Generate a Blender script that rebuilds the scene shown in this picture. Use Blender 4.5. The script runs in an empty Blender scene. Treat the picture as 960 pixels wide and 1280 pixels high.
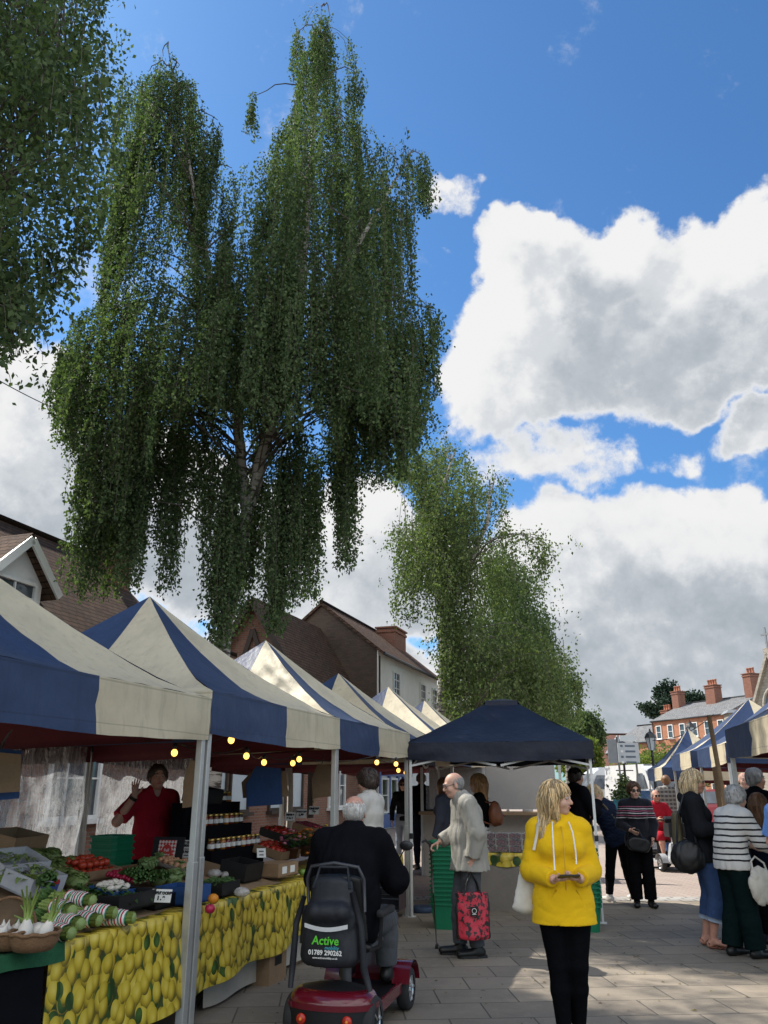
import bpy, bmesh, math, random
import numpy as np
from mathutils import Vector, Matrix, Euler, noise as mnoise
R = math.radians
S = bpy.context.scene
COL = S.collection
rng = np.random.default_rng(7)
random.seed(7)

# ---------------------------------------------------------------- camera
F, TH, H = 1000.0, R(19.0), 1.58          # focal length for a 960x1280 frame, pitch, eye height
cT, sT = math.cos(TH), math.sin(TH)
cd = bpy.data.cameras.new('camera'); cam = bpy.data.objects.new('camera', cd); COL.objects.link(cam)
cam.location = (0, 0, H); cam.rotation_euler = (R(90) + TH, 0, 0)
cd.sensor_fit = 'VERTICAL'; cd.sensor_height = 36.0; cd.sensor_width = 27.0
cd.lens = F / 1280 * 36; cd.clip_end = 5000; cd.clip_start = 0.05
S.camera = cam
# measuring helpers: a pixel of the 960x1280 photograph read as a sight line
def ray(x, y):
    d = y - 640.0
    return Vector((x - 480.0, F * cT + d * sT, F * sT - d * cT))
def atY(x, y, Y):
    r = ray(x, y); return Vector((0, 0, H)) + r * (Y / r.y)
def atZ(x, y, z=0.0):
    r = ray(x, y); return Vector((0, 0, H)) + r * ((z - H) / r.z)

# ---------------------------------------------------------------- render
S.view_settings.view_transform = 'Standard'; S.view_settings.look = 'None'
S.view_settings.gamma = 1; S.view_settings.use_curve_mapping = False
S.view_settings.exposure = 0.72
S.render.engine = 'CYCLES'
S.cycles.max_bounces = 6; S.cycles.diffuse_bounces = 3; S.cycles.glossy_bounces = 3
S.cycles.transmission_bounces = 4; S.cycles.transparent_max_bounces = 8
S.cycles.caustics_reflective = False; S.cycles.caustics_refractive = False
try: S.cycles.use_denoising = True
except Exception: pass

# ---------------------------------------------------------------- node helpers
class NT:
    def __init__(s, tree): s.t = tree; s.n = tree.nodes; s.l = tree.links
    def new(s, typ, **kw):
        n = s.n.new(typ)
        for k, v in kw.items():
            if k.startswith('i_'): n.inputs[int(k[2:]) if k[2:].isdigit() else k[2:].replace('_', ' ')].default_value = v
            else: setattr(n, k, v)
        return n
    def put(s, sock, v):
        if hasattr(v, 'is_output') or isinstance(v, bpy.types.NodeSocket): s.l.new(v, sock)
        elif v is not None: sock.default_value = v
    def m(s, op, a, b=None, c=None, clamp=False):
        n = s.n.new('ShaderNodeMath'); n.operation = op; n.use_clamp = clamp
        s.put(n.inputs[0], a)
        if b is not None: s.put(n.inputs[1], b)
        if c is not None: s.put(n.inputs[2], c)
        return n.outputs[0]
    def v(s, op, a, b=None):
        n = s.n.new('ShaderNodeVectorMath'); n.operation = op
        s.put(n.inputs[0], a)
        if b is not None:
            if op == 'SCALE': s.put(n.inputs['Scale'], b)
            else: s.put(n.inputs[1], b)
        return n.outputs[1] if op in ('DOT_PRODUCT', 'LENGTH', 'DISTANCE') else n.outputs[0]
    def noise(s, vec, scale, detail=3, rough=.5, dist=0, out=0):
        n = s.n.new('ShaderNodeTexNoise'); s.put(n.inputs['Vector'], vec)
        n.inputs['Scale'].default_value = scale; n.inputs['Detail'].default_value = detail
        n.inputs['Roughness'].default_value = rough; n.inputs['Distortion'].default_value = dist
        return n.outputs[out]
    def ramp(s, fac, stops, interp='LINEAR'):
        n = s.n.new('ShaderNodeValToRGB'); s.put(n.inputs[0], fac); e = n.color_ramp.elements
        n.color_ramp.interpolation = interp
        while len(e) < len(stops): e.new(.5)
        for q, (p, c) in zip(e, stops):
            q.position = p; q.color = (c, c, c, 1) if isinstance(c, (int, float)) else (*c[:3], 1)
        return n.outputs[0]
    def sstep(s, x, a, b):
        n = s.n.new('ShaderNodeMapRange'); n.interpolation_type = 'SMOOTHSTEP'
        s.put(n.inputs[0], x); n.inputs[1].default_value = a; n.inputs[2].default_value = b
        return n.outputs[0]
    def mix(s, f, a, b, mode='MIX'):
        n = s.n.new('ShaderNodeMix'); n.data_type = 'RGBA'; n.blend_type = mode; n.clamp_factor = True
        s.put(n.inputs[0], f)
        for k, q in ((6, a), (7, b)):
            if isinstance(q, (tuple, list)): n.inputs[k].default_value = (*q[:3], 1)
            else: s.put(n.inputs[k], q)
        return n.outputs[2]
    def comb(s, x, y, z):
        n = s.n.new('ShaderNodeCombineXYZ')
        for i, q in enumerate((x, y, z)): s.put(n.inputs[i], q)
        return n.outputs[0]
    def sep(s, v):
        n = s.n.new('ShaderNodeSeparateXYZ'); s.put(n.inputs[0], v); return n.outputs
    def mapping(s, vec, loc=(0,0,0), rot=(0,0,0), scale=(1,1,1)):
        n = s.n.new('ShaderNodeMapping'); s.put(n.inputs[0], vec)
        n.inputs[1].default_value = loc; n.inputs[2].default_value = rot; n.inputs[3].default_value = scale
        return n.outputs[0]
    def coord(s, k='Object'):
        return s.n.new('ShaderNodeTexCoord').outputs[k]
    def bump(s, h, strength=.3, dist=.01):
        n = s.n.new('ShaderNodeBump'); s.put(n.inputs['Height'], h)
        n.inputs['Strength'].default_value = strength; n.inputs['Distance'].default_value = dist
        return n.outputs[0]

def new_mat(name):
    m = bpy.data.materials.new(name); m.use_nodes = True
    t = NT(m.node_tree); b = m.node_tree.nodes['Principled BSDF']
    return m, t, b
_MC = {}
def mat(name, col, rough=.6, var=.15, vscale=6, metal=0, bump=.0, bscale=40, spec=.4, stretch=(1,1,1), sheen=0, emit=None, trans=0, coat=0):
    """plain weathered procedural material: two noise scales vary the colour, a third bumps the surface"""
    if name in _MC: return _MC[name]
    m, t, b = new_mat(name)
    co = t.mapping(t.coord(), scale=stretch)
    n1 = t.noise(co, vscale, 4, .6); n2 = t.noise(co, vscale * 7, 2, .5)
    f = t.m('ADD', t.m('MULTIPLY', n1, .7), t.m('MULTIPLY', n2, .3))
    c = t.ramp(f, [(.3, [q * (1 - var) for q in col]), (.5, col), (.7, [min(1, q * (1 + var)) for q in col])])
    t.put(b.inputs['Base Color'], c)
    b.inputs['Roughness'].default_value = rough; b.inputs['Metallic'].default_value = metal
    b.inputs['Specular IOR Level'].default_value = spec
    if sheen: b.inputs['Sheen Weight'].default_value = sheen
    if coat: b.inputs['Coat Weight'].default_value = coat; b.inputs['Coat Roughness'].default_value = .08
    if trans: b.inputs['Transmission Weight'].default_value = trans
    if bump: t.put(b.inputs['Normal'], t.bump(t.noise(co, bscale, 3, .6), bump, .01))
    if emit:
        b.inputs['Emission Color'].default_value = (*emit[0], 1); b.inputs['Emission Strength'].default_value = emit[1]
    _MC[name] = m
    return m

# ---------------------------------------------------------------- mesh helpers
class MB:
    """collects shapes into one mesh; every face carries the index of its material"""
    def __init__(s): s.v = []; s.f = []; s.m = []; s.sm = []
    def add(s, vs, fs, mi=0, M=None, smooth=False):
        o = len(s.v)
        s.v += [tuple(M @ Vector(p)) for p in vs] if M is not None else [tuple(p) for p in vs]
        s.f += [tuple(o + i for i in f) for f in fs]; s.m += [mi] * len(fs); s.sm += [smooth] * len(fs)
        return s
    def box(s, c, d, mi=0, rot=None, M=None, bev=0.0, taper=1.0):
        x, y, z = d[0] / 2, d[1] / 2, d[2] / 2
        if bev <= 0:
            vs = [(sx * x * (taper if sz > 0 else 1), sy * y * (taper if sz > 0 else 1), sz * z) for sz in (-1, 1) for sx, sy in ((-1,-1),(1,-1),(1,1),(-1,1))]
            fs = [(3,2,1,0),(4,5,6,7),(0,1,5,4),(1,2,6,5),(2,3,7,6),(3,0,4,7)]
        else:
            b = min(bev, x*.98, y*.98, z*.98)
            bm = bmesh.new(); bmesh.ops.create_cube(bm, size=1)
            for q in bm.verts:
                t = taper if q.co.z > 0 else 1
                q.co = (q.co.x * d[0] * t, q.co.y * d[1] * t, q.co.z * d[2])
            bmesh.ops.bevel(bm, geom=bm.edges[:], offset=b, segments=2, profile=.6, affect='EDGES')
            vs = [q.co.copy() for q in bm.verts]; fs = [[q.index for q in f.verts] for f in bm.faces]
            bm.free()
        T = Matrix.Translation(c)
        if rot is not None: T = T @ Euler(rot).to_matrix().to_4x4()
        if M is not None: T = M @ T
        return s.add(vs, fs, mi, T)
    def tube(s, pts, r, mi=0, n=8, M=None, cap=True, smooth=True):
        pts = [Vector(p) for p in pts]; rr = r if isinstance(r, (list, tuple)) else [r] * len(pts)
        vs, fs = [], []; up = None
        for i, p in enumerate(pts):
            d = (pts[min(i + 1, len(pts) - 1)] - pts[max(i - 1, 0)])
            if d.length < 1e-9: d = Vector((0, 0, 1))
            d.normalize()
            if up is None:
                up = Vector((0, 0, 1)) if abs(d.z) < .95 else Vector((1, 0, 0))
            a = d.cross(up)
            if a.length < 1e-6: a = d.orthogonal()
            a.normalize(); b = a.cross(d).normalized(); up = b
            for k in range(n):
                t = 2 * math.pi * k / n
                vs.append(p + (a * math.cos(t) + b * math.sin(t)) * rr[i])
        for i in range(len(pts) - 1):
            for k in range(n):
                k2 = (k + 1) % n
                fs.append((i*n + k, i*n + k2, (i+1)*n + k2, (i+1)*n + k))
        if cap: fs += [tuple(range(n)), tuple((len(pts)-1)*n + k for k in reversed(range(n)))]
        return s.add(vs, fs, mi, M, smooth)
    def beam(s, a, b, w, h, mi=0, M=None):
        a, b = Vector(a), Vector(b); d = b - a; L = d.length
        q = d.to_track_quat('Y', 'Z').to_matrix().to_4x4()
        T = Matrix.Translation((a + b) / 2) @ q
        return s.box((0, 0, 0), (w, L, h), mi, M=(M @ T if M is not None else T))
    def lathe(s, prof, n=16, mi=0, M=None, smooth=True, cap=True):
        vs = [(r * math.cos(2*math.pi*k/n), r * math.sin(2*math.pi*k/n), z) for r, z in prof for k in range(n)]
        fs = [(i*n+k, i*n+(k+1)%n, (i+1)*n+(k+1)%n, (i+1)*n+k) for i in range(len(prof)-1) for k in range(n)]
        if cap: fs += [tuple(reversed(range(n))), tuple((len(prof)-1)*n + k for k in range(n))]
        return s.add(vs, fs, mi, M, smooth)
    def ball(s, c, r, mi=0, M=None, seg=10, rings=7, jit=0.0, rot=None):
        rx, ry, rz = r if isinstance(r, (tuple, list)) else (r, r, r)
        vs = [(0, 0, -rz)]
        for i in range(1, rings):
            a = -math.pi/2 + math.pi * i / rings
            for k in range(seg):
                t = 2*math.pi*k/seg
                j = 1 + (random.uniform(-jit, jit) if jit else 0)
                vs.append((rx*math.cos(a)*math.cos(t)*j, ry*math.cos(a)*math.sin(t)*j, rz*math.sin(a)*j))
        vs.append((0, 0, rz)); e = len(vs) - 1
        fs = [(0, 1+(k+1)%seg, 1+k) for k in range(seg)]
        for i in range(rings-2):
            for k in range(seg):
                fs.append((1+i*seg+k, 1+i*seg+(k+1)%seg, 1+(i+1)*seg+(k+1)%seg, 1+(i+1)*seg+k))
        o = 1+(rings-2)*seg
        fs += [(o+k, o+(k+1)%seg, e) for k in range(seg)]
        T = Matrix.Translation(c)
        if rot is not None: T = T @ Euler(rot).to_matrix().to_4x4()
        if M is not None: T = M @ T
        return s.add(vs, fs, mi, T, True)
    def prism(s, poly, d, mi=0, M=None, side=None):
        """poly in local XY extruded along Z by d"""
        n = len(poly); side = mi if side is None else side
        vs = [(x, y, 0) for x, y in poly] + [(x, y, d) for x, y in poly]
        s.add(vs, [tuple(reversed(range(n))), tuple(range(n, 2*n))], mi, M)
        return s.add(vs, [(k, (k+1) % n, n+(k+1) % n, n+k) for k in range(n)], side, M)
    def sheet(s, fn, nu, nv, mi=0, M=None, smooth=True, thick=0.0, mif=None):
        """grid surface fn(u,v), u and v in 0..1"""
        vs = [Vector(fn(i/nu, j/nv)) for j in range(nv+1) for i in range(nu+1)]
        fs = [(j*(nu+1)+i, j*(nu+1)+i+1, (j+1)*(nu+1)+i+1, (j+1)*(nu+1)+i) for j in range(nv) for i in range(nu)]
        if mif is None: return s.add(vs, fs, mi, M, smooth)
        o = len(s.v); s.add(vs, fs, mi, M, smooth)
        for q in range(len(fs)): s.m[len(s.m)-len(fs)+q] = mif((q % nu + .5)/nu, (q // nu + .5)/nv)
        return s
    def mesh(s, name, mats):
        me = bpy.data.meshes.new(name); me.from_pydata(s.v, [], s.f)
        for m in (mats if isinstance(mats, (list, tuple)) else [mats]): me.materials.append(m)
        me.polygons.foreach_set('material_index', s.m); me.polygons.foreach_set('use_smooth', s.sm)
        me.update(); return me
    def obj(s, name, mats, parent=None, label=None, loc=None, rot=None):
        return link(s.mesh(name, mats), name, parent, label, loc, rot)
def link(me, name, parent=None, label=None, loc=None, rot=None):
    o = bpy.data.objects.new(name, me); COL.objects.link(o)
    if parent is not None: o.parent = parent
    if label: o['label'] = label
    if loc is not None: o.location = loc
    if rot is not None: o.rotation_euler = (0, 0, rot) if isinstance(rot, (int, float)) else rot
    return o
def tag(o, label=None, cat=None, group=None, kind=None):
    if label: o['label'] = label
    if cat: o['category'] = cat
    if group: o['group'] = group
    if kind: o['kind'] = kind
    return o
def thing(name, label, cat, loc=(0,0,0), rotz=0, group=None):
    o = bpy.data.objects.new(name, None); COL.objects.link(o)
    o.empty_display_size = .2
    o.location = loc; o.rotation_euler = (0, 0, rotz)
    return tag(o, label, cat, group)
def kids(o): return [c for c in bpy.data.objects if c.parent is o]
def dup(o, loc=None, rot=None, label=None, group=None, parent=None, scale=None):
    c = o.copy(); COL.objects.link(c)
    if parent is not None: c.parent = parent
    if loc is not None: c.location = loc
    if rot is not None: c.rotation_euler = (0, 0, rot) if isinstance(rot, (int, float)) else rot
    if scale is not None: c.scale = (scale,)*3 if isinstance(scale, (int, float)) else scale
    if label: c['label'] = label
    if group: c['group'] = group
    for k in list(o.children): dup(k, parent=c)
    return c
def numesh(name, V, Fq, mats, mi=None, smooth=False):
    """fast mesh from numpy arrays (all faces the same size)"""
    me = bpy.data.meshes.new(name); V = np.asarray(V, np.float32); Fq = np.asarray(Fq, np.int32)
    k = Fq.shape[1]; n = len(Fq)
    me.vertices.add(len(V)); me.vertices.foreach_set('co', V.ravel())
    me.loops.add(n*k); me.loops.foreach_set('vertex_index', Fq.ravel())
    me.polygons.add(n); me.polygons.foreach_set('loop_start', np.arange(0, n*k, k, dtype=np.int32))
    try: me.polygons.foreach_set('loop_total', np.full(n, k, np.int32))
    except Exception: pass
    for m in (mats if isinstance(mats, (list, tuple)) else [mats]): me.materials.append(m)
    if mi is not None: me.polygons.foreach_set('material_index', np.asarray(mi, np.int32))
    if smooth: me.polygons.foreach_set('use_smooth', np.ones(n, bool))
    me.update(calc_edges=True); me.validate(); return me
_font = {}
def text(body, size, name, m, parent=None, loc=(0,0,0), rot=(0,0,0), ext=.0012, align='CENTER', bold=0.0, label=None, shear=0):
    cu = bpy.data.curves.new(name, 'FONT'); cu.body = body; cu.size = size; cu.extrude = ext
    cu.align_x = align; cu.align_y = 'CENTER'; cu.offset = bold; cu.shear = shear
    cu.resolution_u = 3
    o = bpy.data.objects.new(name, cu); COL.objects.link(o)
    dg = bpy.context.evaluated_depsgraph_get(); dg.update()
    me = bpy.data.meshes.new_from_object(o.evaluated_get(dg))
    bpy.data.objects.remove(o); bpy.data.curves.remove(cu)
    me.materials.clear(); me.materials.append(m)
    q = link(me, name, parent, label, loc, rot)
    return q
def text_into(mb, body, size, M, mi=0, ext=.001, bold=0.0, shear=0):
    cu = bpy.data.curves.new('t', 'FONT'); cu.body = body; cu.size = size; cu.extrude = ext
    cu.align_x = 'CENTER'; cu.align_y = 'CENTER'; cu.resolution_u = 2; cu.offset = bold; cu.shear = shear
    o = bpy.data.objects.new('t', cu); COL.objects.link(o)
    dg = bpy.context.evaluated_depsgraph_get(); dg.update()
    me = bpy.data.meshes.new_from_object(o.evaluated_get(dg))
    mb.add([v.co.copy() for v in me.vertices], [tuple(p.vertices) for p in me.polygons], mi, M)
    bpy.data.objects.remove(o); bpy.data.curves.remove(cu); bpy.data.meshes.remove(me)
# ---------------------------------------------------------------- sun, sky and clouds
SUN = Vector((-.84, .54, 0)).normalized() * math.cos(R(50)) + Vector((0, 0, math.sin(R(50))))
sl = bpy.data.lights.new('sun', 'SUN'); sl.energy = 4.7; sl.angle = R(.55); sl.color = (1, .95, .86)
so = bpy.data.objects.new('sun', sl); COL.objects.link(so); so.location = (0, 0, 60)
so.rotation_euler = SUN.to_track_quat('Z', 'Y').to_euler()

w = bpy.data.worlds.new('World'); S.world = w; w.use_nodes = True
t = NT(w.node_tree); bg = w.node_tree.nodes['Background']
sky = t.new('ShaderNodeTexSky', sky_type='NISHITA', sun_disc=False)
sky.sun_elevation = R(50); sky.sun_rotation = math.atan2(SUN.x, SUN.y)
sky.air_density = 1.0; sky.dust_density = .6; sky.ozone_density = 2.2; sky.altitude = 50
bg.inputs['Strength'].default_value = .086

def azel(x, y):
    r = ray(x, y).normalized(); return math.atan2(r.x, r.y), math.asin(r.z)
# cloud banks: (centre, half size) read as azimuth and elevation in the sky, tilt, weight
BANK = []
def bank(x, y, wx, wy, wgt=1.0, tilt=0, soft=1.0):
    u, v = azel(x, y); u2, _ = azel(x + wx, y); _, v2 = azel(x, y - wy)
    BANK.append((u, v, abs(u2 - u), abs(v2 - v), tilt, wgt, soft))
# big cumulus at upper right
bank(690, 410, 118, 126, 1.05); bank(650, 320, 72, 62, .9); bank(760, 345, 85, 75, .9); bank(930, 370, 160, 125, 1.1)
bank(645, 485, 84, 78, .95); bank(850, 445, 200, 98, 1.05); bank(960, 300, 80, 60, .8); bank(1150, 420, 200, 150, 1.0)
bank(950, 535, 40, 35, .6)
# broken low strip under it and the grey bank above the horizon
bank(690, 580, 130, 44, .46); bank(850, 590, 50, 28, .42); bank(930, 560, 66, 26, .46); bank(760, 600, 90, 34, .42); bank(600, 540, 70, 34, .45)
bank(720, 720, 330, 88, 1.0); bank(930, 720, 200, 98, 1.1); bank(560, 730, 180, 90, .9); bank(800, 850, 420, 90, 1.1)
# left hand bank behind the birches
bank(20, 520, 130, 115, 1.0); bank(150, 640, 220, 110, 1.0); bank(330, 700, 200, 110, .9); bank(460, 650, 70, 75, .8); bank(180, 790, 80, 40, .5)
bank(-150, 600, 220, 150, 1.0); bank(150, 860, 400, 70, .9); bank(480, 860, 200, 60, .8)
# small puff beside the tall birch
bank(545, 264, 44, 46, .52); bank(562, 236, 32, 18, .42)
# unseen banks added round the rest of the sky, whitening the light in shade
for (a, e, wa, we) in ((95, 24, 30, 14), (150, 34, 34, 22), (-95, 18, 34, 10), (-150, 36, 30, 20), (180, 20, 50, 14), (60, 16, 22, 9), (-60, 16, 20, 9), (120, 58, 30, 14), (-120, 20, 30, 14), (180, 60, 40, 12)):
    BANK.append((R(a), R(e), R(wa), R(we), 0, 1.0, 1.0))

grp = bpy.data.node_groups.new('cloud_field', 'ShaderNodeTree')
grp.interface.new_socket('dir', in_out='INPUT', socket_type='NodeSocketVector')
grp.interface.new_socket('density', in_out='OUTPUT', socket_type='NodeSocketFloat')
grp.interface.new_socket('mass', in_out='OUTPUT', socket_type='NodeSocketFloat')
g = NT(grp); gi = g.new('NodeGroupInput'); go = g.new('NodeGroupOutput')
d0 = gi.outputs[0]
wn = g.noise(d0, 5.0, 4, .55, 0, 1)
wv = g.v('SCALE', g.v('SUBTRACT', wn, (.5, .5, .5)), .13)
d1 = g.v('ADD', d0, wv)
for sc_, am_ in ((17.0, .042), (46.0, .017)):              # billows on billows
    d1 = g.v('ADD', d1, g.v('SCALE', g.v('SUBTRACT', g.noise(d0, sc_, 3, .55, 0, 1), (.5, .5, .5)), am_))
x, y, z = g.sep(d1)
az = g.m('ARCTAN2', x, y); el = g.m('ARCSINE', g.m('MINIMUM', g.m('MAXIMUM', z, -1), 1))
mass = None
for (u, v, a, b, tl, wg, sf) in BANK:
    du = g.m('SUBTRACT', az, u)
    if abs(u) > 2: du = g.m('SUBTRACT', g.m('FLOORED_MODULO', g.m('ADD', du, math.pi), 2*math.pi), math.pi)
    du = g.m('DIVIDE', du, a); dv = g.m('DIVIDE', g.m('SUBTRACT', el, v), b)
    r2 = g.m('ADD', g.m('MULTIPLY', du, du), g.m('MULTIPLY', dv, dv))
    q = g.m('MULTIPLY', g.m('SUBTRACT', 1.25, r2, clamp=True), wg)
    # smooth maximum keeps each lobe's own outline
    mass = q if mass is None else g.m('SMOOTH_MAX', mass, q, .22)
n1 = g.noise(d0, 8.0, 9, .62, .15); n2 = g.noise(d0, 26.0, 6, .64, .2)
nn = g.m('ADD', g.m('MULTIPLY', g.m('SUBTRACT', n1, .5), 1.65), g.m('MULTIPLY', g.m('SUBTRACT', n2, .5), .80))
nn = g.m('MULTIPLY', nn, g.m('ADD', .30, g.m('MULTIPLY', g.sstep(mass, 0, .35), .70)))
dens = g.m('ADD', mass, nn)
g.put(go.inputs[0], dens); g.put(go.inputs[1], mass)

D = t.coord('Generated'); D = t.v('NORMALIZE', D)
def field(vec):
    n = t.n.new('ShaderNodeGroup'); n.node_tree = grp; t.put(n.inputs[0], vec); return n.outputs
f0 = field(D)
f1 = field(t.v('NORMALIZE', t.v('ADD', D, (-.030, .0, .040))))
f2 = field(t.v('NORMALIZE', t.v('ADD', D, (-.085, .0, .085))))
alpha = t.sstep(f0[0], .24, .58)
thick = t.sstep(f0[0], .45, 1.25)
emb = t.m('SUBTRACT', f0[0], f1[0])                       # falls off towards the sun: lit side
lit = t.sstep(emb, -.30, .42)
low = t.sstep(t.sep(D)[2], .42, .10)                      # near the horizon one sees the flat grey undersides
deep = t.sstep(f2[0], .35, 1.35)                            # how much cloud stands between here and the sun
shade = t.m('ADD', t.m('MULTIPLY', t.m('MULTIPLY', t.m('SUBTRACT', 1.0, lit), .36), t.sstep(f0[0], .30, .75)), t.m('MULTIPLY', t.m('MULTIPLY', deep, .62), thick))
shade = t.m('ADD', shade, t.m('MULTIPLY', t.m('MULTIPLY', low, thick), .16), clamp=True)
cc = t.ramp(shade, [(0, (1.0, 1.0, 1.0)), (.16, (.92, .93, .94)), (.36, (.75, .785, .825)), (.62, (.565, .61, .66)), (1, (.43, .48, .535))])
back = t.sstep(t.sep(D)[1], .15, -.5)                       # unseen clouds behind the viewer, brightness raised to fill the shade
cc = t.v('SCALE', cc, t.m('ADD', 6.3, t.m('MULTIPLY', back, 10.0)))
skyc = t.v('MULTIPLY', sky.outputs[0], (.56, .93, 1.22))
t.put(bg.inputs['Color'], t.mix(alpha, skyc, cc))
w.cycles.sampling_method = 'MANUAL'; w.cycles.sample_map_resolution = 1024
# ---------------------------------------------------------------- ground
def paving_mat():
    m, t, b = new_mat('concrete_paving_slabs')
    co = t.coord()
    p = t.mapping(co, rot=(0, 0, R(-4)))
    def brick(sc, w, h, mort, off=.5):
        n = t.new('ShaderNodeTexBrick'); t.put(n.inputs['Vector'], p)
        n.offset = off; n.squash = 1
        n.inputs['Scale'].default_value = sc; n.inputs['Mortar Size'].default_value = mort
        n.inputs['Brick Width'].default_value = w; n.inputs['Row Height'].default_value = h
        n.inputs['Mortar Smooth'].default_value = .2; n.inputs['Bias'].default_value = 0
        n.inputs['Color1'].default_value = (0, 0, 0, 1); n.inputs['Color2'].default_value = (1, 1, 1, 1)
        n.inputs['Mortar'].default_value = (.5, .5, .5, 1)
        return n
    n = brick(1.0, .62, .44, .007)
    tone = t.ramp(n.outputs[0], [(0, (.165, .138, .108)), (.35, (.218, .183, .142)), (.7, (.232, .195, .150)), (1, (.29, .24, .182))])
    st = t.noise(co, .9, 5, .65); st2 = t.noise(co, 9, 4, .6); st3 = t.noise(co, 160, 2, .7)
    tone = t.mix(t.m('MULTIPLY', t.sstep(st, .44, .66), .85), tone, (.135, .115, .092))
    tone = t.mix(t.m('MULTIPLY', t.sstep(st2, .5, .72), .45), tone, (.29, .25, .195))
    tone = t.mix(.35, tone, t.ramp(st3, [(.3, (.14, .118, .092)), (.7, (.36, .31, .245))]))
    gum = t.new('ShaderNodeTexVoronoi'); t.put(gum.inputs[0], co); gum.inputs['Scale'].default_value = 2.6
    tone = t.mix(t.m('MULTIPLY', t.m('LESS_THAN', gum.outputs['Distance'], .06), .75), tone, (.09, .088, .085))
    j = t.m('MULTIPLY', n.outputs['Fac'], t.m('ADD', .55, t.m('MULTIPLY', st2, .5)))
    tone = t.mix(j, tone, (.055, .052, .047))
    t.put(b.inputs['Base Color'], tone); b.inputs['Roughness'].default_value = .82; b.inputs['Specular IOR Level'].default_value = .3
    h = t.m('ADD', t.m('MULTIPLY', n.outputs['Fac'], -1), t.m('ADD', t.m('MULTIPLY', st3, .18), t.m('MULTIPLY', n.outputs[0], .25)))
    t.put(b.inputs['Normal'], t.bump(h, .5, .006))
    return m
def sett_mat(name, c1, c2, cm, w, h, mort, rot):
    m, t, b = new_mat(name); co = t.coord(); p = t.mapping(co, rot=(0, 0, R(rot)))
    n = t.new('ShaderNodeTexBrick'); t.put(n.inputs['Vector'], p)
    n.inputs['Scale'].default_value = 1; n.inputs['Mortar Size'].default_value = mort
    n.inputs['Brick Width'].default_value = w; n.inputs['Row Height'].default_value = h
    n.inputs['Color1'].default_value = (*c1, 1); n.inputs['Color2'].default_value = (*c2, 1); n.inputs['Mortar'].default_value = (*cm, 1)
    st = t.noise(co, .5, 5, .65); s3 = t.noise(co, 60, 3, .6)
    c = t.mix(t.m('MULTIPLY', t.sstep(st, .4, .7), .5), n.outputs[0], [q * .7 for q in c1])
    c = t.mix(.25, c, t.ramp(s3, [(.3, [q * .55 for q in c1]), (.7, [min(1, q * 1.4) for q in c1])]))
    t.put(b.inputs['Base Color'], c); b.inputs['Roughness'].default_value = .85; b.inputs['Specular IOR Level'].default_value = .25
    t.put(b.inputs['Normal'], t.bump(t.m('ADD', t.m('MULTIPLY', n.outputs['Fac'], -1), t.m('MULTIPLY', s3, .3)), .4, .006))
    return m
M_slab = paving_mat()
M_block = sett_mat('pink_block_paving', (.34, .27, .23), (.40, .325, .28), (.17, .15, .13), .21, .105, .008, 42)
M_sett = sett_mat('granite_setts', (.36, .34, .31), (.46, .44, .41), (.12, .11, .10), .22, .16, .02, -4)
M_earth = mat('distant_ground', (.20, .19, .165), .9, .3, .08)
def flat(name, poly, z, m):
    b = MB(); b.add([(x, y, z) for x, y in poly], [tuple(range(len(poly)))]); return tag(b.obj(name, m), kind='structure')
flat('ground', [(-400, -200), (400, -200), (400, 900), (-400, 900)], -.012, M_earth)
flat('pavement', [(-30, -12), (30, -12), (30, 12.55), (-30, 13.6)], 0, M_slab)
flat('drain_channel', [(-30, 13.6), (30, 12.55), (30, 13.0), (-30, 14.05)], .004, M_sett)
flat('road', [(-30, 14.05), (30, 13.0), (45, 120), (-30, 120)], 0, M_block)

# ---------------------------------------------------------------- building materials
def brick_mat(name, c1, c2, cm, course=.075, length=.225, mort=.012, soot=.4, axis='auto'):
    m, t, b = new_mat(name); co = t.coord()
    x, y, z = t.sep(co); geo = t.new('ShaderNodeNewGeometry')
    # courses run level on every wall: use the horizontal run along the wall and the height
    nx, ny, nz = t.sep(t.new('ShaderNodeTexCoord').outputs['Normal'])
    run = t.m('ADD', t.m('MULTIPLY', x, t.m('GREATER_THAN', t.m('ABSOLUTE', ny), .7)), t.m('MULTIPLY', y, t.m('LESS_THAN', t.m('ABSOLUTE', ny), .7)))
    p = t.comb(run, z, 0)
    n = t.new('ShaderNodeTexBrick'); t.put(n.inputs['Vector'], p)
    n.inputs['Scale'].default_value = 1; n.inputs['Mortar Size'].default_value = mort; n.inputs['Brick Width'].default_value = length
    n.inputs['Row Height'].default_value = course; n.inputs['Mortar Smooth'].default_value = .3
    n.inputs['Color1'].default_value = (*c1, 1); n.inputs['Color2'].default_value = (*c2, 1); n.inputs['Mortar'].default_value = (*cm, 1)
    st = t.noise(co, .7, 5, .65); s2 = t.noise(co, 14, 4, .6)
    c = t.mix(t.m('MULTIPLY', t.sstep(st, .45, .72), soot), n.outputs[0], [q * .45 for q in c1])
    c = t.mix(t.m('MULTIPLY', t.sstep(s2, .5, .75), .35), c, [min(1, q * 1.35) for q in c2])
    t.put(b.inputs['Base Color'], c); b.inputs['Roughness'].default_value = .88; b.inputs['Specular IOR Level'].default_value = .2
    t.put(b.inputs['Normal'], t.bump(t.m('MULTIPLY', n.outputs['Fac'], -1), .5, .008))
    return m
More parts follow.
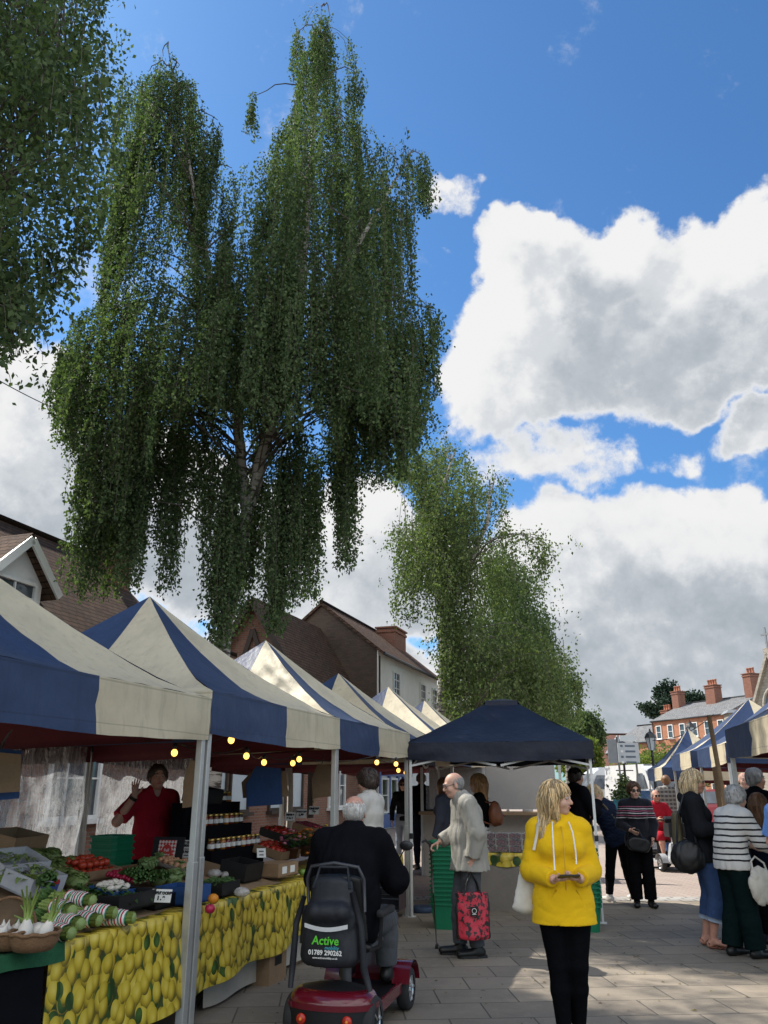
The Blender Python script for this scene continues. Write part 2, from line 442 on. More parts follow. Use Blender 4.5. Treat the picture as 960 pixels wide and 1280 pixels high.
def tile_mat(name, c1, c2, w=.17, h=.10, moss=.25):
    """roof tiles in object space: local x along the eave, local y up the slope"""
    m, t, b = new_mat(name); co = t.coord('UV')
    n = t.new('ShaderNodeTexBrick'); t.put(n.inputs['Vector'], co)
    n.inputs['Scale'].default_value = 1; n.inputs['Mortar Size'].default_value = .006; n.inputs['Brick Width'].default_value = w
    n.inputs['Row Height'].default_value = h; n.inputs['Mortar Smooth'].default_value = .1
    n.inputs['Color1'].default_value = (*c1, 1); n.inputs['Color2'].default_value = (*c2, 1); n.inputs['Mortar'].default_value = (*[q * .25 for q in c1], 1)
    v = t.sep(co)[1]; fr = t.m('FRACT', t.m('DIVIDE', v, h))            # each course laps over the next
    st = t.noise(co, .8, 5, .65); s2 = t.noise(co, 9, 4, .6)
    c = t.mix(t.m('MULTIPLY', t.sstep(st, .42, .7), moss), n.outputs[0], (.085, .08, .06))
    c = t.mix(t.m('MULTIPLY', t.sstep(s2, .5, .75), .5), c, [q * 1.5 for q in c2])
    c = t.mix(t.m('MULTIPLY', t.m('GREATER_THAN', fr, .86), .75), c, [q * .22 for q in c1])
    t.put(b.inputs['Base Color'], c); b.inputs['Roughness'].default_value = .9; b.inputs['Specular IOR Level'].default_value = .08
    hgt = t.m('ADD', t.m('MULTIPLY', fr, -1.0), t.m('MULTIPLY', n.outputs['Fac'], -.6))
    t.put(b.inputs['Normal'], t.bump(t.m('ADD', hgt, t.m('MULTIPLY', n.outputs[0], .5)), .8, .02))
    return m
M_redbrick = brick_mat('red_brick', (.36, .125, .065), (.43, .17, .085), (.36, .26, .19))
M_oldbrick = brick_mat('old_dark_brick', (.19, .085, .055), (.25, .11, .07), (.20, .17, .145))
M_chimbrick = brick_mat('chimney_brick', (.20, .075, .05), (.27, .10, .06), (.20, .16, .13))
M_browngable = brick_mat('dark_brown_gable_brick', (.085, .06, .048), (.115, .08, .06), (.085, .07, .058), soot=.3)
M_stone = brick_mat('grey_stone', (.30, .27, .22), (.38, .34, .28), (.22, .20, .17), .22, .45, .012)
M_tile = tile_mat('brown_roof_tiles', (.070, .042, .030), (.115, .068, .047), .24, .17)
M_tile2 = tile_mat('old_brown_tiles', (.075, .048, .036), (.125, .075, .052), .2, .14)
M_redtile = tile_mat('plum_roof_tiles', (.17, .085, .065), (.22, .115, .085))
M_slate = tile_mat('grey_slates', (.15, .15, .155), (.21, .21, .21), .3, .2, .15)
M_render = mat('white_render', (.80, .79, .76), .85, .12, .6, bump=.15, bscale=60)
M_cream = mat('cream_render', (.55, .51, .43), .85, .12, .6)
M_wpaint = mat('white_paint', (.74, .73, .70), .45, .08, 3)
M_black = mat('black_paint', (.02, .02, .022), .4, .2, 4)
M_lead = mat('lead_grey', (.20, .21, .22), .55, .15, 4)
M_bluep = mat('blue_shop_paint', (.03, .10, .30), .4, .12, 3)
M_timber = mat('dark_timber', (.05, .035, .026), .75, .3, 5)
M_pot = mat('terracotta_pot', (.34, .13, .075), .8, .2, 8)
def glass_mat(name, c=(.03, .04, .05), r=.06):
    m, t, b = new_mat(name); co = t.coord()
    n = t.noise(co, 1.3, 3, .6)
    t.put(b.inputs['Base Color'], t.ramp(n, [(.35, [q * .5 for q in c]), (.7, [min(1, q * 2.2) for q in c])]))
    b.inputs['Roughness'].default_value = r; b.inputs['Specular IOR Level'].default_value = .8
    t.put(b.inputs['Normal'], t.bump(t.noise(co, 2.2, 2, .5), .05, .02)); return m
M_glass = glass_mat('window_glass')

def roof_uv(me):
    """lay UVs in metres: u along the level direction of every face, v up its slope"""
    uv = me.uv_layers.new(name='UVMap'); me.update()
    for p in me.polygons:
        n = p.normal; a = Vector((0, 0, 1)).cross(n)
        a = Vector((1, 0, 0)) if a.length < 1e-4 else a.normalized()
        b = n.cross(a)
        for li in p.loop_indices:
            c = me.vertices[me.loops[li].vertex_index].co
            uv.data[li].uv = (a.dot(c), b.dot(c))

# a house stands in its own frame: x along the street front (left to right seen from the street is -x..), y = depth behind the front, z up
def window_in(house, cx, z0, w, h, y=0.0, face='front', bars=(1, 2), X=0, mframe=None, sill=True, name='window', arched=False, glass=None, label=None):
    """frame proud of the wall with a recessed pane and a sill. face 'front' is y=0 looking to -y; 'end' is the x=X end wall looking to +x or -x"""
    mf = mframe or M_wpaint
    b = MB(); t_ = .07
    b.box((-w/2 + t_/2, 0, h/2), (t_, .08, h)); b.box((w/2 - t_/2, 0, h/2), (t_, .08, h))
    b.box((0, 0, t_/2), (w - 2*t_, .08, t_)); b.box((0, 0, h - t_/2), (w - 2*t_, .08, t_))
    for i in range(1, bars[0] + 1):
        b.box((-w/2 + w * i / (bars[0] + 1), .012, h/2), (.035, .05, h - 2*t_))
    for i in range(1, bars[1] + 1):
        b.box((0, .010, h * i / (bars[1] + 1)), (w - 2*t_, .046, .035))
    o = b.obj(name, mf, house, label)
    p = MB(); p.box((0, .03, h/2), (w - .04, .012, h - .04)); p.obj('pane', glass or M_glass, o)
    if sill:
        s_ = MB(); s_.box((0, -.05, -.045), (w + .16, .22, .086), bev=.01); s_.obj('sill', mf, o)
    if face == 'front': o.location = (cx, y - .035, z0)
    else:
        o.location = (X + (.035 if face == 'end+' else -.035), cx, z0); o.rotation_euler = (0, 0, R(90) if face == 'end+' else R(-90))
    return o
def chimney(parent, x, y, z0, w, d, h, pots=2, m=None):
    b = MB(); b.box((0, 0, h/2), (w, d, h)); b.box((0, 0, h - .16), (w + .10, d + .10, .12)); b.box((0, 0, h + .04), (w + .16, d + .16, .08))
    c = b.obj('chimney', m or M_chimbrick, parent, loc=(x, y, z0))
    for i in range(pots):
        q = MB(); q.lathe([(.13, 0), (.15, .05), (.115, .1), (.105, .42), (.14, .46), (.13, .52), (.085, .52)], 12)
        q.obj('chimney_pot', M_pot, c, loc=((i - (pots-1)/2) * (w / max(pots, 1)), 0, h + .08))
    return c
def gable_house(name, label, loc, rot, L, Dp, eave, ridge, mw, mr, over=.25, m_end=None, verge=.12, base=None):
    """ridge along x from 0 to L; front wall at y=0 (street), back at y=Dp"""
    h = thing(name, label, 'house', loc, rot)
    b = MB(); e = .0
    b.add([(0,0,0),(L,0,0),(L,0,eave),(0,0,eave)], [(0,1,2,3)], 0)
    b.add([(0,Dp,0),(L,Dp,0),(L,Dp,eave),(0,Dp,eave)], [(3,2,1,0)], 0)
    for x_, fl in ((0, 0), (L, 1)):
        f = (0,1,2,3,4) if fl else (4,3,2,1,0)
        b.add([(x_,0,0),(x_,Dp,0),(x_,Dp,eave),(x_,Dp/2,ridge-.12),(x_,0,eave)], [f], 1)
    b.obj('wall', [mw, m_end or mw], h)
    r = MB(); th = .14; sl = (ridge - eave) / (Dp / 2); ov = over * sl
    for s_ in (0, 1):
        y0 = -over if s_ == 0 else Dp + over; ym = Dp / 2
        za, zb = eave - ov + .05, ridge + .05
        A = [(-verge, y0, za), (L + verge, y0, za), (L + verge, ym, zb), (-verge, ym, zb)]
        B = [(x, y, z - th) for x, y, z in A]
        if s_ == 1: A = [A[1], A[0], A[3], A[2]]; B = [B[1], B[0], B[3], B[2]]
        r.add(A + B, [(0,1,2,3), (7,6,5,4), (0,4,5,1), (1,5,6,2), (3,7,4,0)])
    me = r.mesh('roof', mr); roof_uv(me); ro = link(me, 'roof', h)
    rb = MB(); rb.tube([(-verge, Dp/2, ridge + .06), (L + verge, Dp/2, ridge + .06)], .10, n=8); rb.obj('ridge_tiles', mr, ro)
    g_ = MB(); g_.tube([(-verge, -over - .05, eave - ov - .03), (L + verge, -over - .05, eave - ov - .03)], .06, n=8)
    g_.tube([(.15, -.06, eave - ov - .1), (.15, -.06, 0)], .04, n=8); g_.obj('gutter', M_black, ro)
    return h
# ---------------------------------------------------------------- the street front behind the stalls
AZ = R(18.1)                                             # the stall row and the street run this way
Dv = Vector((math.sin(AZ), math.cos(AZ), 0)); Lv = Vector((-math.cos(AZ), math.sin(AZ), 0))
F1 = Vector((-1.33, 6.31, 0))                            # right-hand post of the nearest stall
FR = F1 + Lv * 7.5                                       # foot of the house fronts
ROT = R(90) - AZ                                         # house frame: x along the street, y away from it
def front(s): return FR + Dv * s

# long brown tiled house with a white dormer
hA = gable_house('tiled_house', 'long house at left with brown tiled roof and white dormer', front(-6), ROT, 18.3, 7.0, 4.35, 7.55, M_oldbrick, M_tile)
roofA = [c for c in hA.children if c.name.startswith('roof')][0]
def dormer(h, x, yf, z0, w, hw, rise, depth):
    d = MB()
    d.add([(-w/2,0,0),(w/2,0,0),(w/2,0,hw),(0,0,hw+rise),(-w/2,0,hw)], [(0,1,2,3,4)])
    for s_ in (-1, 1):
        q = [(s_*w/2,0,0),(s_*w/2,depth,hw*.9),(s_*w/2,depth,hw),(s_*w/2,0,hw)]
        d.add(q, [(0,1,2,3) if s_ > 0 else (3,2,1,0)])
    o = d.obj('dormer', M_wpaint, h, loc=(x, yf, z0))
    r = MB()
    for s_ in (-1, 1):
        ex = s_*(w/2 + .22); ez = hw - .22 * rise / (w/2)
        A = [(ex, -.28, ez), (0, -.28, hw + rise + .04), (0, depth + 1.4, hw + rise + .04), (ex, depth, ez)]
        B = [(a, b, c - .1) for a, b, c in A]
        f = [(0,1,2,3), (7,6,5,4), (0,4,5,1), (3,2,6,7), (0,3,7,4)]
        if s_ > 0: f = [tuple(reversed(q)) for q in f]
        r.add(A + B, f)
    me = r.mesh('dormer_roof', M_tile2); roof_uv(me); link(me, 'dormer_roof', o)
    bb = MB()
    for s_ in (-1, 1): bb.beam((s_*(w/2 + .2), -.30, hw - .28), (0, -.30, hw + rise - .1), .05, .16)
    bb.obj('bargeboard', M_wpaint, o)
    wi = window_in(o, 0, .12, w - .35, hw - .2, 0, bars=(1, 1))
    return o
dormer(hA, 12.35, .6, 4.6, 1.5, .85, .75, 1.1)
dormer(hA, 6.0, .55, 4.75, 1.75, .95, .85, 1.2)
chimney(roofA, 18.1, 2.9, 6.1, .55, 1.0, 2.2, 2)
for x_ in (2, 6, 10, 14): window_in(hA, x_, 1.0, 1.5, 1.5, bars=(2, 1))

# low link house: brown tiles, dark windows over a low brick wall, frosted lettering
hD = gable_house('low_shop', 'low brown tiled shop with wide windows between the tiled house and the brick gable', front(12.45), ROT, 7.0, 6.0, 3.9, 5.9, M_oldbrick, M_tile2)
M_frost = mat('frosted_window_film', (.42, .47, .50), .35, .08, 1.2)
for i, x_ in enumerate((1.0, 2.25, 4.6, 5.9)):
    window_in(hD, x_, .95, 1.1, 1.75, bars=(0, 0), mframe=M_timber, name='shop_window', glass=M_frost)
M_ink = mat('window_lettering', (.10, .12, .15), .5, .05, 3)
def shop_text(body, size, x, z, h=hD, m=M_ink, y=-.05):
    o = text(body, size, 'window_lettering', m, h, (x, y, z), (R(90), 0, 0), .002); return o
shop_text('Prom room', .30, 1.6, 2.42); shop_text('ladies  gowns', .11, 1.5, 2.18)

# brick gable turned to the street
gB = front(19.9)
hB = thing('brick_gable_house', 'brick house with steep gable and old brown roof tiles before the white house', 'house', gB, ROT)
b = MB(); wB, eB, rB, dB = 4.6, 4.6, 8.0, 8.0
# ridge runs back from the gable end that faces down the street
b.add([(0,.4,0),(0,wB,0),(0,wB,eB),(0,.4+(wB-.4)/2,rB),(0,.4,eB)], [(4,3,2,1,0)])
b.add([(0,.4,0),(6.2,.4,0),(6.2,.4,eB),(0,.4,eB)], [(0,1,2,3)])
b.obj('wall', M_oldbrick, hB)
r = MB(); ym = .4 + (wB - .4)/2
for y0, fl in ((.05, 0), (wB + .35, 1)):
    zz = eB - .5
    A = [(-.25, y0, zz), (6.2, y0, zz), (6.2, ym, rB + .06), (-.25, ym, rB + .06)]; Bq = [(p[0], p[1], p[2] - .16) for p in A]
    f = [(0,1,2,3), (7,6,5,4), (0,4,5,1), (3,7,4,0)]
    if fl: f = [tuple(reversed(q)) for q in f]
    r.add(A + Bq, f)
me = r.mesh('roof', M_tile2); roof_uv(me); ro = link(me, 'roof', hB)
bb = MB(); bb.beam((-.30, .02, eB - .55), (-.30, ym, rB - .06), .07, .22); bb.beam((-.30, wB + .38, eB - .55), (-.30, ym, rB - .06), .07, .22); bb.obj('bargeboard', M_timber, ro)
bt = MB(); bt.beam((-.04, .9, 4.5), (-.04, 3.9, 4.5), .08, .2); bt.beam((-.05, 1.6, 4.6), (-.05, ym, 6.9), .06, .16); bt.beam((-.06, 3.2, 4.6), (-.06, ym, 6.9), .06, .16); bt.obj('timber_frame', M_timber, hB)
window_in(hB, 3.0, .9, 1.6, 1.5, .4, bars=(2, 1))

# white rendered house with the dark brown gable end
hC = gable_house('white_house', 'tall white rendered house with dark brown gable end and brick chimney', front(26.3), ROT, 10.0, 5.1, 7.15, 9.2, M_render, M_tile, m_end=M_browngable, over=.3)
roofC = [c for c in hC.children if c.name.startswith('roof')][0]
cn = MB(); cn.box((.10, -.02, 3.6), (.20, .05, 7.0)); cn.obj('corner_board', M_wpaint, hC)
chimney(roofC, 8.0, 1.9, 7.6, 1.9, 1.0, 1.75, 0)
for x_ in (2.6, 7.0, 9.3):
    window_in(hC, x_, 5.0, .95, 1.45, bars=(1, 3))
for x_ in (2.6, 7.0, 9.3):
    o = window_in(hC, x_, 2.75, .95, 1.25, bars=(1, 2))
    a = MB(); a.tube([(.62*math.cos(R(q)), -.02, 1.02 + .42*math.sin(R(q))) for q in range(15, 166, 10)], .045, n=6); a.obj('window_arch', M_wpaint, o)
lm = MB(); lm.tube([(1.1, -.02, 4.55), (1.1, -.28, 4.6)], .02); lm.lathe([(.02, 0), (.11, -.05), (.08, -.38), (.02, -.42)], 8, M=Matrix.Translation((1.1, -.28, 4.62))); lm.obj('wall_lantern', M_black, hC)
# blue shopfront on its ground floor
sf = MB(); sf.box((2.4, -.06, 2.22), (4.6, .12, .38)); 
for x_ in (.2, 1.5, 2.7, 3.5, 4.6): sf.box((x_, -.05, 1.05), (.22, .10, 2.0))
sf.box((2.4, -.055, .3), (4.55, .09, .5)); sfo = sf.obj('shopfront', M_bluep, hC)
for x_ in (.85, 2.1, 4.05):
    window_in(sfo, x_, .6, .95, 1.35, -.02, bars=(0, 1), sill=False)
# a plain pale terrace carries the street on behind the trees
hE = gable_house('pale_terrace', 'pale rendered terrace glimpsed beyond the white house behind the birches', front(36.9), ROT, 16.0, 6.0, 5.6, 8.0, M_cream, M_slate)
for x_ in (2, 5, 8, 11, 14): window_in(hE, x_, 3.4, .95, 1.4, bars=(1, 1)); window_in(hE, x_, .9, 1.2, 1.5, bars=(1, 1))

# ---------------------------------------------------------------- right-hand side: brick terrace, brick houses, church
def hrot(az): return R(90) - R(az)
# brick terrace runs away from its near end
pN = atY(907, 887, 72); pF = atY(814, 898, 81)
dT = Vector((pN.x - pF.x, pN.y - pF.y, 0)); LT = dT.length; rotT = math.atan2(dT.y, dT.x)
eT = pN.z - .3
hT = gable_house('brick_terrace', 'long three storey red brick terrace with slate roof and white windows', (pF.x, pF.y, 0), rotT, LT, 8.0, eT, eT + 1.7, M_redbrick, M_slate, over=.12, verge=.05)
roofT = [c for c in hT.children if c.name.startswith('roof')][0]
for i in range(6):
    x_ = .95 + i * (LT - 1.7) / 5
    window_in(hT, x_, eT - 1.75, .72, 1.25, bars=(0, 1)); window_in(hT, x_, eT - 4.35, .72, 1.35, bars=(0, 1)); 
    if i != 3: window_in(hT, x_, 1.2, .72, 1.4, bars=(0, 1))
bd = MB(); bd.box((LT/2, -.03, eT - 2.3), (LT, .07, .12)); bd.box((LT/2, -.045, eT - .12), (LT, .09, .14)); bd.obj('string_course', M_redbrick, hT)
window_in(hT, 2.6, eT - 2.9, .75, 1.3, face='end+', X=LT, bars=(0, 1)); window_in(hT, 4.4, eT - 2.9, .75, 1.3, face='end+', X=LT, bars=(0, 1))
chimney(roofT, .3, 3.4, eT + .9, .9, .9, 2.0, 3); chimney(roofT, LT*.52, 3.4, eT + .9, 1.2, .9, 2.1, 4); chimney(roofT, LT - .45, 4.0, eT + 1.2, .9, 1.2, 2.4, 3)
# gabled brick house at its left end
p0 = atY(770, 905, 86); p1 = atY(814, 890, 80)
hG = gable_house('brick_gable_cottage', 'red brick house with slate roof and lead bay, left of the long terrace', tuple(Vector((pF.x, pF.y, 0)) - dT.normalized()*6.0), rotT, 5.8, 6.5, 5.9, 7.7, M_redbrick, M_slate, over=.15)
roofG = [c for c in hG.children if c.name.startswith('roof')][0]
chimney(roofG, 5.0, 3.0, 7.0, 1.0, .9, 1.9, 3)
for x_ in (1.2, 3.8): window_in(hG, x_, 3.2, .9, 1.4, bars=(1, 1))
bay = MB(); bay.lathe([(1.1, 0), (1.1, 5.0)], 8, M=Matrix.Translation((.5, 0, 0)), smooth=False); bo = bay.obj('bay', M_redbrick, hG)
br = MB(); br.lathe([(1.35, 4.9), (1.3, 5.0), (.05, 6.7)], 8, M=Matrix.Translation((.5, 0, 0)), smooth=False); br.obj('bay_roof', M_lead, bo)
# plum tiled hall with its gable to the left
pH = atY(747, 940, 88)
hH = gable_house('tiled_hall', 'low brick hall with broad plum tiled roof beyond the direction sign', (pH.x - 1, 84, 0), R(4), 7.0, 12.0, 3.3, 7.0, M_redbrick, M_redtile, over=.2)
# church gable with a cross
cx = atY(961, 818, 62)
hK = thing('stone_church', 'grey stone church gable with cross, cut by the right edge', 'church', (cx.x, 62, 0), R(-66))
wK, eK, rK = 6.4, 5.2, 11.2
b = MB(); b.add([(-wK/2,0,0),(wK/2,0,0),(wK/2,0,eK),(0,0,rK),(-wK/2,0,eK)], [(0,1,2,3,4)]); b.add([(-wK/2,0,0),(-wK/2,14,0),(-wK/2,14,eK),(-wK/2,0,eK)], [(3,2,1,0)][0:1])
b.add([(wK/2,0,0),(wK/2,14,0),(wK/2,14,eK),(wK/2,0,eK)], [(0,1,2,3)]); b.obj('wall', M_stone, hK)
r = MB()
for s_ in (-1, 1):
    A = [(s_*(wK/2 + .2), .2, eK - .3), (0, .2, rK - .1), (0, 14, rK - .1), (s_*(wK/2 + .2), 14, eK - .3)]
    r.add(A, [(0,1,2,3) if s_ < 0 else (3,2,1,0)])
me = r.mesh('roof', M_slate); roof_uv(me); link(me, 'roof', hK)
cp = MB()
for s_ in (-1, 1): cp.beam((s_*(wK/2 + .15), -.05, eK - .1), (0, -.05, rK + .12), .5, .2)
cp.box((0, -.05, rK + .3), (.5, .5, .5)); cp.obj('coping', M_stone, hK)
cr = MB(); cr.box((0, -.05, rK + 1.35), (.14, .12, 1.7)); cr.box((0, -.05, rK + 1.65), (.8, .11, .14)); cr.obj('cross', M_lead, hK)
ar = MB(); ar.tube([(-1.1, -.05, 5.4), (-1.1, -.05, 7.3)] + [(1.1*math.cos(R(a)), -.05, 7.3 + 1.5*math.sin(R(a))) for a in range(165, 10, -15)] + [(1.1, -.05, 7.3), (1.1, -.05, 5.4)], .14, n=8); ao = ar.obj('window_arch', M_stone, hK)
pn = MB(); pn.prism([(-1.0, 5.4), (1.0, 5.4), (1.0, 7.3), (.7, 8.3), (0, 8.75), (-.7, 8.3), (-1.0, 7.3)], .03, M=Matrix.Translation((0, -.03, 0)) @ Matrix.Rotation(R(90), 4, 'X')); pn.obj('pane', M_glass, ao)
st = thing('stone_gatepost', 'pale stone block pier with lead cap beside the brick terrace', 'pier', (atY(930, 880, 66).x - .6, 66, 0), R(-10))
q = MB(); q.box((0, 0, 3.6), (1.8, 1.8, 7.2)); q.obj('pier', M_stone, st); q = MB(); q.box((0, 0, 7.3), (2.2, 2.2, .25), taper=.8); q.obj('cap', M_lead, st)
# ---------------------------------------------------------------- market stalls
def pvc_mat(name, col, rough=.32, glow=0):
    m, t, b = new_mat(name); co = t.coord()
    st = t.noise(co, 1.6, 5, .65); s2 = t.noise(t.mapping(co, scale=(1, 1, .35)), 11, 4, .6)
    c = t.mix(t.m('MULTIPLY', t.sstep(st, .42, .72), .55), col, [q * .62 for q in col])
    c = t.mix(t.m('MULTIPLY', t.sstep(s2, .55, .8), .35), c, [q * .7 for q in col])
    z_ = t.sep(co)[2]; hem = t.m('ADD', t.m('LESS_THAN', t.m('ABSOLUTE', t.m('SUBTRACT', z_, 2.275)), .006), t.m('LESS_THAN', t.m('ABSOLUTE', t.m('SUBTRACT', z_, 2.005)), .004), clamp=True)
    run = t.noise(t.mapping(co, scale=(7, 7, .35)), 2.2, 4, .6); c = t.mix(t.m('MULTIPLY', t.sstep(run, .52, .74), .42), c, [q * .55 for q in col])
    c = t.mix(t.m('MULTIPLY', hem, .45), c, [q * .4 for q in col])
    t.put(b.inputs['Base Color'], c)
    t.put(b.inputs['Roughness'], t.m('ADD', rough - .08, t.m('MULTIPLY', st, .22)))
    b.inputs['Specular IOR Level'].default_value = .30
    w1 = t.noise(t.mapping(co, rot=(0, 0, .5), scale=(1, 1, 1)), 2.6, 3, .5, .2); w2 = t.noise(t.mapping(co, scale=(1.6, 1.6, .7)), 9, 4, .6, .0)
    if glow:
        tr = t.new('ShaderNodeBsdfTranslucent'); t.put(tr.inputs[0], c); mx = t.new('ShaderNodeMixShader'); mx.inputs[0].default_value = glow
        out = [q for q in t.n if q.type == 'OUTPUT_MATERIAL'][0]; t.l.new(b.outputs[0], mx.inputs[1]); t.l.new(tr.outputs[0], mx.inputs[2]); t.l.new(mx.outputs[0], out.inputs[0])
    t.put(b.inputs['Normal'], t.bump(t.m('ADD', w1, t.m('MULTIPLY', w2, .30)), .36, .05))
    return m
M_blue = pvc_mat('blue_pvc', (.030, .052, .118), .48, .10); M_creamp = pvc_mat('cream_pvc', (.66, .575, .41), .50, .22)
M_navy = pvc_mat('navy_polyester', (.008, .011, .024), .5)
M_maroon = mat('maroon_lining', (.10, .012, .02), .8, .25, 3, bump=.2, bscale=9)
M_alu = mat('grey_aluminium', (.50, .50, .48), .42, .12, 3, metal=.55)
M_steel = mat('white_steel', (.66, .66, .64), .4, .1, 3)
M_dsteel = mat('dark_steel', (.06, .06, .062), .5, .2, 5)
def wob(p, s, a): return mnoise.noise(Vector(p) * s) * a
def canopy_part(parent, a, bq, eave, hang, peak, mats, conc=1.28, seed=0, cols=(0, 1), sag=.06, flat_top=0, nm='canopy', nu=18, nv=10):
    """a four sided pyramid roof with valance; each side is half one colour, half the other"""
    c = MB(); C4 = [(-a, -bq), (a, -bq), (a, bq), (-a, bq)]
    for k in range(4):
        P, Q = Vector(C4[k]), Vector(C4[(k+1) % 4])
        def roof(u, v, P=P, Q=Q):
            e = P.lerp(Q, u); f = v
            x, y = e * (1 - f) + Vector((0, 0)) * f
            if flat_top: x, y = e * (1 - f * (1 - flat_top))
            z = eave + (peak - eave) * (f ** conc)
            z -= sag * (1 - (2*u - 1)**2) * math.sin(math.pi * min(1, f * 1.1)) 
            z += wob((x*1.0 + seed*7, y, k*3), 2.3, .034) * min(1, 4*f) * (1 - f) + wob((x + seed*7, y, k*3), 6, .011) * (1 - f)
            return (x, y, z)
        half = (lambda u, v: cols[0] if u < .5 else cols[1])
        c.sheet(roof, nu, nv, mif=half)
        nrm = Vector(((Q - P).y, -(Q - P).x)).normalized()
        def val(u, v, P=P, Q=Q, nrm=nrm):
            e = P.lerp(Q, u)
            o = .012 * v + wob((u*6 + seed*5, v*2, k*4), 1.4, .042) * v + wob((u*14 + seed*5, v*2, k*4), 2, .018) * v
            z = eave - hang * v - .035 * v * (1 - (2*u - 1)**2) + wob((u*4 + seed*3, k*5, 0), 1.3, .02) * v
            e2 = e + nrm * o * (1 if .01 < u < .99 else .3)
            return (e2.x, e2.y, z)
        c.sheet(lambda u, v: val(u, 1 - v), nu, 4, mif=half)
    return c.obj(nm, mats, parent)
def make_stall(seed=1):
    s_ = thing('market_stall', 'blue and cream market stall', 'market stall')
    a, bq, ev = 1.37, 1.6, 2.29
    canopy_part(s_, a, bq, ev, .32, 3.45, [M_blue, M_creamp], seed=seed)
    for sx in (-1, 1):
        for sy in (-1, 1):
            p = MB(); x_, y_ = sx*(a - .04), sy*(bq - .04)
            p.box((x_, y_, 1.13), (.050, .050, 2.26), bev=.006); p.box((x_, y_, .55), (.062, .062, 1.1), bev=.006)
            p.box((x_, y_, .006), (.13, .13, .012)); p.obj('post', M_alu, s_)
    f = MB()
    for sy in (-1, 1): f.beam((-a + .07, sy*(bq - .04), 2.2), (a - .07, sy*(bq - .04), 2.2), .03, .045); f.beam((-a + .07, sy*(bq - .04), 1.98), (0, sy*(bq - .04), 2.19), .02, .03); f.beam((a - .07, sy*(bq - .04), 1.98), (0, sy*(bq - .04), 2.19), .02, .03)
    for sx in (-1, 1): f.beam((sx*(a - .04), -bq + .07, 2.2), (sx*(a - .04), bq - .07, 2.2), .03, .045)
    for sx in (-1, 1):
        for sy in (-1, 1): f.tube([(sx*(a - .08), sy*(bq - .08), 2.18), (sx*.05, sy*.05, 3.3)], .016, n=6)
    f.obj('frame', M_alu, s_)
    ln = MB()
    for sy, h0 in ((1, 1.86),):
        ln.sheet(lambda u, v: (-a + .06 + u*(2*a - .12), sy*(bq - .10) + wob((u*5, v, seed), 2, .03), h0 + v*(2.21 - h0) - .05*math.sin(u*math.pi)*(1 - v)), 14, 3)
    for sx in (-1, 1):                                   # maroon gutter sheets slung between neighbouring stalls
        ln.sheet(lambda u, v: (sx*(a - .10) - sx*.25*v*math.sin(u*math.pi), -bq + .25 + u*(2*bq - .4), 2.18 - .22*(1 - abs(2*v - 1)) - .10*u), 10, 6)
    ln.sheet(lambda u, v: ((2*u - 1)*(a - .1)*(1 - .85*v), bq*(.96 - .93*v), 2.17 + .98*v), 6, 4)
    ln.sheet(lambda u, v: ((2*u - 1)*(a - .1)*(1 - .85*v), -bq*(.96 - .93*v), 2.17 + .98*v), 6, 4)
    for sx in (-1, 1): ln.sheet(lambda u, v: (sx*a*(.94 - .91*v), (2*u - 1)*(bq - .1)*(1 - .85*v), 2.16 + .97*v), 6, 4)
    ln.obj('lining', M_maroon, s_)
    return s_
def stall_at(k):                                         # centre of the k-th stall of the left row
    bend = max(0, k - 2) * R(-.55)
    return F1 + Dv * (2.75 * (k - .5)) + Lv * (1.6 + .02 * max(0, k-1)) , AZ
ST = [make_stall(q) for q in (1, 2, 3)]
stall_labels = ['nearest blue and cream stall, roof cut by the left edge, sheltering the vegetables',
 'blue and cream stall with tallest peak under the hanging birch, above the lemon cloth',
 'third blue and cream stall of the row, peak before the brick gable',
 'fourth blue and cream stall of the row, beside the navy gazebo corner',
 'fifth stall of the left row, its cream peak in front of the white house',
 'sixth stall of the left row, smallest peak just left of the navy gazebo']
stalls = []
for k in range(6):
    c_, az_ = stall_at(k)
    o = ST[k] if k < 3 else dup(ST[k % 3])
    o.location = c_; o.rotation_euler = (0, 0, R(90) - az_)
    if k == 0: o.scale = (1, 1, .975)
    tag(o, stall_labels[k], None, 'blue and cream stalls in the left row'); stalls.append(o)
# local frame of the row: r = metres along the row from the first right-hand post, q = metres behind the front line
def row(r, q, z=0): p = F1 + Dv * r + Lv * q; return Vector((p.x, p.y, z))
ROWROT = R(90) - AZ

# navy gazebo across the end of the aisle
gA, gB_ = Vector((.34, 11.45, 0)), Vector((2.71, 10.92, 0))
gx = (gB_ - gA).normalized(); gy = Vector((-gx.y, gx.x, 0)); gw = (gB_ - gA).length / 2
gc = (gA + gB_)/2 + gy * 1.22
gz = thing('navy_gazebo', 'plain navy pop up gazebo with white legs closing the aisle', 'gazebo', gc, math.atan2(gx.y, gx.x))
canopy_part(gz, gw + .03, 1.25, 2.16, .22, 2.80, [M_navy], cols=(0, 0), conc=1.05, seed=9, sag=.03, flat_top=.13)
tp = MB(); tp.sheet(lambda u, v: ((2*u - 1)*.24, (2*v - 1)*.24, 2.80 + .05*(1 - max(abs(2*u - 1), abs(2*v - 1))) ), 4, 4)
for sx, sy in ((0, -1), (1, 0), (0, 1), (-1, 0)):
    tp.sheet(lambda u, v: ((sx*.24 if sx else (2*u - 1)*.24) + sx*.05*v, (sy*.24 if sy else (2*u - 1)*.24) + sy*.05*v, 2.80 - .09*v), 4, 1)
tp.obj('vent_cap', M_navy, gz)
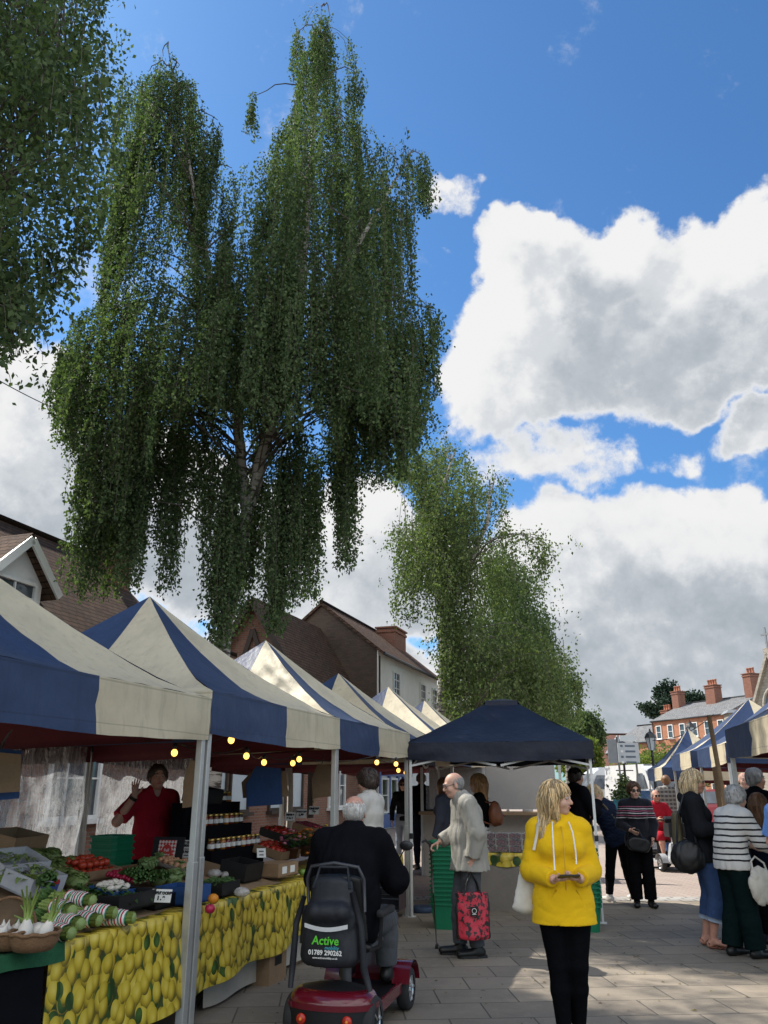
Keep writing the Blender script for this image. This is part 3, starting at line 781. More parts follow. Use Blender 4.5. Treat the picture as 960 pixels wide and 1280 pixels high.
for sx in (-1, 1):
    for sy in (-1, 1):
        p = MB(); p.box((sx*(gw - .02), sy*1.2, 1.5), (.034, .034, 1.3), bev=.004); p.box((sx*(gw - .02), sy*1.2, .5), (.026, .026, 1.0)); p.box((sx*(gw - .02), sy*1.2, .006), (.09, .09, .012)); p.obj('leg', M_steel, gz)
        q = MB(); q.box((sx*(gw - .02), sy*1.2, .97), (.05, .05, .07), bev=.008); q.obj('leg_clamp', M_black, gz)
f = MB()
for sy in (-1.2, 1.2):
    for k in (-1, 0): 
        for z0, z1 in ((1.86, 2.1), (2.1, 1.86)): f.beam(((k)*gw + .03, sy, z0), ((k + 1)*gw - .03, sy, z1), .018, .026)
for sx in (-gw + .02, gw - .02):
    for k in (-1, 0):
        for z0, z1 in ((1.86, 2.1), (2.1, 1.86)): f.beam((sx, k*1.2 + .03, z0), (sx, (k + 1)*1.2 - .03, z1), .018, .026)
f.tube([(0, 0, 1.85), (0, 0, 2.75)], .02)
for sx in (-1, 1):
    for sy in (-1, 1): f.tube([(sx*(gw - .03), sy*1.18, 2.12), (sx*.1, sy*.1, 2.74)], .012, n=6)
f.obj('scissor_frame', M_steel, gz)
wt = thing('post_weight', 'blue rubber weight around the post foot beside the gazebo leg', 'weight', atZ(528, 1140))
q = MB(); q.lathe([(.15, 0), (.16, .015), (.16, .06), (.14, .075), (.03, .075), (.03, .012)], 18); q.obj('disc', mat('blue_rubber', (.03, .05, .09), .7, .2, 5), wt)
# right-hand row of stalls
rs = [((4.10, 9.96), 12, 'nearest stall on the right, shaded blue and cream, cut by the right edge', 0),
      ((6.3, 16.8), 11, 'right hand stall just beyond the nearest one, above the blonde shopper head', 1),
      ((6.85, 19.95), 11, 'third right hand stall, blue and cream valance left of the timber prop', 2)]
for (cx_, cy_), az_, lab, sd in rs:
    o = dup(ST[sd]); D2 = Vector((math.sin(R(az_)), math.cos(R(az_)), 0)); R2 = Vector((D2.y, -D2.x, 0))
    c_ = Vector((cx_, cy_, 0)) - D2 * 1.37 + R2 * 1.6
    o.location = c_; o.rotation_euler = (0, 0, R(90) - R(az_) + (math.pi if 1 else 0))
    tag(o, lab, None, 'blue and cream stalls in the right row')
pk = atY(860, 915, 22.6); o = dup(ST[1], loc=(pk.x, pk.y, 0), rot=R(90) - R(10) + math.pi, label='farthest cream stall roof with blue wedge, beside the black lamp post', group='blue and cream stalls in the right row')
o.scale = (1, .62, .9)
# ---------------------------------------------------------------- trees
def leaf_mat(name, dark, mid, light, trans=.34):
    m, t, b = new_mat(name)
    isl = t.new('ShaderNodeNewGeometry').outputs['Random Per Island']
    co = t.coord(); n = t.noise(co, .55, 3, .6)
    f = t.m('ADD', t.m('MULTIPLY', isl, .62), t.m('MULTIPLY', n, .38))
    c = t.ramp(f, [(.12, dark), (.5, mid), (.86, light)])
    t.put(b.inputs['Base Color'], c); b.inputs['Roughness'].default_value = .7; b.inputs['Specular IOR Level'].default_value = .05
    tr = t.new('ShaderNodeBsdfTranslucent'); t.put(tr.inputs[0], t.v('MULTIPLY', c, (1.15, 1.35, .55)))
    mx = t.new('ShaderNodeMixShader'); mx.inputs[0].default_value = trans
    out = [q for q in t.n if q.type == 'OUTPUT_MATERIAL'][0]
    t.l.new(b.outputs[0], mx.inputs[1]); t.l.new(tr.outputs[0], mx.inputs[2]); t.l.new(mx.outputs[0], out.inputs[0])
    return m
M_leafb = leaf_mat('birch_leaves', (.042, .070, .034), (.084, .124, .058), (.160, .200, .098))
M_leafb2 = leaf_mat('bright_birch_leaves', (.056, .082, .036), (.108, .146, .060), (.19, .222, .098))
M_leafd = leaf_mat('dark_leaves', (.038, .062, .032), (.076, .112, .052), (.14, .182, .085))
M_leafy = leaf_mat('yellow_green_leaves', (.08, .11, .025), (.13, .17, .035), (.20, .23, .06))
M_conif = leaf_mat('conifer_needles', (.018, .032, .022), (.03, .05, .034), (.05, .075, .05), .1)
def bark_mat(name, pale=True):
    m, t, b = new_mat(name); co = t.coord()
    n = t.noise(t.mapping(co, scale=(1, 1, 5)), 3, 5, .65); n2 = t.noise(t.mapping(co, scale=(1, 1, .4)), 9, 4, .6)
    if pale: c = t.ramp(n, [(.40, (.40, .37, .33)), (.52, (.33, .30, .26)), (.58, (.06, .05, .045)), (.8, (.04, .035, .03))])
    else: c = t.ramp(n2, [(.3, (.045, .035, .028)), (.7, (.12, .10, .08))])
    t.put(b.inputs['Base Color'], c); b.inputs['Roughness'].default_value = .85
    t.put(b.inputs['Normal'], t.bump(n2, .5, .02)); return m
M_bark = bark_mat('birch_bark'); M_twig = bark_mat('brown_bark', False)

def leaves_mesh(name, P, size, m, droop=.6, aspect=.62):
    """one rhombic leaf per point, hanging from it"""
    n = len(P); P = np.asarray(P, np.float64)
    ax = rng.normal(size=(n, 3)); ax[:, 2] -= droop * 2.2; ax /= np.linalg.norm(ax, axis=1)[:, None]
    s1 = np.cross(ax, rng.normal(size=(n, 3))); s1 /= np.linalg.norm(s1, axis=1)[:, None] + 1e-9
    L = size * rng.uniform(.65, 1.25, (n, 1)); W = L * aspect
    nn = np.cross(ax, s1)
    V = np.empty((n, 4, 3)); V[:, 0] = P; V[:, 1] = P + ax * L * .42 + s1 * W * .5 + nn * L * .05
    V[:, 2] = P + ax * L; V[:, 3] = P + ax * L * .42 - s1 * W * .5 + nn * L * .05
    return numesh(name, V.reshape(-1, 3), np.arange(n * 4).reshape(n, 4), m)
def inpoly(x, y, P):
    x = np.asarray(x, float); y = np.asarray(y, float); r = np.zeros(x.shape, bool); n = len(P)
    for i in range(n):
        x0, y0 = P[i]; x1, y1 = P[(i + 1) % n]
        c = ((y0 > y) != (y1 > y)); 
        if y1 != y0: r ^= c & (x < (x1 - x0) * (y - y0) / (y1 - y0) + x0)
    return r
def curve_pts(a, b, lift, n=7, jit=.05):
    a, b = Vector(a), Vector(b); out = []
    for i in range(n):
        f = i / (n - 1); p = a.lerp(b, f); p.z += lift * math.sin(math.pi * f)
        if 0 < i < n - 1: p += Vector((random.gauss(0, jit), random.gauss(0, jit), random.gauss(0, jit)))
        out.append(p)
    return out
def weeping_tree(name, label, base, trunks, polys, plumes, Y0, dep, leaf, lm, nclump, nleaf_m, strands=(7, 13), crad=.34, slen=(.8, 2.4), droop=.7, bark=None, gap=.0, bthick=1.0, trunkpart='trunk', stepsp=.035, spread=.075, cat='tree', seed=3, over=.3, pmul=1.0):
    """trunks: lists of (point, radius) in the world; polys: crown outline at depth Y0; plumes: (x, top, bottom, half width, depth offset, strands) long hanging tresses"""
    global rng
    rng = np.random.default_rng(seed); random.seed(seed)
    T = thing(name, label, cat, base); B = Vector(base)
    tb = MB(); pts = []
    for tr in trunks:
        P = [Vector(p) for p, r in tr]; Rr = [r for p, r in tr]
        # refine
        Q, RR = [], []
        for i in range(len(P) - 1):
            for k in range(4):
                f = k / 4; q = P[i].lerp(P[i+1], f) + Vector((random.gauss(0, .015), random.gauss(0, .015), 0)) * (0 if (i == 0 and k == 0) else 1)
                Q.append(q); RR.append(Rr[i] + (Rr[i+1] - Rr[i]) * f)
        Q.append(P[-1]); RR.append(Rr[-1])
        tb.tube([q - B for q in Q], RR, n=12); pts += [(q, r) for q, r in zip(Q, RR)]
    tb.obj(trunkpart, bark or M_bark, T)
    bb = MB(); leaves = []; tw = bb
    def strand(root, length, out, wob_=.05):
        n = max(3, int(length / .22)); p = Vector(root); d = Vector((out.x * .5, out.y * .5, .15)); line = [p.copy()]
        for i in range(n):
            d = d * .55 + Vector((random.gauss(0, wob_), random.gauss(0, wob_), -1)) * .45
            d.normalize(); p = p + d * (length / n); line.append(p.copy())
        return line
    def leafline(line, dens, spread):
        for a, b in zip(line[:-1], line[1:]):
            k = max(1, int((b - a).length * dens + random.random()))
            f = rng.uniform(size=(k, 1)); q = np.array(a) * (1 - f) + np.array(b) * f
            leaves.append(q + rng.normal(size=(k, 3)) * spread)
    def anchor(p):
        best = None
        for q, r in pts:
            if q.z > p.z - .2 * (p - q).length: continue
            d = (q - p).length + .3 * abs(p.z - q.z - 1.0)
            d *= random.uniform(.8, 1.45)
            if best is None or d < best[0]: best = (d, q, r)
        if best is None: best = (0, pts[0][0], pts[0][1])
        return best[1], best[2]
    cl = []
    for poly, w_, dsc in polys:
        xs = [p[0] for p in poly]; ys = [p[1] for p in poly]
        n = int(nclump * w_); k = 0; tries = 0
        while k < n and tries < n * 60:
            tries += 1
            x = random.uniform(min(xs), max(xs)); y = random.uniform(min(ys), max(ys))
            if not inpoly(x, y, poly): continue
            dy = random.gauss(0, dep * .55 * dsc); dy = max(-dep * dsc, min(dep * dsc, dy))
            if gap and mnoise.noise(Vector((x * .012, y * .006, seed + dy * .3))) < gap + (.14 if y < 330 and x > 130 else 0): continue
            cl.append((x, y, dy, poly)); k += 1
    for (x, y, dy, poly) in cl:
        c = atY(x, y, Y0 + dy)
        a, ra = anchor(c); out = Vector((c.x - a.x, c.y - a.y, 0)); 
        if out.length > .01: out.normalize()
        br = curve_pts(a, c, random.uniform(.12, .34) * (c - a).length, 7, .04)
        r0 = min(ra * .35, .006 + .005 * (c - a).length) * bthick
        bb.tube([p - B for p in br], [r0 + (.006 - r0) * (i / 6) for i in range(7)], n=5, cap=False)
        leafline(br[4:], nleaf_m * 1.2, .12)
        for s_ in range(random.randint(*strands)):
            root = br[random.choice((4, 5, 6, 6))] + Vector((random.gauss(0, crad), random.gauss(0, crad), random.gauss(0, crad * .5)))
            # how far may it hang before leaving the outline
            L = random.uniform(*slen); 
            for q in np.arange(.2, L + .01, .2):
                zz = root.z - q; Yy = root.y
                rx = root.x / Yy; dd = (Yy * sT - (zz - H) * cT) / (Yy * cT + (zz - H) * sT) * F + 640
                px = 480 + rx * (F * cT + (dd - 640) * sT)
                if not inpoly(px, dd, poly): L = min(L, max(.25, q - .1 + over*random.random()**2)); break
            ln = strand(root, L, out); leafline(ln, nleaf_m, spread)
            if random.random() < .5: tw.tube([p - B for p in ln], .0045, n=3, cap=False, smooth=False)
    for (x, y0, y1, hw, dy, ns) in plumes:
        Y = Y0 + dy; top = atY(x, y0, Y); bot = atY(x, y1, Y); w_ = abs(atY(x + hw, y0, Y).x - top.x)
        a, ra = anchor(top + Vector((0, 0, .5))); br = curve_pts(a, top, .3, 7, .03)
        bb.tube([p - B for p in br], [.022 + (.008 - .022) * (i / 6) for i in range(7)], n=5, cap=False)
        Lt = top.z - bot.z
        for s_ in range(int(ns*pmul)):
            f = random.random() ** 1.5
            root = top + Vector((random.gauss(0, w_ * .5), random.gauss(0, w_ * .6), -Lt * .5 * f))
            L = (root.z - bot.z) * random.uniform(.55, 1.0) if s_ > ns * .3 else (root.z - bot.z)
            ln = strand(root, max(.3, L), Vector((0, 0, 0)), .07); leafline(ln, nleaf_m, spread)
            if random.random() < .5: tw.tube([p - B for p in ln], .0045, n=3, cap=False, smooth=False)
    bb.obj('branches', M_twig, T)
    P = np.concatenate(leaves) - np.array(B)
    link(leaves_mesh('crown', P, leaf, lm, droop), 'crown', T)
    print(name, 'leaves', len(P))
    return T
def P3(x, y, Y): return atY(x, y, Y)

# tall weeping silver birch behind the second stall
Yb = 15.0
base = Vector((P3(279, 800, Yb).x - .05, Yb, 0))
tr1 = [(base, .17), (P3(279, 800, Yb), .145), (P3(297, 700, Yb), .13), (P3(309, 640, Yb), .125)]
trL = [(P3(309, 640, Yb), .12), (P3(299, 560, Yb + .1), .11), (P3(296, 480, Yb + .3), .095), (P3(268, 380, Yb + .3), .075), (P3(252, 290, Yb), .06), (P3(232, 180, Yb), .04), (P3(210, 60, Yb), .012)]
trR = [(P3(309, 640, Yb), .125), (P3(330, 560, Yb - .1), .12), (P3(352, 490, Yb - .2), .105), (P3(375, 380, Yb - .3), .09), (P3(385, 250, Yb - .3), .07), (P3(392, 150, Yb), .045), (P3(402, 8, Yb), .010)]
trM = [(P3(352, 490, Yb - .2), .07), (P3(400, 400, Yb - .8), .06), (P3(450, 300, Yb - 1), .045), (P3(500, 215, Yb - 1), .02)]
polyR = [(402, 0), (420, 12), (428, 45), (418, 70), (448, 85), (452, 105), (438, 125), (452, 150), (485, 165), (502, 180), (520, 190), (537, 225), (528, 250), (508, 255), (506, 300), (512, 350), (532, 370), (546, 405), (538, 430), (541, 470), (533, 500), (515, 530), (500, 555), (482, 550), (462, 500), (440, 520), (415, 480), (390, 520), (365, 500), (340, 530), (318, 500), (300, 480), (300, 420), (285, 300), (272, 230), (283, 195), (320, 190), (340, 160), (320, 165), (305, 140), (302, 118), (330, 112), (360, 135), (378, 110), (372, 75), (362, 50), (365, 28), (385, 32)]
polyL = [(207, 48), (222, 52), (234, 80), (248, 100), (245, 130), (262, 140), (278, 160), (275, 200), (285, 260), (300, 330), (306, 430), (300, 500), (280, 520), (262, 480), (245, 520), (225, 500), (208, 560), (192, 600), (172, 640), (140, 660), (116, 650), (120, 610), (128, 580), (112, 560), (90, 510), (70, 485), (80, 440), (100, 400), (130, 370), (150, 330), (135, 290), (125, 240), (140, 180), (160, 120), (155, 80), (180, 70), (185, 45), (196, 30)]
plumes = [(130, 520, 745, 26, 0, 34), (160, 520, 742, 26, .5, 34), (186, 500, 735, 15, -.4, 26), (205, 520, 690, 12, .3, 14), (228, 500, 742, 14, 0, 22), (236, 480, 640, 16, .5, 16), (262, 470, 660, 14, 0, 16), (272, 520, 720, 10, -.3, 10),
  (292, 560, 808, 17, -.4, 44), (287, 640, 770, 20, -.3, 20), (316, 600, 790, 9, .2, 10), (352, 560, 790, 15, -.3, 34), (378, 520, 755, 18, -.2, 36), (394, 560, 750, 9, .3, 14), (345, 700, 790, 9, 0, 8), (330, 520, 720, 14, .2, 18),
  (418, 480, 640, 12, 0, 16), (438, 450, 712, 12, -.3, 26), (432, 560, 690, 9, 0, 10), (462, 440, 600, 14, 0, 18), (478, 420, 610, 16, -.5, 24), (500, 400, 600, 16, -.3, 26), (515, 400, 560, 10, 0, 16), (532, 380, 515, 9, 0, 14),
  (345, 330, 520, 14, -1.6, 20), (372, 320, 540, 14, -1.8, 22), (400, 350, 520, 14, -1.7, 20), (425, 330, 560, 14, -1.5, 20), (325, 380, 560, 11, -1.4, 14), (85, 430, 500, 12, 0, 12), (104, 440, 560, 16, .3, 16), (122, 480, 640, 16, 0, 16), (204, 70, 240, 14, 0, 16), (222, 85, 260, 12, -.3, 14), (248, 120, 330, 12, .2, 14), (262, 160, 380, 10, -.2, 12), (290, 210, 400, 12, .4, 12), (186, 90, 330, 15, .3, 18), (165, 150, 390, 14, 0, 18), (545, 390, 440, 5, 0, 6), (398, 30, 110, 12, 0, 10), (412, 20, 90, 9, 0, 8), (372, 40, 80, 7, 0, 6), (444, 90, 150, 9, 0, 8), (318, 120, 168, 9, 0, 8), (528, 195, 270, 8, 0, 10), (272, 150, 260, 8, 0, 8)]
bt1 = weeping_tree('silver_birch', 'very tall weeping silver birch behind the stalls, tresses hanging to the canopy peaks', base, [tr1, trL, trR, trM], [(polyR, 1.05, 1.0), (polyL, .80, 1.0)], plumes, Yb, 2.3, .074, M_leafb, 128, 50, strands=(5, 11), crad=.15, slen=(1.4, 4.2), spread=.042, gap=-.05, over=.6, pmul=1.8, seed=4)

# second birch further up the street, with its lower neighbour
Y2 = 30.0
b2 = Vector((P3(553, 900, Y2).x, Y2, 0))
t2 = [(b2, .24), (P3(553, 880, Y2), .20), (P3(556, 780, Y2), .18), (P3(548, 690, Y2), .15), (P3(545, 630, Y2), .10), (P3(570, 560, Y2), .03)]
t2b = [(P3(556, 780, Y2), .13), (P3(580, 720, Y2 + .5), .11), (P3(610, 650, Y2), .08), (P3(612, 600, Y2), .03)]
t2c = [(P3(552, 720, Y2), .09), (P3(520, 690, Y2), .06), (P3(498, 670, Y2), .025)]
poly2 = [(560, 548), (580, 545), (592, 560), (602, 575), (622, 580), (632, 610), (626, 645), (640, 660), (632, 690), (650, 700), (664, 680), (668, 662), (690, 672), (686, 695), (672, 715), (684, 760), (694, 800), (706, 845), (716, 900), (556, 900), (562, 850), (552, 810), (546, 745), (515, 730), (502, 750), (495, 770), (484, 762), (488, 735), (500, 720), (498, 700), (484, 682), (490, 665), (520, 650), (530, 620), (520, 598), (500, 605), (488, 585), (508, 570), (540, 560)]
pl2 = [(498, 735, 780, 9, 0, 10), (520, 735, 778, 12, 0, 14), (508, 700, 745, 12, 0, 10), (500, 580, 610, 8, 0, 8), (675, 670, 720, 9, 0, 10), (560, 740, 900, 12, -.5, 20), (562, 780, 900, 6, 0, 8)]
weeping_tree('silver_birch', 'bushy bright birch further along the street, in front of the white house chimney', b2, [t2, t2b, t2c], [(poly2, 1.0, 1.0)], pl2, Y2, 3.4, .120, M_leafb2, 205, 24, strands=(6, 11), crad=.40, slen=(.7, 2.4), gap=-.10, spread=.11, seed=11)
Y3 = 38.0
b3 = Vector((P3(655, 930, Y3).x, Y3, 0))
t3 = [(b3, .24), (P3(655, 880, Y3), .2), (P3(650, 780, Y3), .14), (P3(640, 690, Y3), .04)]
poly3 = [(620, 670), (650, 690), (672, 740), (688, 790), (700, 840), (712, 905), (590, 905), (592, 800), (600, 720)]
weeping_tree('silver_birch', 'dark dense birch standing behind the bushy bright one, right of its crown', b3, [t3], [(poly3, 1.0, 1.0)], [(640, 800, 910, 20, 0, 20), (670, 800, 915, 16, 0, 20), (610, 800, 905, 16, 0, 16)], Y3, 2.6, .15, M_leafb, 140, 20, strands=(7, 11), crad=.6, slen=(.8, 2.4), spread=.15, seed=13)
Y4 = 46.0
b4 = Vector((P3(706, 930, Y4).x, Y4, 0))
poly4 = [(700, 795), (710, 800), (716, 830), (722, 850), (724, 905), (684, 905), (690, 840), (695, 815)]
weeping_tree('silver_birch', 'small thin birch beyond the navy gazebo roof, last of the birches', b4, [[(b4, .15), (P3(705, 860, Y4), .1), (P3(704, 800, Y4), .02)]], [(poly4, 1.0, 1.0)], [(718, 830, 900, 5, 0, 12)], Y4, 1.6, .17, M_leafb2, 34, 13, strands=(6, 9), crad=.45, slen=(.8, 2.0), spread=.14, seed=17)

# near tree overhead at the left, trunk outside the picture
Yn = 11.0
bn = Vector((-9.2, 11.4, 0))
polyN = [(-420, -260), (60, -200), (128, -30), (136, 0), (122, 20), (134, 60), (128, 110), (140, 160), (128, 230), (112, 280), (122, 330), (100, 350), (70, 362), (44, 396), (36, 436), (14, 425), (-20, 440), (-120, 430), (-260, 380), (-400, 200)]
tN = [(bn, .26), (bn + Vector((.1, 0, 3)), .22), (bn + Vector((.6, -.2, 6)), .17), (bn + Vector((1.6, -.4, 9)), .10), (bn + Vector((2.2, -.4, 11)), .03)]
tN2 = [(bn + Vector((.4, -.1, 5)), .10), (P3(-60, 330, Yn), .07), (P3(30, 200, Yn), .05), (P3(85, 80, Yn), .02)]
weeping_tree('lime_tree', 'leafy tree overhanging at the top left corner, nearest to the viewer', bn, [tN, tN2], [(polyN, 1.0, 1.0)], [(100, 20, 90, 10, 0, 10), (110, 240, 340, 10, 0, 12), (30, 330, 438, 10, 0, 14), (125, 0, 30, 6, 0, 6), (12, 340, 425, 10, .3, 10), (75, 290, 370, 12, .2, 12)], Yn, 2.8, .105, M_leafd, 430, 28, strands=(6, 10), crad=.36, slen=(.4, 1.3), droop=.5, bark=M_twig, gap=-.25, spread=.10, seed=21)

def leafy_tree(name, label, base, lobes, nleaf, leaf, lm, trunk_h, tr=.25, seed=1, cat='tree', stem='trunk', droop=.2):
    global rng
    rng = np.random.default_rng(seed); random.seed(seed)
    T = thing(name, label, cat, base)
    b = MB()
    if trunk_h > 0:
        b.tube([(0,0,0), (.05,0,trunk_h*.5), (0,.05,trunk_h)], [tr, tr*.8, tr*.6], n=8)
        for c, r in lobes: b.tube(curve_pts((0,0,trunk_h*.8), c, .2, 5, .05), [tr*.4, tr*.3, tr*.22, tr*.12, .01], n=5, cap=False)
        b.obj(stem, M_twig, T)
    P = []
    tot = sum(r[0]*r[1]*r[2] for c, r in lobes)
    for c, r in lobes:
        n = int(nleaf * r[0]*r[1]*r[2] / tot); nc = max(8, n // 60)
        d = rng.normal(size=(nc, 3)); d /= np.linalg.norm(d, axis=1)[:, None]
        cc = d * rng.uniform(.45, 1.02, (nc, 1)) * np.array(r)
        q = np.repeat(cc, 60, 0) + rng.normal(size=(nc * 60, 3)) * np.array(r) * .17
        P.append(q + np.array(c))
    P = np.concatenate(P); P[:, 2] = np.maximum(P[:, 2], .05)
    link(leaves_mesh('crown' if trunk_h > 0 else 'foliage', P, leaf, lm, droop), 'crown' if trunk_h > 0 else 'foliage', T); return T
c = atY(20, 640, 34); leafy_tree('oak_tree', 'dark tree top showing above the tiled roof at left', (c.x - 1.2, 34, 0), [((0,0,9.6), (2.6,2.4,2.0)), ((1.6,0,9.0), (1.7,1.6,1.3)), ((-2,0,10.4), (2,2,2))], 9000, .2, M_leafb2, 8, .3, 31)
c = atY(730, 890, 75); leafy_tree('round_tree', 'dark round tree behind the roofs right of the birches', (c.x, 75, 0), [((0,0,6.6), (1.6,1.6,1.5)), ((-.9,0,5.8), (1.2,1.2,1.2)), ((.8,0,5.6), (1.2,1.2,1.2))], 7000, .3, M_leafd, 5, .3, 32)
c = atY(727, 915, 64); leafy_tree('garden_shrub', 'yellow green bushy tree below the dark round tree', (c.x, 64, 0), [((0,0,4.3), (1.2,1.2,1.0)), ((-.9,0,3.2), (1.1,1.1,1.2)), ((.6,0,3.0), (1.0,1.0,1.1))], 7000, .26, M_leafy, 3, .2, 33)
c = atY(832, 880, 105); leafy_tree('cedar_tree', 'dark conifer rising behind the chimneys of the terrace', (c.x, 105, 0), [((0,0,13.2), (1.5,1.5,1.6)), ((-.6,0,11.6), (2.6,2.4,1.0)), ((.8,0,10.6), (3.4,3,1.1)), ((3.6,0,12.0), (2.4,2,1.2))], 8000, .4, M_conif, 12, .4, 34)
for i, (x_, y_, Y_, r_) in enumerate(((806, 945, 60, 2.2), (822, 938, 61, 2.0), (838, 940, 62, 1.8), (797, 950, 59, 1.8))):
    c = atY(x_, y_, Y_); lab = ['leafy garden bush beside the lamp post before the brick terrace', 'leafy garden bush in the middle of the clump before the terrace', 'leafy garden bush nearest the cream stall peak', 'leafy garden bush beside the direction sign'][i]
    leafy_tree('garden_bush', lab, (c.x, Y_, 0), [((0,0,c.z*.72), (r_,r_,c.z*.42)), ((.5,0,c.z*.4), (r_,r_,c.z*.4))], 4500, .22, M_leafy if i % 2 else M_leafb2, 1.5, .08, 40 + i, 'bush', 'stem')
# ---------------------------------------------------------------- figures: smooth blended solids turned into one continuous surface
class Sdf:
    def __init__(s): s.p = []
    def seg(s, a, b, ra, rb, k=.02, side=None, op='u', cap=False):
        """tapered limb from a to b; radii may be (width, depth) pairs with the width along `side`"""
        s.p.append(('seg', np.array(a, float), np.array(b, float), ra, rb, k, None if side is None else np.array(side, float), op, cap)); return s
    def ell(s, c, r, k=.02, rot=None, op='u'):
        s.p.append(('ell', np.array(c, float), np.array(r, float), k, None if rot is None else np.array(rot), op)); return s
    def cut(s, c, n): s.p.append(('cut', np.array(c, float), np.array(n, float))); return s     # keep the side the normal points away from
    def sub(s, other, k=.0): s.p.append(('grp', other, k)); return s
    def bounds(s):
        lo = np.full(3, 9.); hi = -lo
        for q in s.p:
            if q[0] == 'seg':
                r = max(np.max(q[3]), np.max(q[4]))
                if q[7] == 'u': lo = np.minimum(lo, np.minimum(q[1], q[2]) - r); hi = np.maximum(hi, np.maximum(q[1], q[2]) + r)
            elif q[0] == 'ell':
                if q[5] == 'u': lo = np.minimum(lo, q[1] - q[2].max()); hi = np.maximum(hi, q[1] + q[2].max())
            elif q[0] == 'grp': l, h = q[1].bounds(); lo = np.minimum(lo, l); hi = np.maximum(hi, h)
        return lo, hi
    def ev(s, P):
        D = np.full(len(P), .2)
        for q in s.p:
            if q[0] == 'cut':
                D = np.maximum(D, (P - q[1]) @ q[2]); continue
            if q[0] == 'grp':
                l, h = q[1].bounds(); m = np.all((P > l - .09) & (P < h + .09), axis=1)
                if not m.any(): continue
                d = q[1].ev(P[m]); k = q[2]; op = 'u'
            elif q[0] == 'seg':
                _, a, b, ra, rb, k, side, op, cap = q
                r = max(np.max(ra), np.max(rb)) + .09
                l = np.minimum(a, b) - r; h = np.maximum(a, b) + r
                m = np.all((P > l) & (P < h), axis=1)
                if not m.any(): continue
                p = P[m] - a; ab = b - a; L2 = ab @ ab + 1e-12; t = np.clip(p @ ab / L2, 0, 1)
                w = p - t[:, None] * ab
                if side is None:
                    d = np.sqrt((w * w).sum(1)) - (ra + (rb - ra) * t)
                else:
                    sd = side - ab * (side @ ab) / L2; sd /= np.linalg.norm(sd) + 1e-9
                    rx = ra[0] + (rb[0] - ra[0]) * t; ry = ra[1] + (rb[1] - ra[1]) * t
                    u = w @ sd; v2 = np.maximum((w * w).sum(1) - u * u, 0)
                    d = (np.sqrt((u / rx) ** 2 + v2 / ry ** 2) - 1) * np.minimum(rx, ry)
                if cap: d = np.maximum(d, ((P[m] - b) @ ab) / math.sqrt(L2))
            else:
                _, c, r, k, rot, op = q
                m = np.all((P > c - r.max() - .09) & (P < c + r.max() + .09), axis=1)
                if not m.any(): continue
                p = P[m] - c
                if rot is not None: p = p @ rot
                e = np.sqrt(((p / r) ** 2).sum(1)); d = (e - 1) * r.min()
            o = D[m]
            if op == 'u':
                if k > 0:
                    hh = np.clip(.5 + .5 * (o - d) / k, 0, 1); D[m] = o * (1 - hh) + d * hh - k * hh * (1 - hh)
                else: D[m] = np.minimum(o, d)
            else:
                hh = np.clip(.5 - .5 * (o + d) / max(k, 1e-4), 0, 1); D[m] = o * (1 - hh) - d * hh + k * hh * (1 - hh)
        return D
_E = [(0,1),(2,3),(4,5),(6,7),(0,2),(1,3),(4,6),(5,7),(0,4),(1,5),(2,6),(3,7)]
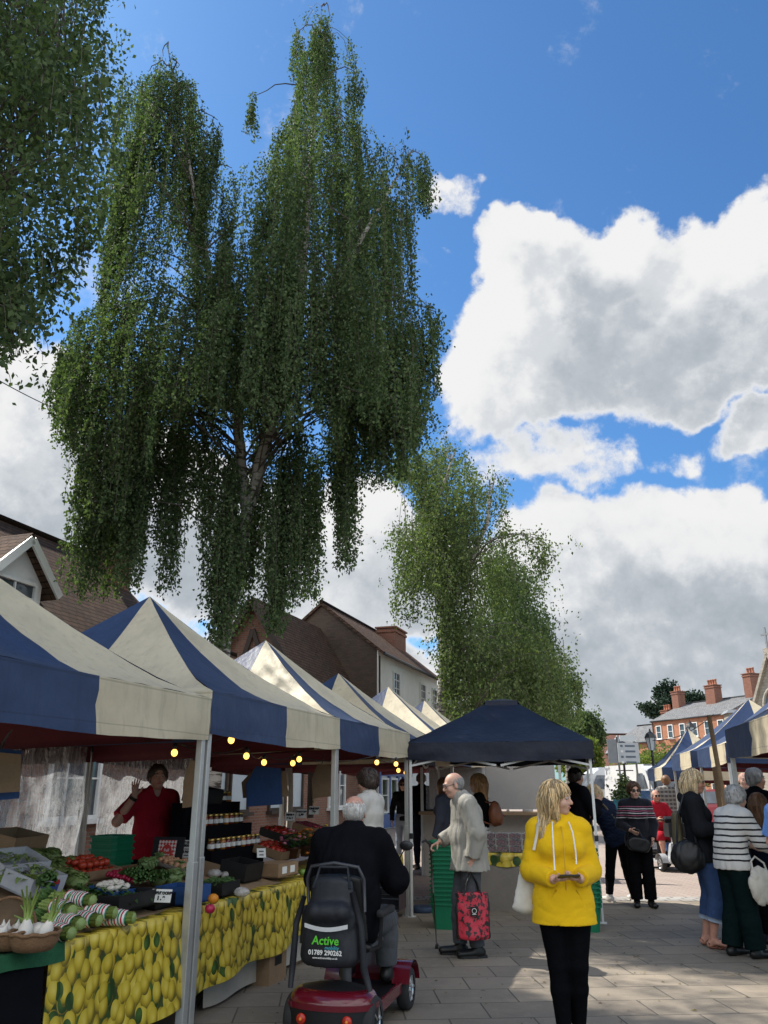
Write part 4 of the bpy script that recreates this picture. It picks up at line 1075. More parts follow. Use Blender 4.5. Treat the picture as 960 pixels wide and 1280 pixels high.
def skin_surface(sdf, h, disp=None):
    lo, hi = sdf.bounds(); lo = lo - 3*h; c4 = 4
    n = np.ceil((hi + 3*h - lo) / (h*c4)).astype(int) + 1
    gc = np.stack(np.meshgrid(*[np.arange(q + 1) for q in n], indexing='ij'), -1)
    fn = (lambda P: sdf.ev(P) + (disp(P) if disp else 0))
    V0 = fn(lo + gc.reshape(-1, 3) * (h*c4)).reshape(gc.shape[:3])
    mn = V0[:-1, :-1, :-1].copy(); mx = mn.copy()
    for i in (0, 1):
        for j in (0, 1):
            for k in (0, 1):
                q = V0[i:i + n[0], j:j + n[1], k:k + n[2]]; mn = np.minimum(mn, q); mx = np.maximum(mx, q)
    act = (mn < h*5.0) & (mx > -h*5.0)
    N = n * c4 + 1
    val = np.full(N, .5); inside = mx < 0
    big = np.repeat(np.repeat(np.repeat(inside, c4, 0), c4, 1), c4, 2); val[:-1, :-1, :-1][big] = -.5
    msk = np.zeros(N, bool); ba = np.repeat(np.repeat(np.repeat(act, c4, 0), c4, 1), c4, 2)
    for i in (0, 1):
        for j in (0, 1):
            for k in (0, 1): msk[i:N[0]-1+i, j:N[1]-1+j, k:N[2]-1+k] |= ba
    I = np.argwhere(msk); val[msk] = fn(lo + I * h)
    sg = val < 0
    cs = np.zeros(N - 1, np.int8)
    for i in (0, 1):
        for j in (0, 1):
            for k in (0, 1): cs += sg[i:N[0]-1+i, j:N[1]-1+j, k:N[2]-1+k]
    C = np.argwhere((cs > 0) & (cs < 8))
    if len(C) == 0: return np.zeros((0, 3)), np.zeros((0, 4), int)
    off = np.array([(i, j, k) for i in (0, 1) for j in (0, 1) for k in (0, 1)])
    cv = np.stack([val[C[:, 0] + o[0], C[:, 1] + o[1], C[:, 2] + o[2]] for o in off], 1)
    acc = np.zeros((len(C), 3)); cnt = np.zeros(len(C))
    for a, b in _E:
        x = (cv[:, a] < 0) != (cv[:, b] < 0); t = np.where(x, cv[:, a] / np.where(x, cv[:, a] - cv[:, b], 1), 0)
        acc += np.where(x[:, None], off[a] + t[:, None] * (off[b] - off[a]), 0); cnt += x
    V = lo + (C + acc / cnt[:, None]) * h
    idx = np.full(N - 1, -1, np.int64); idx[tuple(C.T)] = np.arange(len(C))
    Q = []
    for ax in range(3):
        sl0 = [slice(None)]*3; sl1 = [slice(None)]*3; sl0[ax] = slice(0, -1); sl1[ax] = slice(1, None)
        x = sg[tuple(sl0)] != sg[tuple(sl1)]; E = np.argwhere(x)
        u, v = [(1, 2), (2, 0), (0, 1)][ax]
        E = E[(E[:, u] > 0) & (E[:, v] > 0) & (E[:, u] < N[u]-1) & (E[:, v] < N[v]-1)]
        f = []
        for du, dv in ((-1, -1), (0, -1), (0, 0), (-1, 0)):
            c = E.copy(); c[:, u] += du; c[:, v] += dv; f.append(idx[tuple(c.T)])
        f = np.stack(f, 1); fl = ~sg[tuple(E.T)]; f[fl] = f[fl][:, ::-1]; Q.append(f)
    Q = np.concatenate(Q); Q = Q[(Q >= 0).all(1)]
    return V, Q
_fr = np.random.default_rng(5)
def folds(amp, freq, seed=0, vert=.45):
    r = np.random.default_rng(seed); K = r.normal(size=(6, 3)) * freq * np.array([1, 1, vert]); ph = r.uniform(0, 6.28, 6); K2 = r.normal(size=(3, 3)) * 7; p2 = r.uniform(0, 6.28, 3)
    def f(P):
        w = sum(np.sin(P @ K2[i] + p2[i]) for i in range(3)) * 1.2
        o = 0
        for i in range(6): o = o + (1 - np.abs(np.sin(P @ K[i] + ph[i] + w))) ** 2
        return amp * (o / 6 - .35) * 2.0
    return f
def rotm(yaw, pitch=0, roll=0):
    return np.array((Matrix.Rotation(yaw, 3, 'Z') @ Matrix.Rotation(pitch, 3, 'X') @ Matrix.Rotation(roll, 3, 'Y')))

# materials of figures
def skin_mat(name, col):
    m, t, b = new_mat(name); co = t.coord(); n = t.noise(co, 14, 4, .6); n2 = t.noise(co, 60, 2, .5)
    c = t.ramp(t.m('ADD', t.m('MULTIPLY', n, .7), t.m('MULTIPLY', n2, .3)), [(.32, (col[0]*.9, col[1]*.75, col[2]*.72)), (.55, col), (.75, (min(1, col[0]*1.06), col[1]*1.06, col[2]*1.06))])
    t.put(b.inputs['Base Color'], c); b.inputs['Roughness'].default_value = .5; b.inputs['Subsurface Weight'].default_value = .06
    b.inputs['Subsurface Radius'].default_value = (.02, .008, .004); b.inputs['Specular IOR Level'].default_value = .35
    t.put(b.inputs['Normal'], t.bump(n2, .12, .004)); return m
SK = skin_mat('fair_skin', (.56, .34, .25)); SKr = skin_mat('ruddy_skin', (.52, .27, .19)); SKt = skin_mat('tanned_skin', (.44, .25, .165))
def cloth_mat(name, col, rough=.85, var=.12, weave=420, bump=.12, sheen=.04, coat=0):
    m, t, b = new_mat(name); co = t.coord(); n = t.noise(co, 7, 4, .6); n2 = t.noise(co, weave, 2, .5); n3 = t.noise(t.mapping(co, scale=(1, 1, .5)), 22, 3, .6, .5)
    c = t.ramp(n, [(.3, [q*(1-var) for q in col]), (.7, [min(1, q*(1+var)) for q in col])]); c = t.mix(.25, c, t.mix(n2, [q*.6 for q in col], [min(1, q*1.4) for q in col]))
    t.put(b.inputs['Base Color'], c); b.inputs['Roughness'].default_value = rough; b.inputs['Sheen Weight'].default_value = sheen; b.inputs['Specular IOR Level'].default_value = .12 if sum(col) > .12 else .03
    if sum(col) < .12: b.inputs['Sheen Weight'].default_value = 0
    if coat: b.inputs['Coat Weight'].default_value = coat; b.inputs['Coat Roughness'].default_value = .3
    t.put(b.inputs['Normal'], t.bump(t.m('ADD', t.m('MULTIPLY', n3, 1.0), t.m('MULTIPLY', n2, .15)), bump * 2.2, .02)); return m
def stripe_mat(name, base, line, period, width, z0=0, zlo=-9, zhi=9, second=None, axis=2, plaid=False):
    m, t, b = new_mat(name); co = t.coord(); wv = t.noise(co, 5, 2, .5)
    X = t.sep(co); z = t.m('ADD', X[axis], t.m('MULTIPLY', wv, .03))
    f = t.m('FRACT', t.m('DIVIDE', t.m('ADD', z, 10 - z0), period)); s_ = t.m('LESS_THAN', f, width)
    s_ = t.m('MULTIPLY', s_, t.m('MULTIPLY', t.m('GREATER_THAN', z, zlo), t.m('LESS_THAN', z, zhi)))
    c = t.mix(s_, base, line)
    if second:
        f2 = t.m('FRACT', t.m('DIVIDE', t.m('ADD', z, 10 - z0 + period*.5), period)); s2 = t.m('MULTIPLY', t.m('LESS_THAN', f2, width), t.m('MULTIPLY', t.m('GREATER_THAN', z, zlo), t.m('LESS_THAN', z, zhi)))
        c = t.mix(s2, c, second)
    if plaid:
        f3 = t.m('FRACT', t.m('DIVIDE', t.m('ADD', t.m('ADD', X[0], t.m('MULTIPLY', wv, .03)), 10), period)); c = t.mix(t.m('MULTIPLY', t.m('LESS_THAN', f3, width), .6), c, line)
    n2 = t.noise(co, 300, 2, .5); c = t.mix(.22, c, t.mix(n2, c, (0, 0, 0)))
    t.put(b.inputs['Base Color'], c); b.inputs['Roughness'].default_value = .88; b.inputs['Sheen Weight'].default_value = .15; b.inputs['Specular IOR Level'].default_value = .2
    t.put(b.inputs['Normal'], t.bump(t.noise(co, 22, 3, .6, .5), .25, .02)); return m
def hair_mat(name, col, var=.5):
    m, t, b = new_mat(name); co = t.coord(); n = t.noise(t.mapping(co, scale=(1, 1, .10)), 75, 4, .65, .3); n2 = t.noise(t.mapping(co, scale=(1, 1, .4)), 16, 3, .6)
    isl = t.new('ShaderNodeNewGeometry').outputs['Random Per Island']
    f = t.m('ADD', t.m('ADD', t.m('MULTIPLY', n, .40), t.m('MULTIPLY', n2, .25)), t.m('MULTIPLY', isl, .35))
    c = t.ramp(f, [(.3, [q*(1-var*1.4) for q in col]), (.5, col), (.7, [min(1, q*(1+var)) for q in col])])
    t.put(b.inputs['Base Color'], c); b.inputs['Roughness'].default_value = .42; b.inputs['Specular IOR Level'].default_value = .4
    t.put(b.inputs['Normal'], t.bump(f, .9, .012)); return m
HB = hair_mat('blonde_hair', (.64, .45, .23)); HB2 = hair_mat('light_blonde_hair', (.66, .51, .31)); HW = hair_mat('white_hair', (.62, .60, .57), .15); HG = hair_mat('grey_hair', (.36, .35, .34), .25)
HD = hair_mat('dark_brown_hair', (.045, .028, .02)); HBr = hair_mat('brown_hair', (.13, .065, .032)); HT = hair_mat('tan_hair', (.38, .20, .085))
M_lip = mat('lips', (.42, .13, .12), .45, .1, 20); M_eyew = mat('eye_white', (.42, .38, .35), .25, .05, 9); M_iris = mat('eye_iris', (.025, .02, .018), .15, .1, 9)
M_dkplastic = mat('black_plastic', (.018, .018, .02), .35, .2, 9); M_lens = mat('dark_lens', (.01, .01, .012), .1, .1, 5, spec=.8)

def hand_sdf(wr, d, nrm, curl=.5, size=1.0, spread=.0, right=True, grip=False):
    """d: wrist to fingers, nrm: out of the palm; the thumb leaves the side of the palm near its base"""
    d = np.array(Vector(d).normalized()); nrm = np.array(nrm, float); nrm -= d * (nrm @ d); nrm /= np.linalg.norm(nrm)
    sd = np.cross(d, nrm) * (1 if right else -1)           # towards the thumb
    w = np.array(wr, float); z = size; g = Sdf()
    g.seg(w - d*.01*z, w + d*.082*z, (.026*z, .018*z), (.041*z, .0145*z), .0, side=sd)
    for i, (o, L) in enumerate(((.031, .074), (.0105, .083), (-.0105, .077), (-.031, .060))):
        a = w + (d*.084 + sd*o)*z; dr = d + sd * (o * 8 * spread); dr /= np.linalg.norm(dr); ang = curl * (.8 + .12*i); r = .0092*z
        for k, fr in enumerate((.45, .30, .25)):
            aa = ang * (k + .6) * .75; v = dr*math.cos(aa) + nrm*math.sin(aa); b = a + v*L*fr*z
            g.seg(a, b, r, r*.9, .003 if k else .005); a = b; r *= .9
    a = w + (d*.022 + sd*.026)*z; v = d*.62 + sd*.70 + nrm*(.25 + .35*curl); v /= np.linalg.norm(v); b = a + v*.042*z
    g.seg(a, b, .0135*z, .011*z, .008); v2 = d*.85 + sd*(.35 - .35*curl) + nrm*(.2 + .6*curl); v2 /= np.linalg.norm(v2); g.seg(b, b + v2*.036*z, .0105*z, .0085*z, .003)
    return g
from mathutils.kdtree import KDTree
def add_locks(V, Q, crown, n, length):
    """lay many fine locks over the hair, running from the crown down its surface, ends lifting free"""
    nv = np.zeros_like(V); a = V[Q[:, 0]]; fn = np.cross(V[Q[:, 1]] - a, V[Q[:, 3]] - a)
    for k in range(4): np.add.at(nv, Q[:, k], fn)
    nv /= np.linalg.norm(nv, axis=1)[:, None] + 1e-12
    kd = KDTree(len(V)); [kd.insert(Vector(p), i) for i, p in enumerate(V)]; kd.balance()
    r = np.random.default_rng(17); vs, fs = [V], [Q]; o = len(V)
    for s in r.choice(len(V), n):
        p = V[s].copy(); L = length * r.uniform(.6, 1.3); m = 7; pts = []; w = r.normal(size=3) * .12
        for i in range(m + 1):
            _, j, _ = kd.find(Vector(p)); q = nv[j]; lift = .0018 + .0035 * (i / m) ** 2 * r.uniform(.2, 3.0)
            pts.append(p * .4 + V[j] * .6 + q * lift if i < m - 1 else p + q * lift)
            g = (p - crown) * np.array((1, 1, .4)); g /= np.linalg.norm(g) + 1e-9; g = g * .5 + np.array((0, 0, -1.0)) + w; g -= q * (g @ q); g /= np.linalg.norm(g) + 1e-9
            p = p + g * (L / m)
        R0 = r.uniform(.0016, .0034); ring = []
        for i, c in enumerate(pts):
            d = pts[min(i + 1, m)] - pts[max(i - 1, 0)]; d /= np.linalg.norm(d) + 1e-9
            e = np.cross(d, (0.31, .2, .93)); e /= np.linalg.norm(e) + 1e-9; f = np.cross(d, e); rr = R0 * (1 - .8 * (i / m) ** 2)
            ring.append(np.array([c + e * rr * 1.5, c + f * rr, c - e * rr * 1.5, c - f * rr]))
        vs.append(np.concatenate(ring)); fs.append(np.array([(o + i*4 + k, o + i*4 + (k+1) % 4, o + i*4 + 4 + (k+1) % 4, o + i*4 + 4 + k) for i in range(m) for k in range(4)])); o += 4 * (m + 1)
    return np.concatenate(vs), np.concatenate(fs)
def person(label, loc, face, height=1.70, bulk=1.0, female=False, P=None, skin=None, top=None, legs=None, shoes=None, hair=None, head=(0, 0, 0), hands=None, res=.010, group=None, eyes=True, glasses=None, seated=False, belly=0.0, shoulders=1.0, scale_xy=1.0):
    """face: direction faced in degrees (0 = away from the camera, 90 = to the left, 180 = to the camera).
    P overrides joints in a 1.70 m figure facing +y with its right hand at +x. top/legs/shoes/hair: dicts"""
    s_ = height / 1.70; T = thing('person', label, 'person', loc, R(face), group)
    J = dict(pel=(0, 0, .93), wai=(0, .0, 1.08), che=(0, -.005, 1.28), sho=(0, -.012, 1.405), nek=(0, -.005, 1.47), hed=(0, .025, 1.588),
             shR=(.168, -.01, 1.395), shL=(-.168, -.01, 1.395), elR=(.235, -.03, 1.12), elL=(-.235, -.03, 1.12), wrR=(.235, .06, .87), wrL=(-.235, .06, .87),
             hiR=(.085, 0, .91), hiL=(-.085, 0, .91), knR=(.095, .025, .50), knL=(-.095, .025, .50), anR=(.10, -.015, .085), anL=(-.10, -.015, .085), toR=(.125, .15, .03), toL=(-.125, .15, .03))
    if P: J.update(P)
    J = {k: np.array(v, float) for k, v in J.items()}
    q = bulk; X = np.array((1., 0, 0))
    sv = J['shR'] - J['shL']; sv /= np.linalg.norm(sv); hv = J['hiR'] - J['hiL']; hv /= np.linalg.norm(hv)
    fwd = np.cross((0, 0, 1.), sv); fwd /= np.linalg.norm(fwd)
    for k in ('shR', 'shL'): J[k] = J['sho'] + (J[k] - J['sho']) * np.array((shoulders, shoulders, 1))
    def torso(o, waist=1.0, loose=0.0, low=True, neck=False):
        g = Sdf(); w1 = .128 if female else .138
        g.seg(J['pel'] - (0, 0, .03), J['wai'], ((.152 if female else .142)*q + o + loose, .102*q + o + loose), (w1*q*waist + o + loose, .094*q + o + belly*.4 + loose*.6), .03, side=hv)
        g.seg(J['wai'], J['che'], (w1*q*waist + o + loose, .094*q + o + belly*.5 + loose*.6), (.150*q + o + loose*.4, .104*q + o), .04, side=sv)
        g.seg(J['che'], J['sho'], (.150*q + o, .104*q + o), (.120*q + o, .068*q + o), .04, side=sv)
        g.seg(J['shL'], J['shR'], .056*q + o, .056*q + o, .05); g.seg(J['sho'], J['nek'], .070*q + o, .054 + o*.6, .04)
        if female:
            for e in (-1, 1): g.ell(J['che'] + fwd*(.078*q + o*.6) + sv*e*.072*q - np.array((0, 0, .03)), (.064*q + o*.5, .058*q + o*.5, .062*q + o*.5), .04)
        if belly: g.ell(J['wai'] + fwd*(.05 + belly*.5) - np.array((0, 0, .02)), (.11*q + o, .08 + belly*.7 + o, .13 + o), .05)
        return g
    def arm(g, sd, o, upto=1.0, loose=0.0, cuff=True, k=.03):
        a, b, c = J['sh' + sd], J['el' + sd], J['wr' + sd]
        e = min(upto * 2, 1); 
        g.seg(a, a + (b - a)*e, .054*q + o, (.044*q + o + loose)*1.0 if e == 1 else .049*q + o + loose*1.3, k, cap=e < 1)
        if upto > .5:
            f = (upto - .5)*2; c2 = b + (c - b)*f; g.seg(b, c2, .043*q + o + loose, (.030 + .013*(1 - f))*q + o + loose*.6, .02, cap=True)
    # ---- body: one continuous surface from crown to toes
    B = Sdf(); B.sub(torso(-.006), .02)
    for sd in 'RL': arm(B, sd, -.002)
    for sd in 'RL':
        B.seg(J['hi' + sd], J['kn' + sd], .082*q, .052*q, .04); cm = J['kn' + sd]*.62 + J['an' + sd]*.38
        B.seg(J['kn' + sd], cm, .050*q, .051*q, .02); B.seg(cm, J['an' + sd], .051*q, .033, .02); 
        ft = J['to' + sd] - J['an' + sd]; B.seg(J['an' + sd] - (0, 0, .02), J['to' + sd], (.036, .034), (.040, .020), .02, side=np.cross(ft, (0, 0, 1.)))
        B.ell(J['an' + sd] + (0, -.0, -.045) - .03*np.array((ft[0], ft[1], 0))/ (np.linalg.norm(ft[:2]) + 1e-6), (.033, .036, .034), .02)
    B.seg(J['nek'] - (0, 0, .05), J['hed'] - (0, .005, .05), .058 if not female else .050, .052 if not female else .045, .02)
    hm = rotm(R(head[0]), R(head[1]), R(head[2])); hc = J['hed']
    def h(*p): return hc + hm @ np.array(p, float)
    B.ell(h(0, -.014, .036), (.075, .093, .083), .02, hm); B.ell(h(0, .028, -.032), (.058, .060, .074), .03, hm); B.ell(h(0, .066, -.083), (.026, .020, .020), .025, hm)
    for e in (-1, 1):
        B.ell(h(.036*e, .058, -.022), (.030, .030, .030), .02, hm); B.ell(h(.031*e, .100, .012), (.015, .014, .011), .010, hm, op='s')
        B.ell(h(.077*e, -.006, -.004), (.010, .020, .033), .008, hm)
    B.seg(h(-.034, .080, .030), h(.034, .080, .030), .011, .011, .015)
    B.seg(h(0, .086, .018), h(0, .110, -.022), .0085, .0125, .012); B.ell(h(0, .092, -.027), (.019, .013, .009), .008, hm)
    B.ell(h(0, .083, -.054), (.024, .013, .012), .010, hm)
    hd = dict(R=dict(), L=dict()); 
    if hands: 
        for k in hands: hd[k].update(hands[k])
    for sd in 'RL':
        a, c = J['el' + sd], J['wr' + sd]; u = hd[sd].get('d', c - a); nn = hd[sd].get('n', (-.9 if sd == 'R' else .9, .3, 0))
        B.sub(hand_sdf(c, u, nn, hd[sd].get('curl', .5), 1.0 if not female else .92, hd[sd].get('spread', 0), right=(sd == 'R') ^ hd[sd].get('flip', False)), .012)
    def out(sdf, r, name, m, disp=None, par=T):
        V, Q = skin_surface(sdf, r / s_, disp)
        if len(V) == 0: return None
        return link(numesh(name, V * s_, Q, m, smooth=True), name, par)
    body = out(B, res, 'body', skin or SK)
    # ---- face
    if eyes:
        for e in (-1, 1):
            eb = MB(); eb.ball(Vector(h(.031*e, .0835, .012))*s_, (.0125*s_, .0115*s_, .0095*s_), 0, rot=(0, 0, R(head[0]))); eb.ball(Vector(h(.031*e, .0915, .0125))*s_, .0055*s_, 1)
            eb.obj('eye', [M_eyew, M_iris], T)
        mo = MB(); mo.ball(Vector(h(0, .0945, -.054))*s_, (.023*s_, .0055*s_, .0075*s_), 0, rot=(R(head[1]), 0, R(head[0]))); mo.obj('mouth', M_lip, T)
        eb = MB()
        for e in (-1, 1): eb.tube([Vector(h(x_*e, y_, z_))*s_ for x_, y_, z_ in ((.014, .0935, .031), (.031, .0925, .037), (.048, .080, .031))], [.0035*s_, .0045*s_, .002*s_], n=6)
        eb.obj('eyebrows', hair['m'] if hair else HBr, T)
    if glasses:
        gb = MB(); dark = glasses == 'sun'
        for e in (-1, 1):
            c_ = [Vector(h(.033*e + .024*math.cos(a_), .1015 - .006*abs(math.cos(a_)), .010 + .018*math.sin(a_)))*s_ for a_ in np.linspace(0, 2*math.pi, 15)]
            gb.tube(c_, .0024*s_, 0, 5, cap=False); gb.tube([Vector(h(.055*e, .098, .014))*s_, Vector(h(.078*e, .02, .014))*s_, Vector(h(.08*e, -.015, .008))*s_], .0026*s_, 0, 5)
            if dark: gb.add([c for c in c_[:-1]], [tuple(range(14))], 1)
        gb.tube([Vector(h(-.01, .106, .014))*s_, Vector(h(.01, .106, .014))*s_], .0024*s_, 0, 5)
        gb.obj('sunglasses' if dark else 'glasses', [M_dkplastic, M_lens], T)
    # ---- hair
    if hair and hair.get('style') != 'none':
        Hs = Sdf(); st = hair['style']; th = hair.get('vol', .012)
        hx = hm
        if st == 'fringe':                                   # bald on top, hair round the sides and back
            Hs.ell(h(0, -.018, .018), (.0785, .093, .078), .02, hx); Hs.ell(h(0, .075, .0), (.12, .065, .12), .01, hx, op='s'); Hs.ell(h(0, .016, .130), (.052, .076, .052), .012, hx, op='s'); Hs.ell(h(0, .06, -.11), (.08, .10, .06), .01, hx, op='s')
        else:
            Hs.ell(h(0, -.018, .044), (.079 + th, .096 + th, .084 + th), .02, hx)
            Hs.ell(h(0, -.06, -.02), (.066 + th*.7, .045 + th*.6, .058), .03, hx)
            if st in ('bob', 'long', 'crop'):
                for e in (-1, 1): Hs.seg(h(.072*e, -.015, .04), h(.080*e, -.020, -.045 if st != 'crop' else -.01), .022 + th*.5, .020 + th*.3, .03)
            if st in ('bob', 'long'):
                L = hair.get('len', .16)
                for e in (-1, 1): Hs.seg(h(.078*e, .002, .02), h(.074*e, .018, -.11), .020 + th*.4, .018 + th*.3, .03)
                for e in (-.7, 0, .7):
                    a_ = h(.06*e, -.075, -.02); b_ = h(.075*e, -.07, -.02) * np.array((1, 1, 0)) + np.array((0, 0, hc[2] - .04 - L)); b_[1] -= .015
                    Hs.seg(a_, b_, .045 + th*.5, hair.get('tip', .04), .05)
                if st == 'long':
                    for e in (-1, 1):
                        a_ = h(.066*e, -.035, -.03); b_ = np.array((a_[0]*1.25, min(a_[1], hc[1] - .02) + hair.get('fw', -.03), hc[2] - .03 - L)); Hs.seg(a_, b_, .034, .026, .04)
            for (a_, b_, r0_, r1_) in hair.get('extra', ()): Hs.seg(a_, b_, r0_, r1_, .03)
            Hs.ell(h(0, .105, .006 if st == 'crop' else -.016), (.065, .062, .084), .012, hx, op='s'); Hs.ell(h(0, .10, -.09), (.10, .085, .06), .012, hx, op='s')
            if hair.get('part'): Hs.ell(h(.01, .03, .14), (.006, .08, .014), .01, hx, op='s')
        V, Q = skin_surface(Hs, min(res, .009) / s_, folds(hair.get('frizz', .004), 70, 3, .18))
        if len(V):
            if res <= .0115: V, Q = add_locks(V, Q, h(0, -.02, .125), 760 if st in ('bob', 'long') else 460, {'fringe': .026, 'crop': .024}.get(st, .11))
            link(numesh('hair', V * s_, Q, hair['m'], smooth=True), 'hair', T)
    # ---- clothes
    if top:
        o = top.get('o', .016); tp = torso(o, 1.0, top.get('loose', .0)); hem = top.get('hem', .84)
        up = J['wai'] - J['pel']; up /= np.linalg.norm(up)
        if not seated:
            if hem < .9: tp.seg(J['pel'] - (0, 0, .02), J['pel'] - up*(.93 - hem + .04), ((.152 if female else .142)*q + o + top.get('loose', 0), .104*q + o + top.get('loose', 0)), ((.160 if female else .146)*q + o + top.get('loose', 0) + top.get('flare', 0), .110*q + o + top.get('loose', 0) + top.get('flare', 0)), .03, side=hv)
            tp.cut(J['pel'] - up*(.93 - hem), -up)
        U = Sdf(); U.sub(tp, 0)
        for sd in 'RL': arm(U, sd, o*.85, top.get('sleeve', .97), top.get('sl', .006), k=.035)
        if top.get('collar'): U.seg(J['nek'] - (0, .004, .035), J['nek'] + (0, .006, top.get('collar')), .068 + o*.4, .064, .02, cap=True); U.seg(J['nek'] + (0, .01, .0), J['nek'] + (0, .022, .12), .054, .056, .004, op='s')
        if top.get('hood'):
            U.seg(J['nek'] + (-.075, -.02, -.02), J['nek'] + (0, -.10, -.035), .040, .048, .03); U.seg(J['nek'] + (.075, -.02, -.02), J['nek'] + (0, -.10, -.035), .040, .048, .03)
            U.seg(J['nek'] + (-.075, -.01, -.02), J['nek'] + (-.02, .085, -.075), .034, .022, .03); U.seg(J['nek'] + (.075, -.01, -.02), J['nek'] + (.02, .085, -.075), .034, .022, .03)
        if top.get('vneck'): U.seg(J['nek'] + (0, .05, .02), J['nek'] + (0, .13, -.10), .05, .012, .01, op='s')
        out(U, res, top.get('name', 'top'), top['m'], folds(top.get('fold', .006), top.get('ff', 26), top.get('seed', 1), top.get('fv', .6)))
    if legs:
        o = legs.get('o', .012); U = Sdf(); wd = legs.get('w', .0); end = legs.get('end', .94)
        if legs.get('skirt'):
            U.seg(J['pel'] + (0, 0, .06), J['pel'] - (0, 0, legs['skirt']), (.145*q + o, .105*q + o), (.19*q + o, .15*q + o), .02, side=hv, cap=True)
        else:
            U.seg(J['pel'] + (0, 0, .07 if not seated else .03), J['pel'] - (0, 0, .05), ((.146 if female else .140)*q + o, .100*q + o), ((.150 if female else .138)*q + o, .104*q + o), .03, side=hv)
            for sd in 'RL':
                U.seg(J['hi' + sd], J['kn' + sd], .086*q + o + legs.get('thigh', 0), .056*q + o + wd*.6, .03)
                c2 = J['kn' + sd] + (J['an' + sd] - J['kn' + sd])*end; cm = J['kn' + sd]*.6 + c2*.4
                U.seg(J['kn' + sd], cm, .055*q + o + wd*.6, .054*q + o + wd*.8, .02); U.seg(cm, c2, .054*q + o + wd*.8, legs.get('hemr', .038*q) + o + wd, .02, cap=True)
        out(U, res, legs.get('name', 'trousers'), legs['m'], folds(legs.get('fold', .005), legs.get('ff', 24), 9, 1.0))
        if legs.get('cuff'):
            for sd in 'RL':
                c2 = J['kn' + sd] + (J['an' + sd] - J['kn' + sd])*end; dd = (J['an' + sd] - J['kn' + sd]); dd /= np.linalg.norm(dd)
                r_ = (legs.get('hemr', .038*q) + o + wd) * s_ + .004
                cb = MB(); cb.tube([Vector(c2*s_ - dd*.035), Vector(c2*s_ + dd*.004)], r_, n=16); cb.obj('turned_cuff', legs['cuff'], T)
    if shoes:
        for sd in 'RL':
            U = Sdf(); a, b = J['an' + sd], J['to' + sd]; ft = np.array((b[0]-a[0], b[1]-a[1], 0)); ft /= np.linalg.norm(ft) + 1e-9; sdv = np.cross(ft, (0, 0, 1.))
            zf = b[2] - .03
            heel = np.array((a[0], a[1], zf + .045)) - ft*.035; toe = np.array((b[0], b[1], zf + .038)) + ft*.01
            if shoes.get('sandal'):
                U.seg(heel - (0, 0, .032), toe - (0, 0, .028), (.036, .013), (.043, .012), .01, side=sdv)
                for fr_ in (.35, .62, .85):
                    c_ = heel + (toe - heel)*fr_; U.seg(c_ - sdv*.040 - (0, 0, .02), c_ + (0, 0, .030 - .03*fr_ + .012), .008, .008, .006); U.seg(c_ + sdv*.040 - (0, 0, .02), c_ + (0, 0, .030 - .03*fr_ + .012), .008, .008, .006)
                U.seg(heel - sdv*.036, heel - ft*.02 + (0, 0, .02), .008, .008, .006); U.seg(heel + sdv*.036, heel - ft*.02 + (0, 0, .02), .008, .008, .006)
            else:
                U.seg(heel, toe, (.040, .044), (.046, .033), .02, side=sdv); U.seg(a - (0, 0, .0), heel + ft*.03, .046, .042, .03, cap=False); U.cut(np.array((0, 0, zf + .004)), np.array((0, 0, -1.)))
            o_ = out(U, min(res, .010), 'sandal' if shoes.get('sandal') else 'shoe', shoes['m'])
            if shoes.get('sole') and o_:
                sb = MB(); 
                poly = [(x_*.044, y_) for x_, y_ in ((-.75, -.05), (.75, -.05), (.9, .06), (1.0, .15), (.75, .215), (0, .235), (-.75, .215), (-1.0, .15), (-.9, .06))]
                Mx = Matrix.Translation(Vector((heel[0], heel[1], zf + .001))*s_) @ Matrix.Rotation(math.atan2(-ft[0], ft[1]), 4, 'Z'); sb.prism([(x_*s_, (y_)*s_) for x_, y_ in poly], .022*s_, 0, Mx); sb.obj('sole', shoes['sole'], o_)
    return T, J, s_
# ---------------------------------------------------------------- the people in the market
C_yellow = cloth_mat('yellow_fleece', (.72, .43, .010), .9, .06, bump=.05); C_blackleg = cloth_mat('black_leggings', (.004, .004, .005), .8, .2); C_cord = mat('white_cord', (.75, .73, .68), .7, .05, 40)
C_blackj = cloth_mat('black_jacket', (.006, .006, .008), .8, .2); C_navyj = cloth_mat('navy_jacket', (.009, .012, .022), .75, .2); C_beige = cloth_mat('stone_windcheater', (.29, .275, .24), .75, .08, bump=.2)
C_greytr = cloth_mat('grey_trousers', (.075, .08, .088), .85, .15); C_red = cloth_mat('red_polo', (.36, .012, .025), .85, .12); C_offw = cloth_mat('offwhite_jacket', (.50, .48, .44), .85, .08); C_black = cloth_mat('black_cotton', (.005, .005, .006), .85, .2)
C_jean = cloth_mat('blue_denim', (.035, .065, .15), .85, .2); C_jeanl = cloth_mat('pale_denim', (.22, .27, .33), .85, .2); C_darkgreen = cloth_mat('bottle_green_trousers', (.005, .012, .012), .85, .15); C_cuff = cloth_mat('pale_denim_cuff', (.28, .33, .40), .85, .1)
C_greyblue = cloth_mat('greyblue_coat', (.10, .11, .15), .85, .15); C_charc = cloth_mat('charcoal_top', (.014, .015, .018), .85, .2); C_bluesh = cloth_mat('blue_shirt', (.10, .22, .52), .8, .1); C_palesh = cloth_mat('pale_blue_shirt', (.42, .50, .58), .8, .1)
C_stripe = stripe_mat('black_striped_white_knit', (.66, .64, .60), (.018, .018, .022), .058, .30, z0=.86, zlo=.88, zhi=1.33)
C_chest = stripe_mat('navy_knit_with_chest_stripes', (.007, .008, .014), (.55, .52, .52), .060, .16, z0=1.1, zlo=1.17, zhi=1.36, second=(.38, .10, .16))
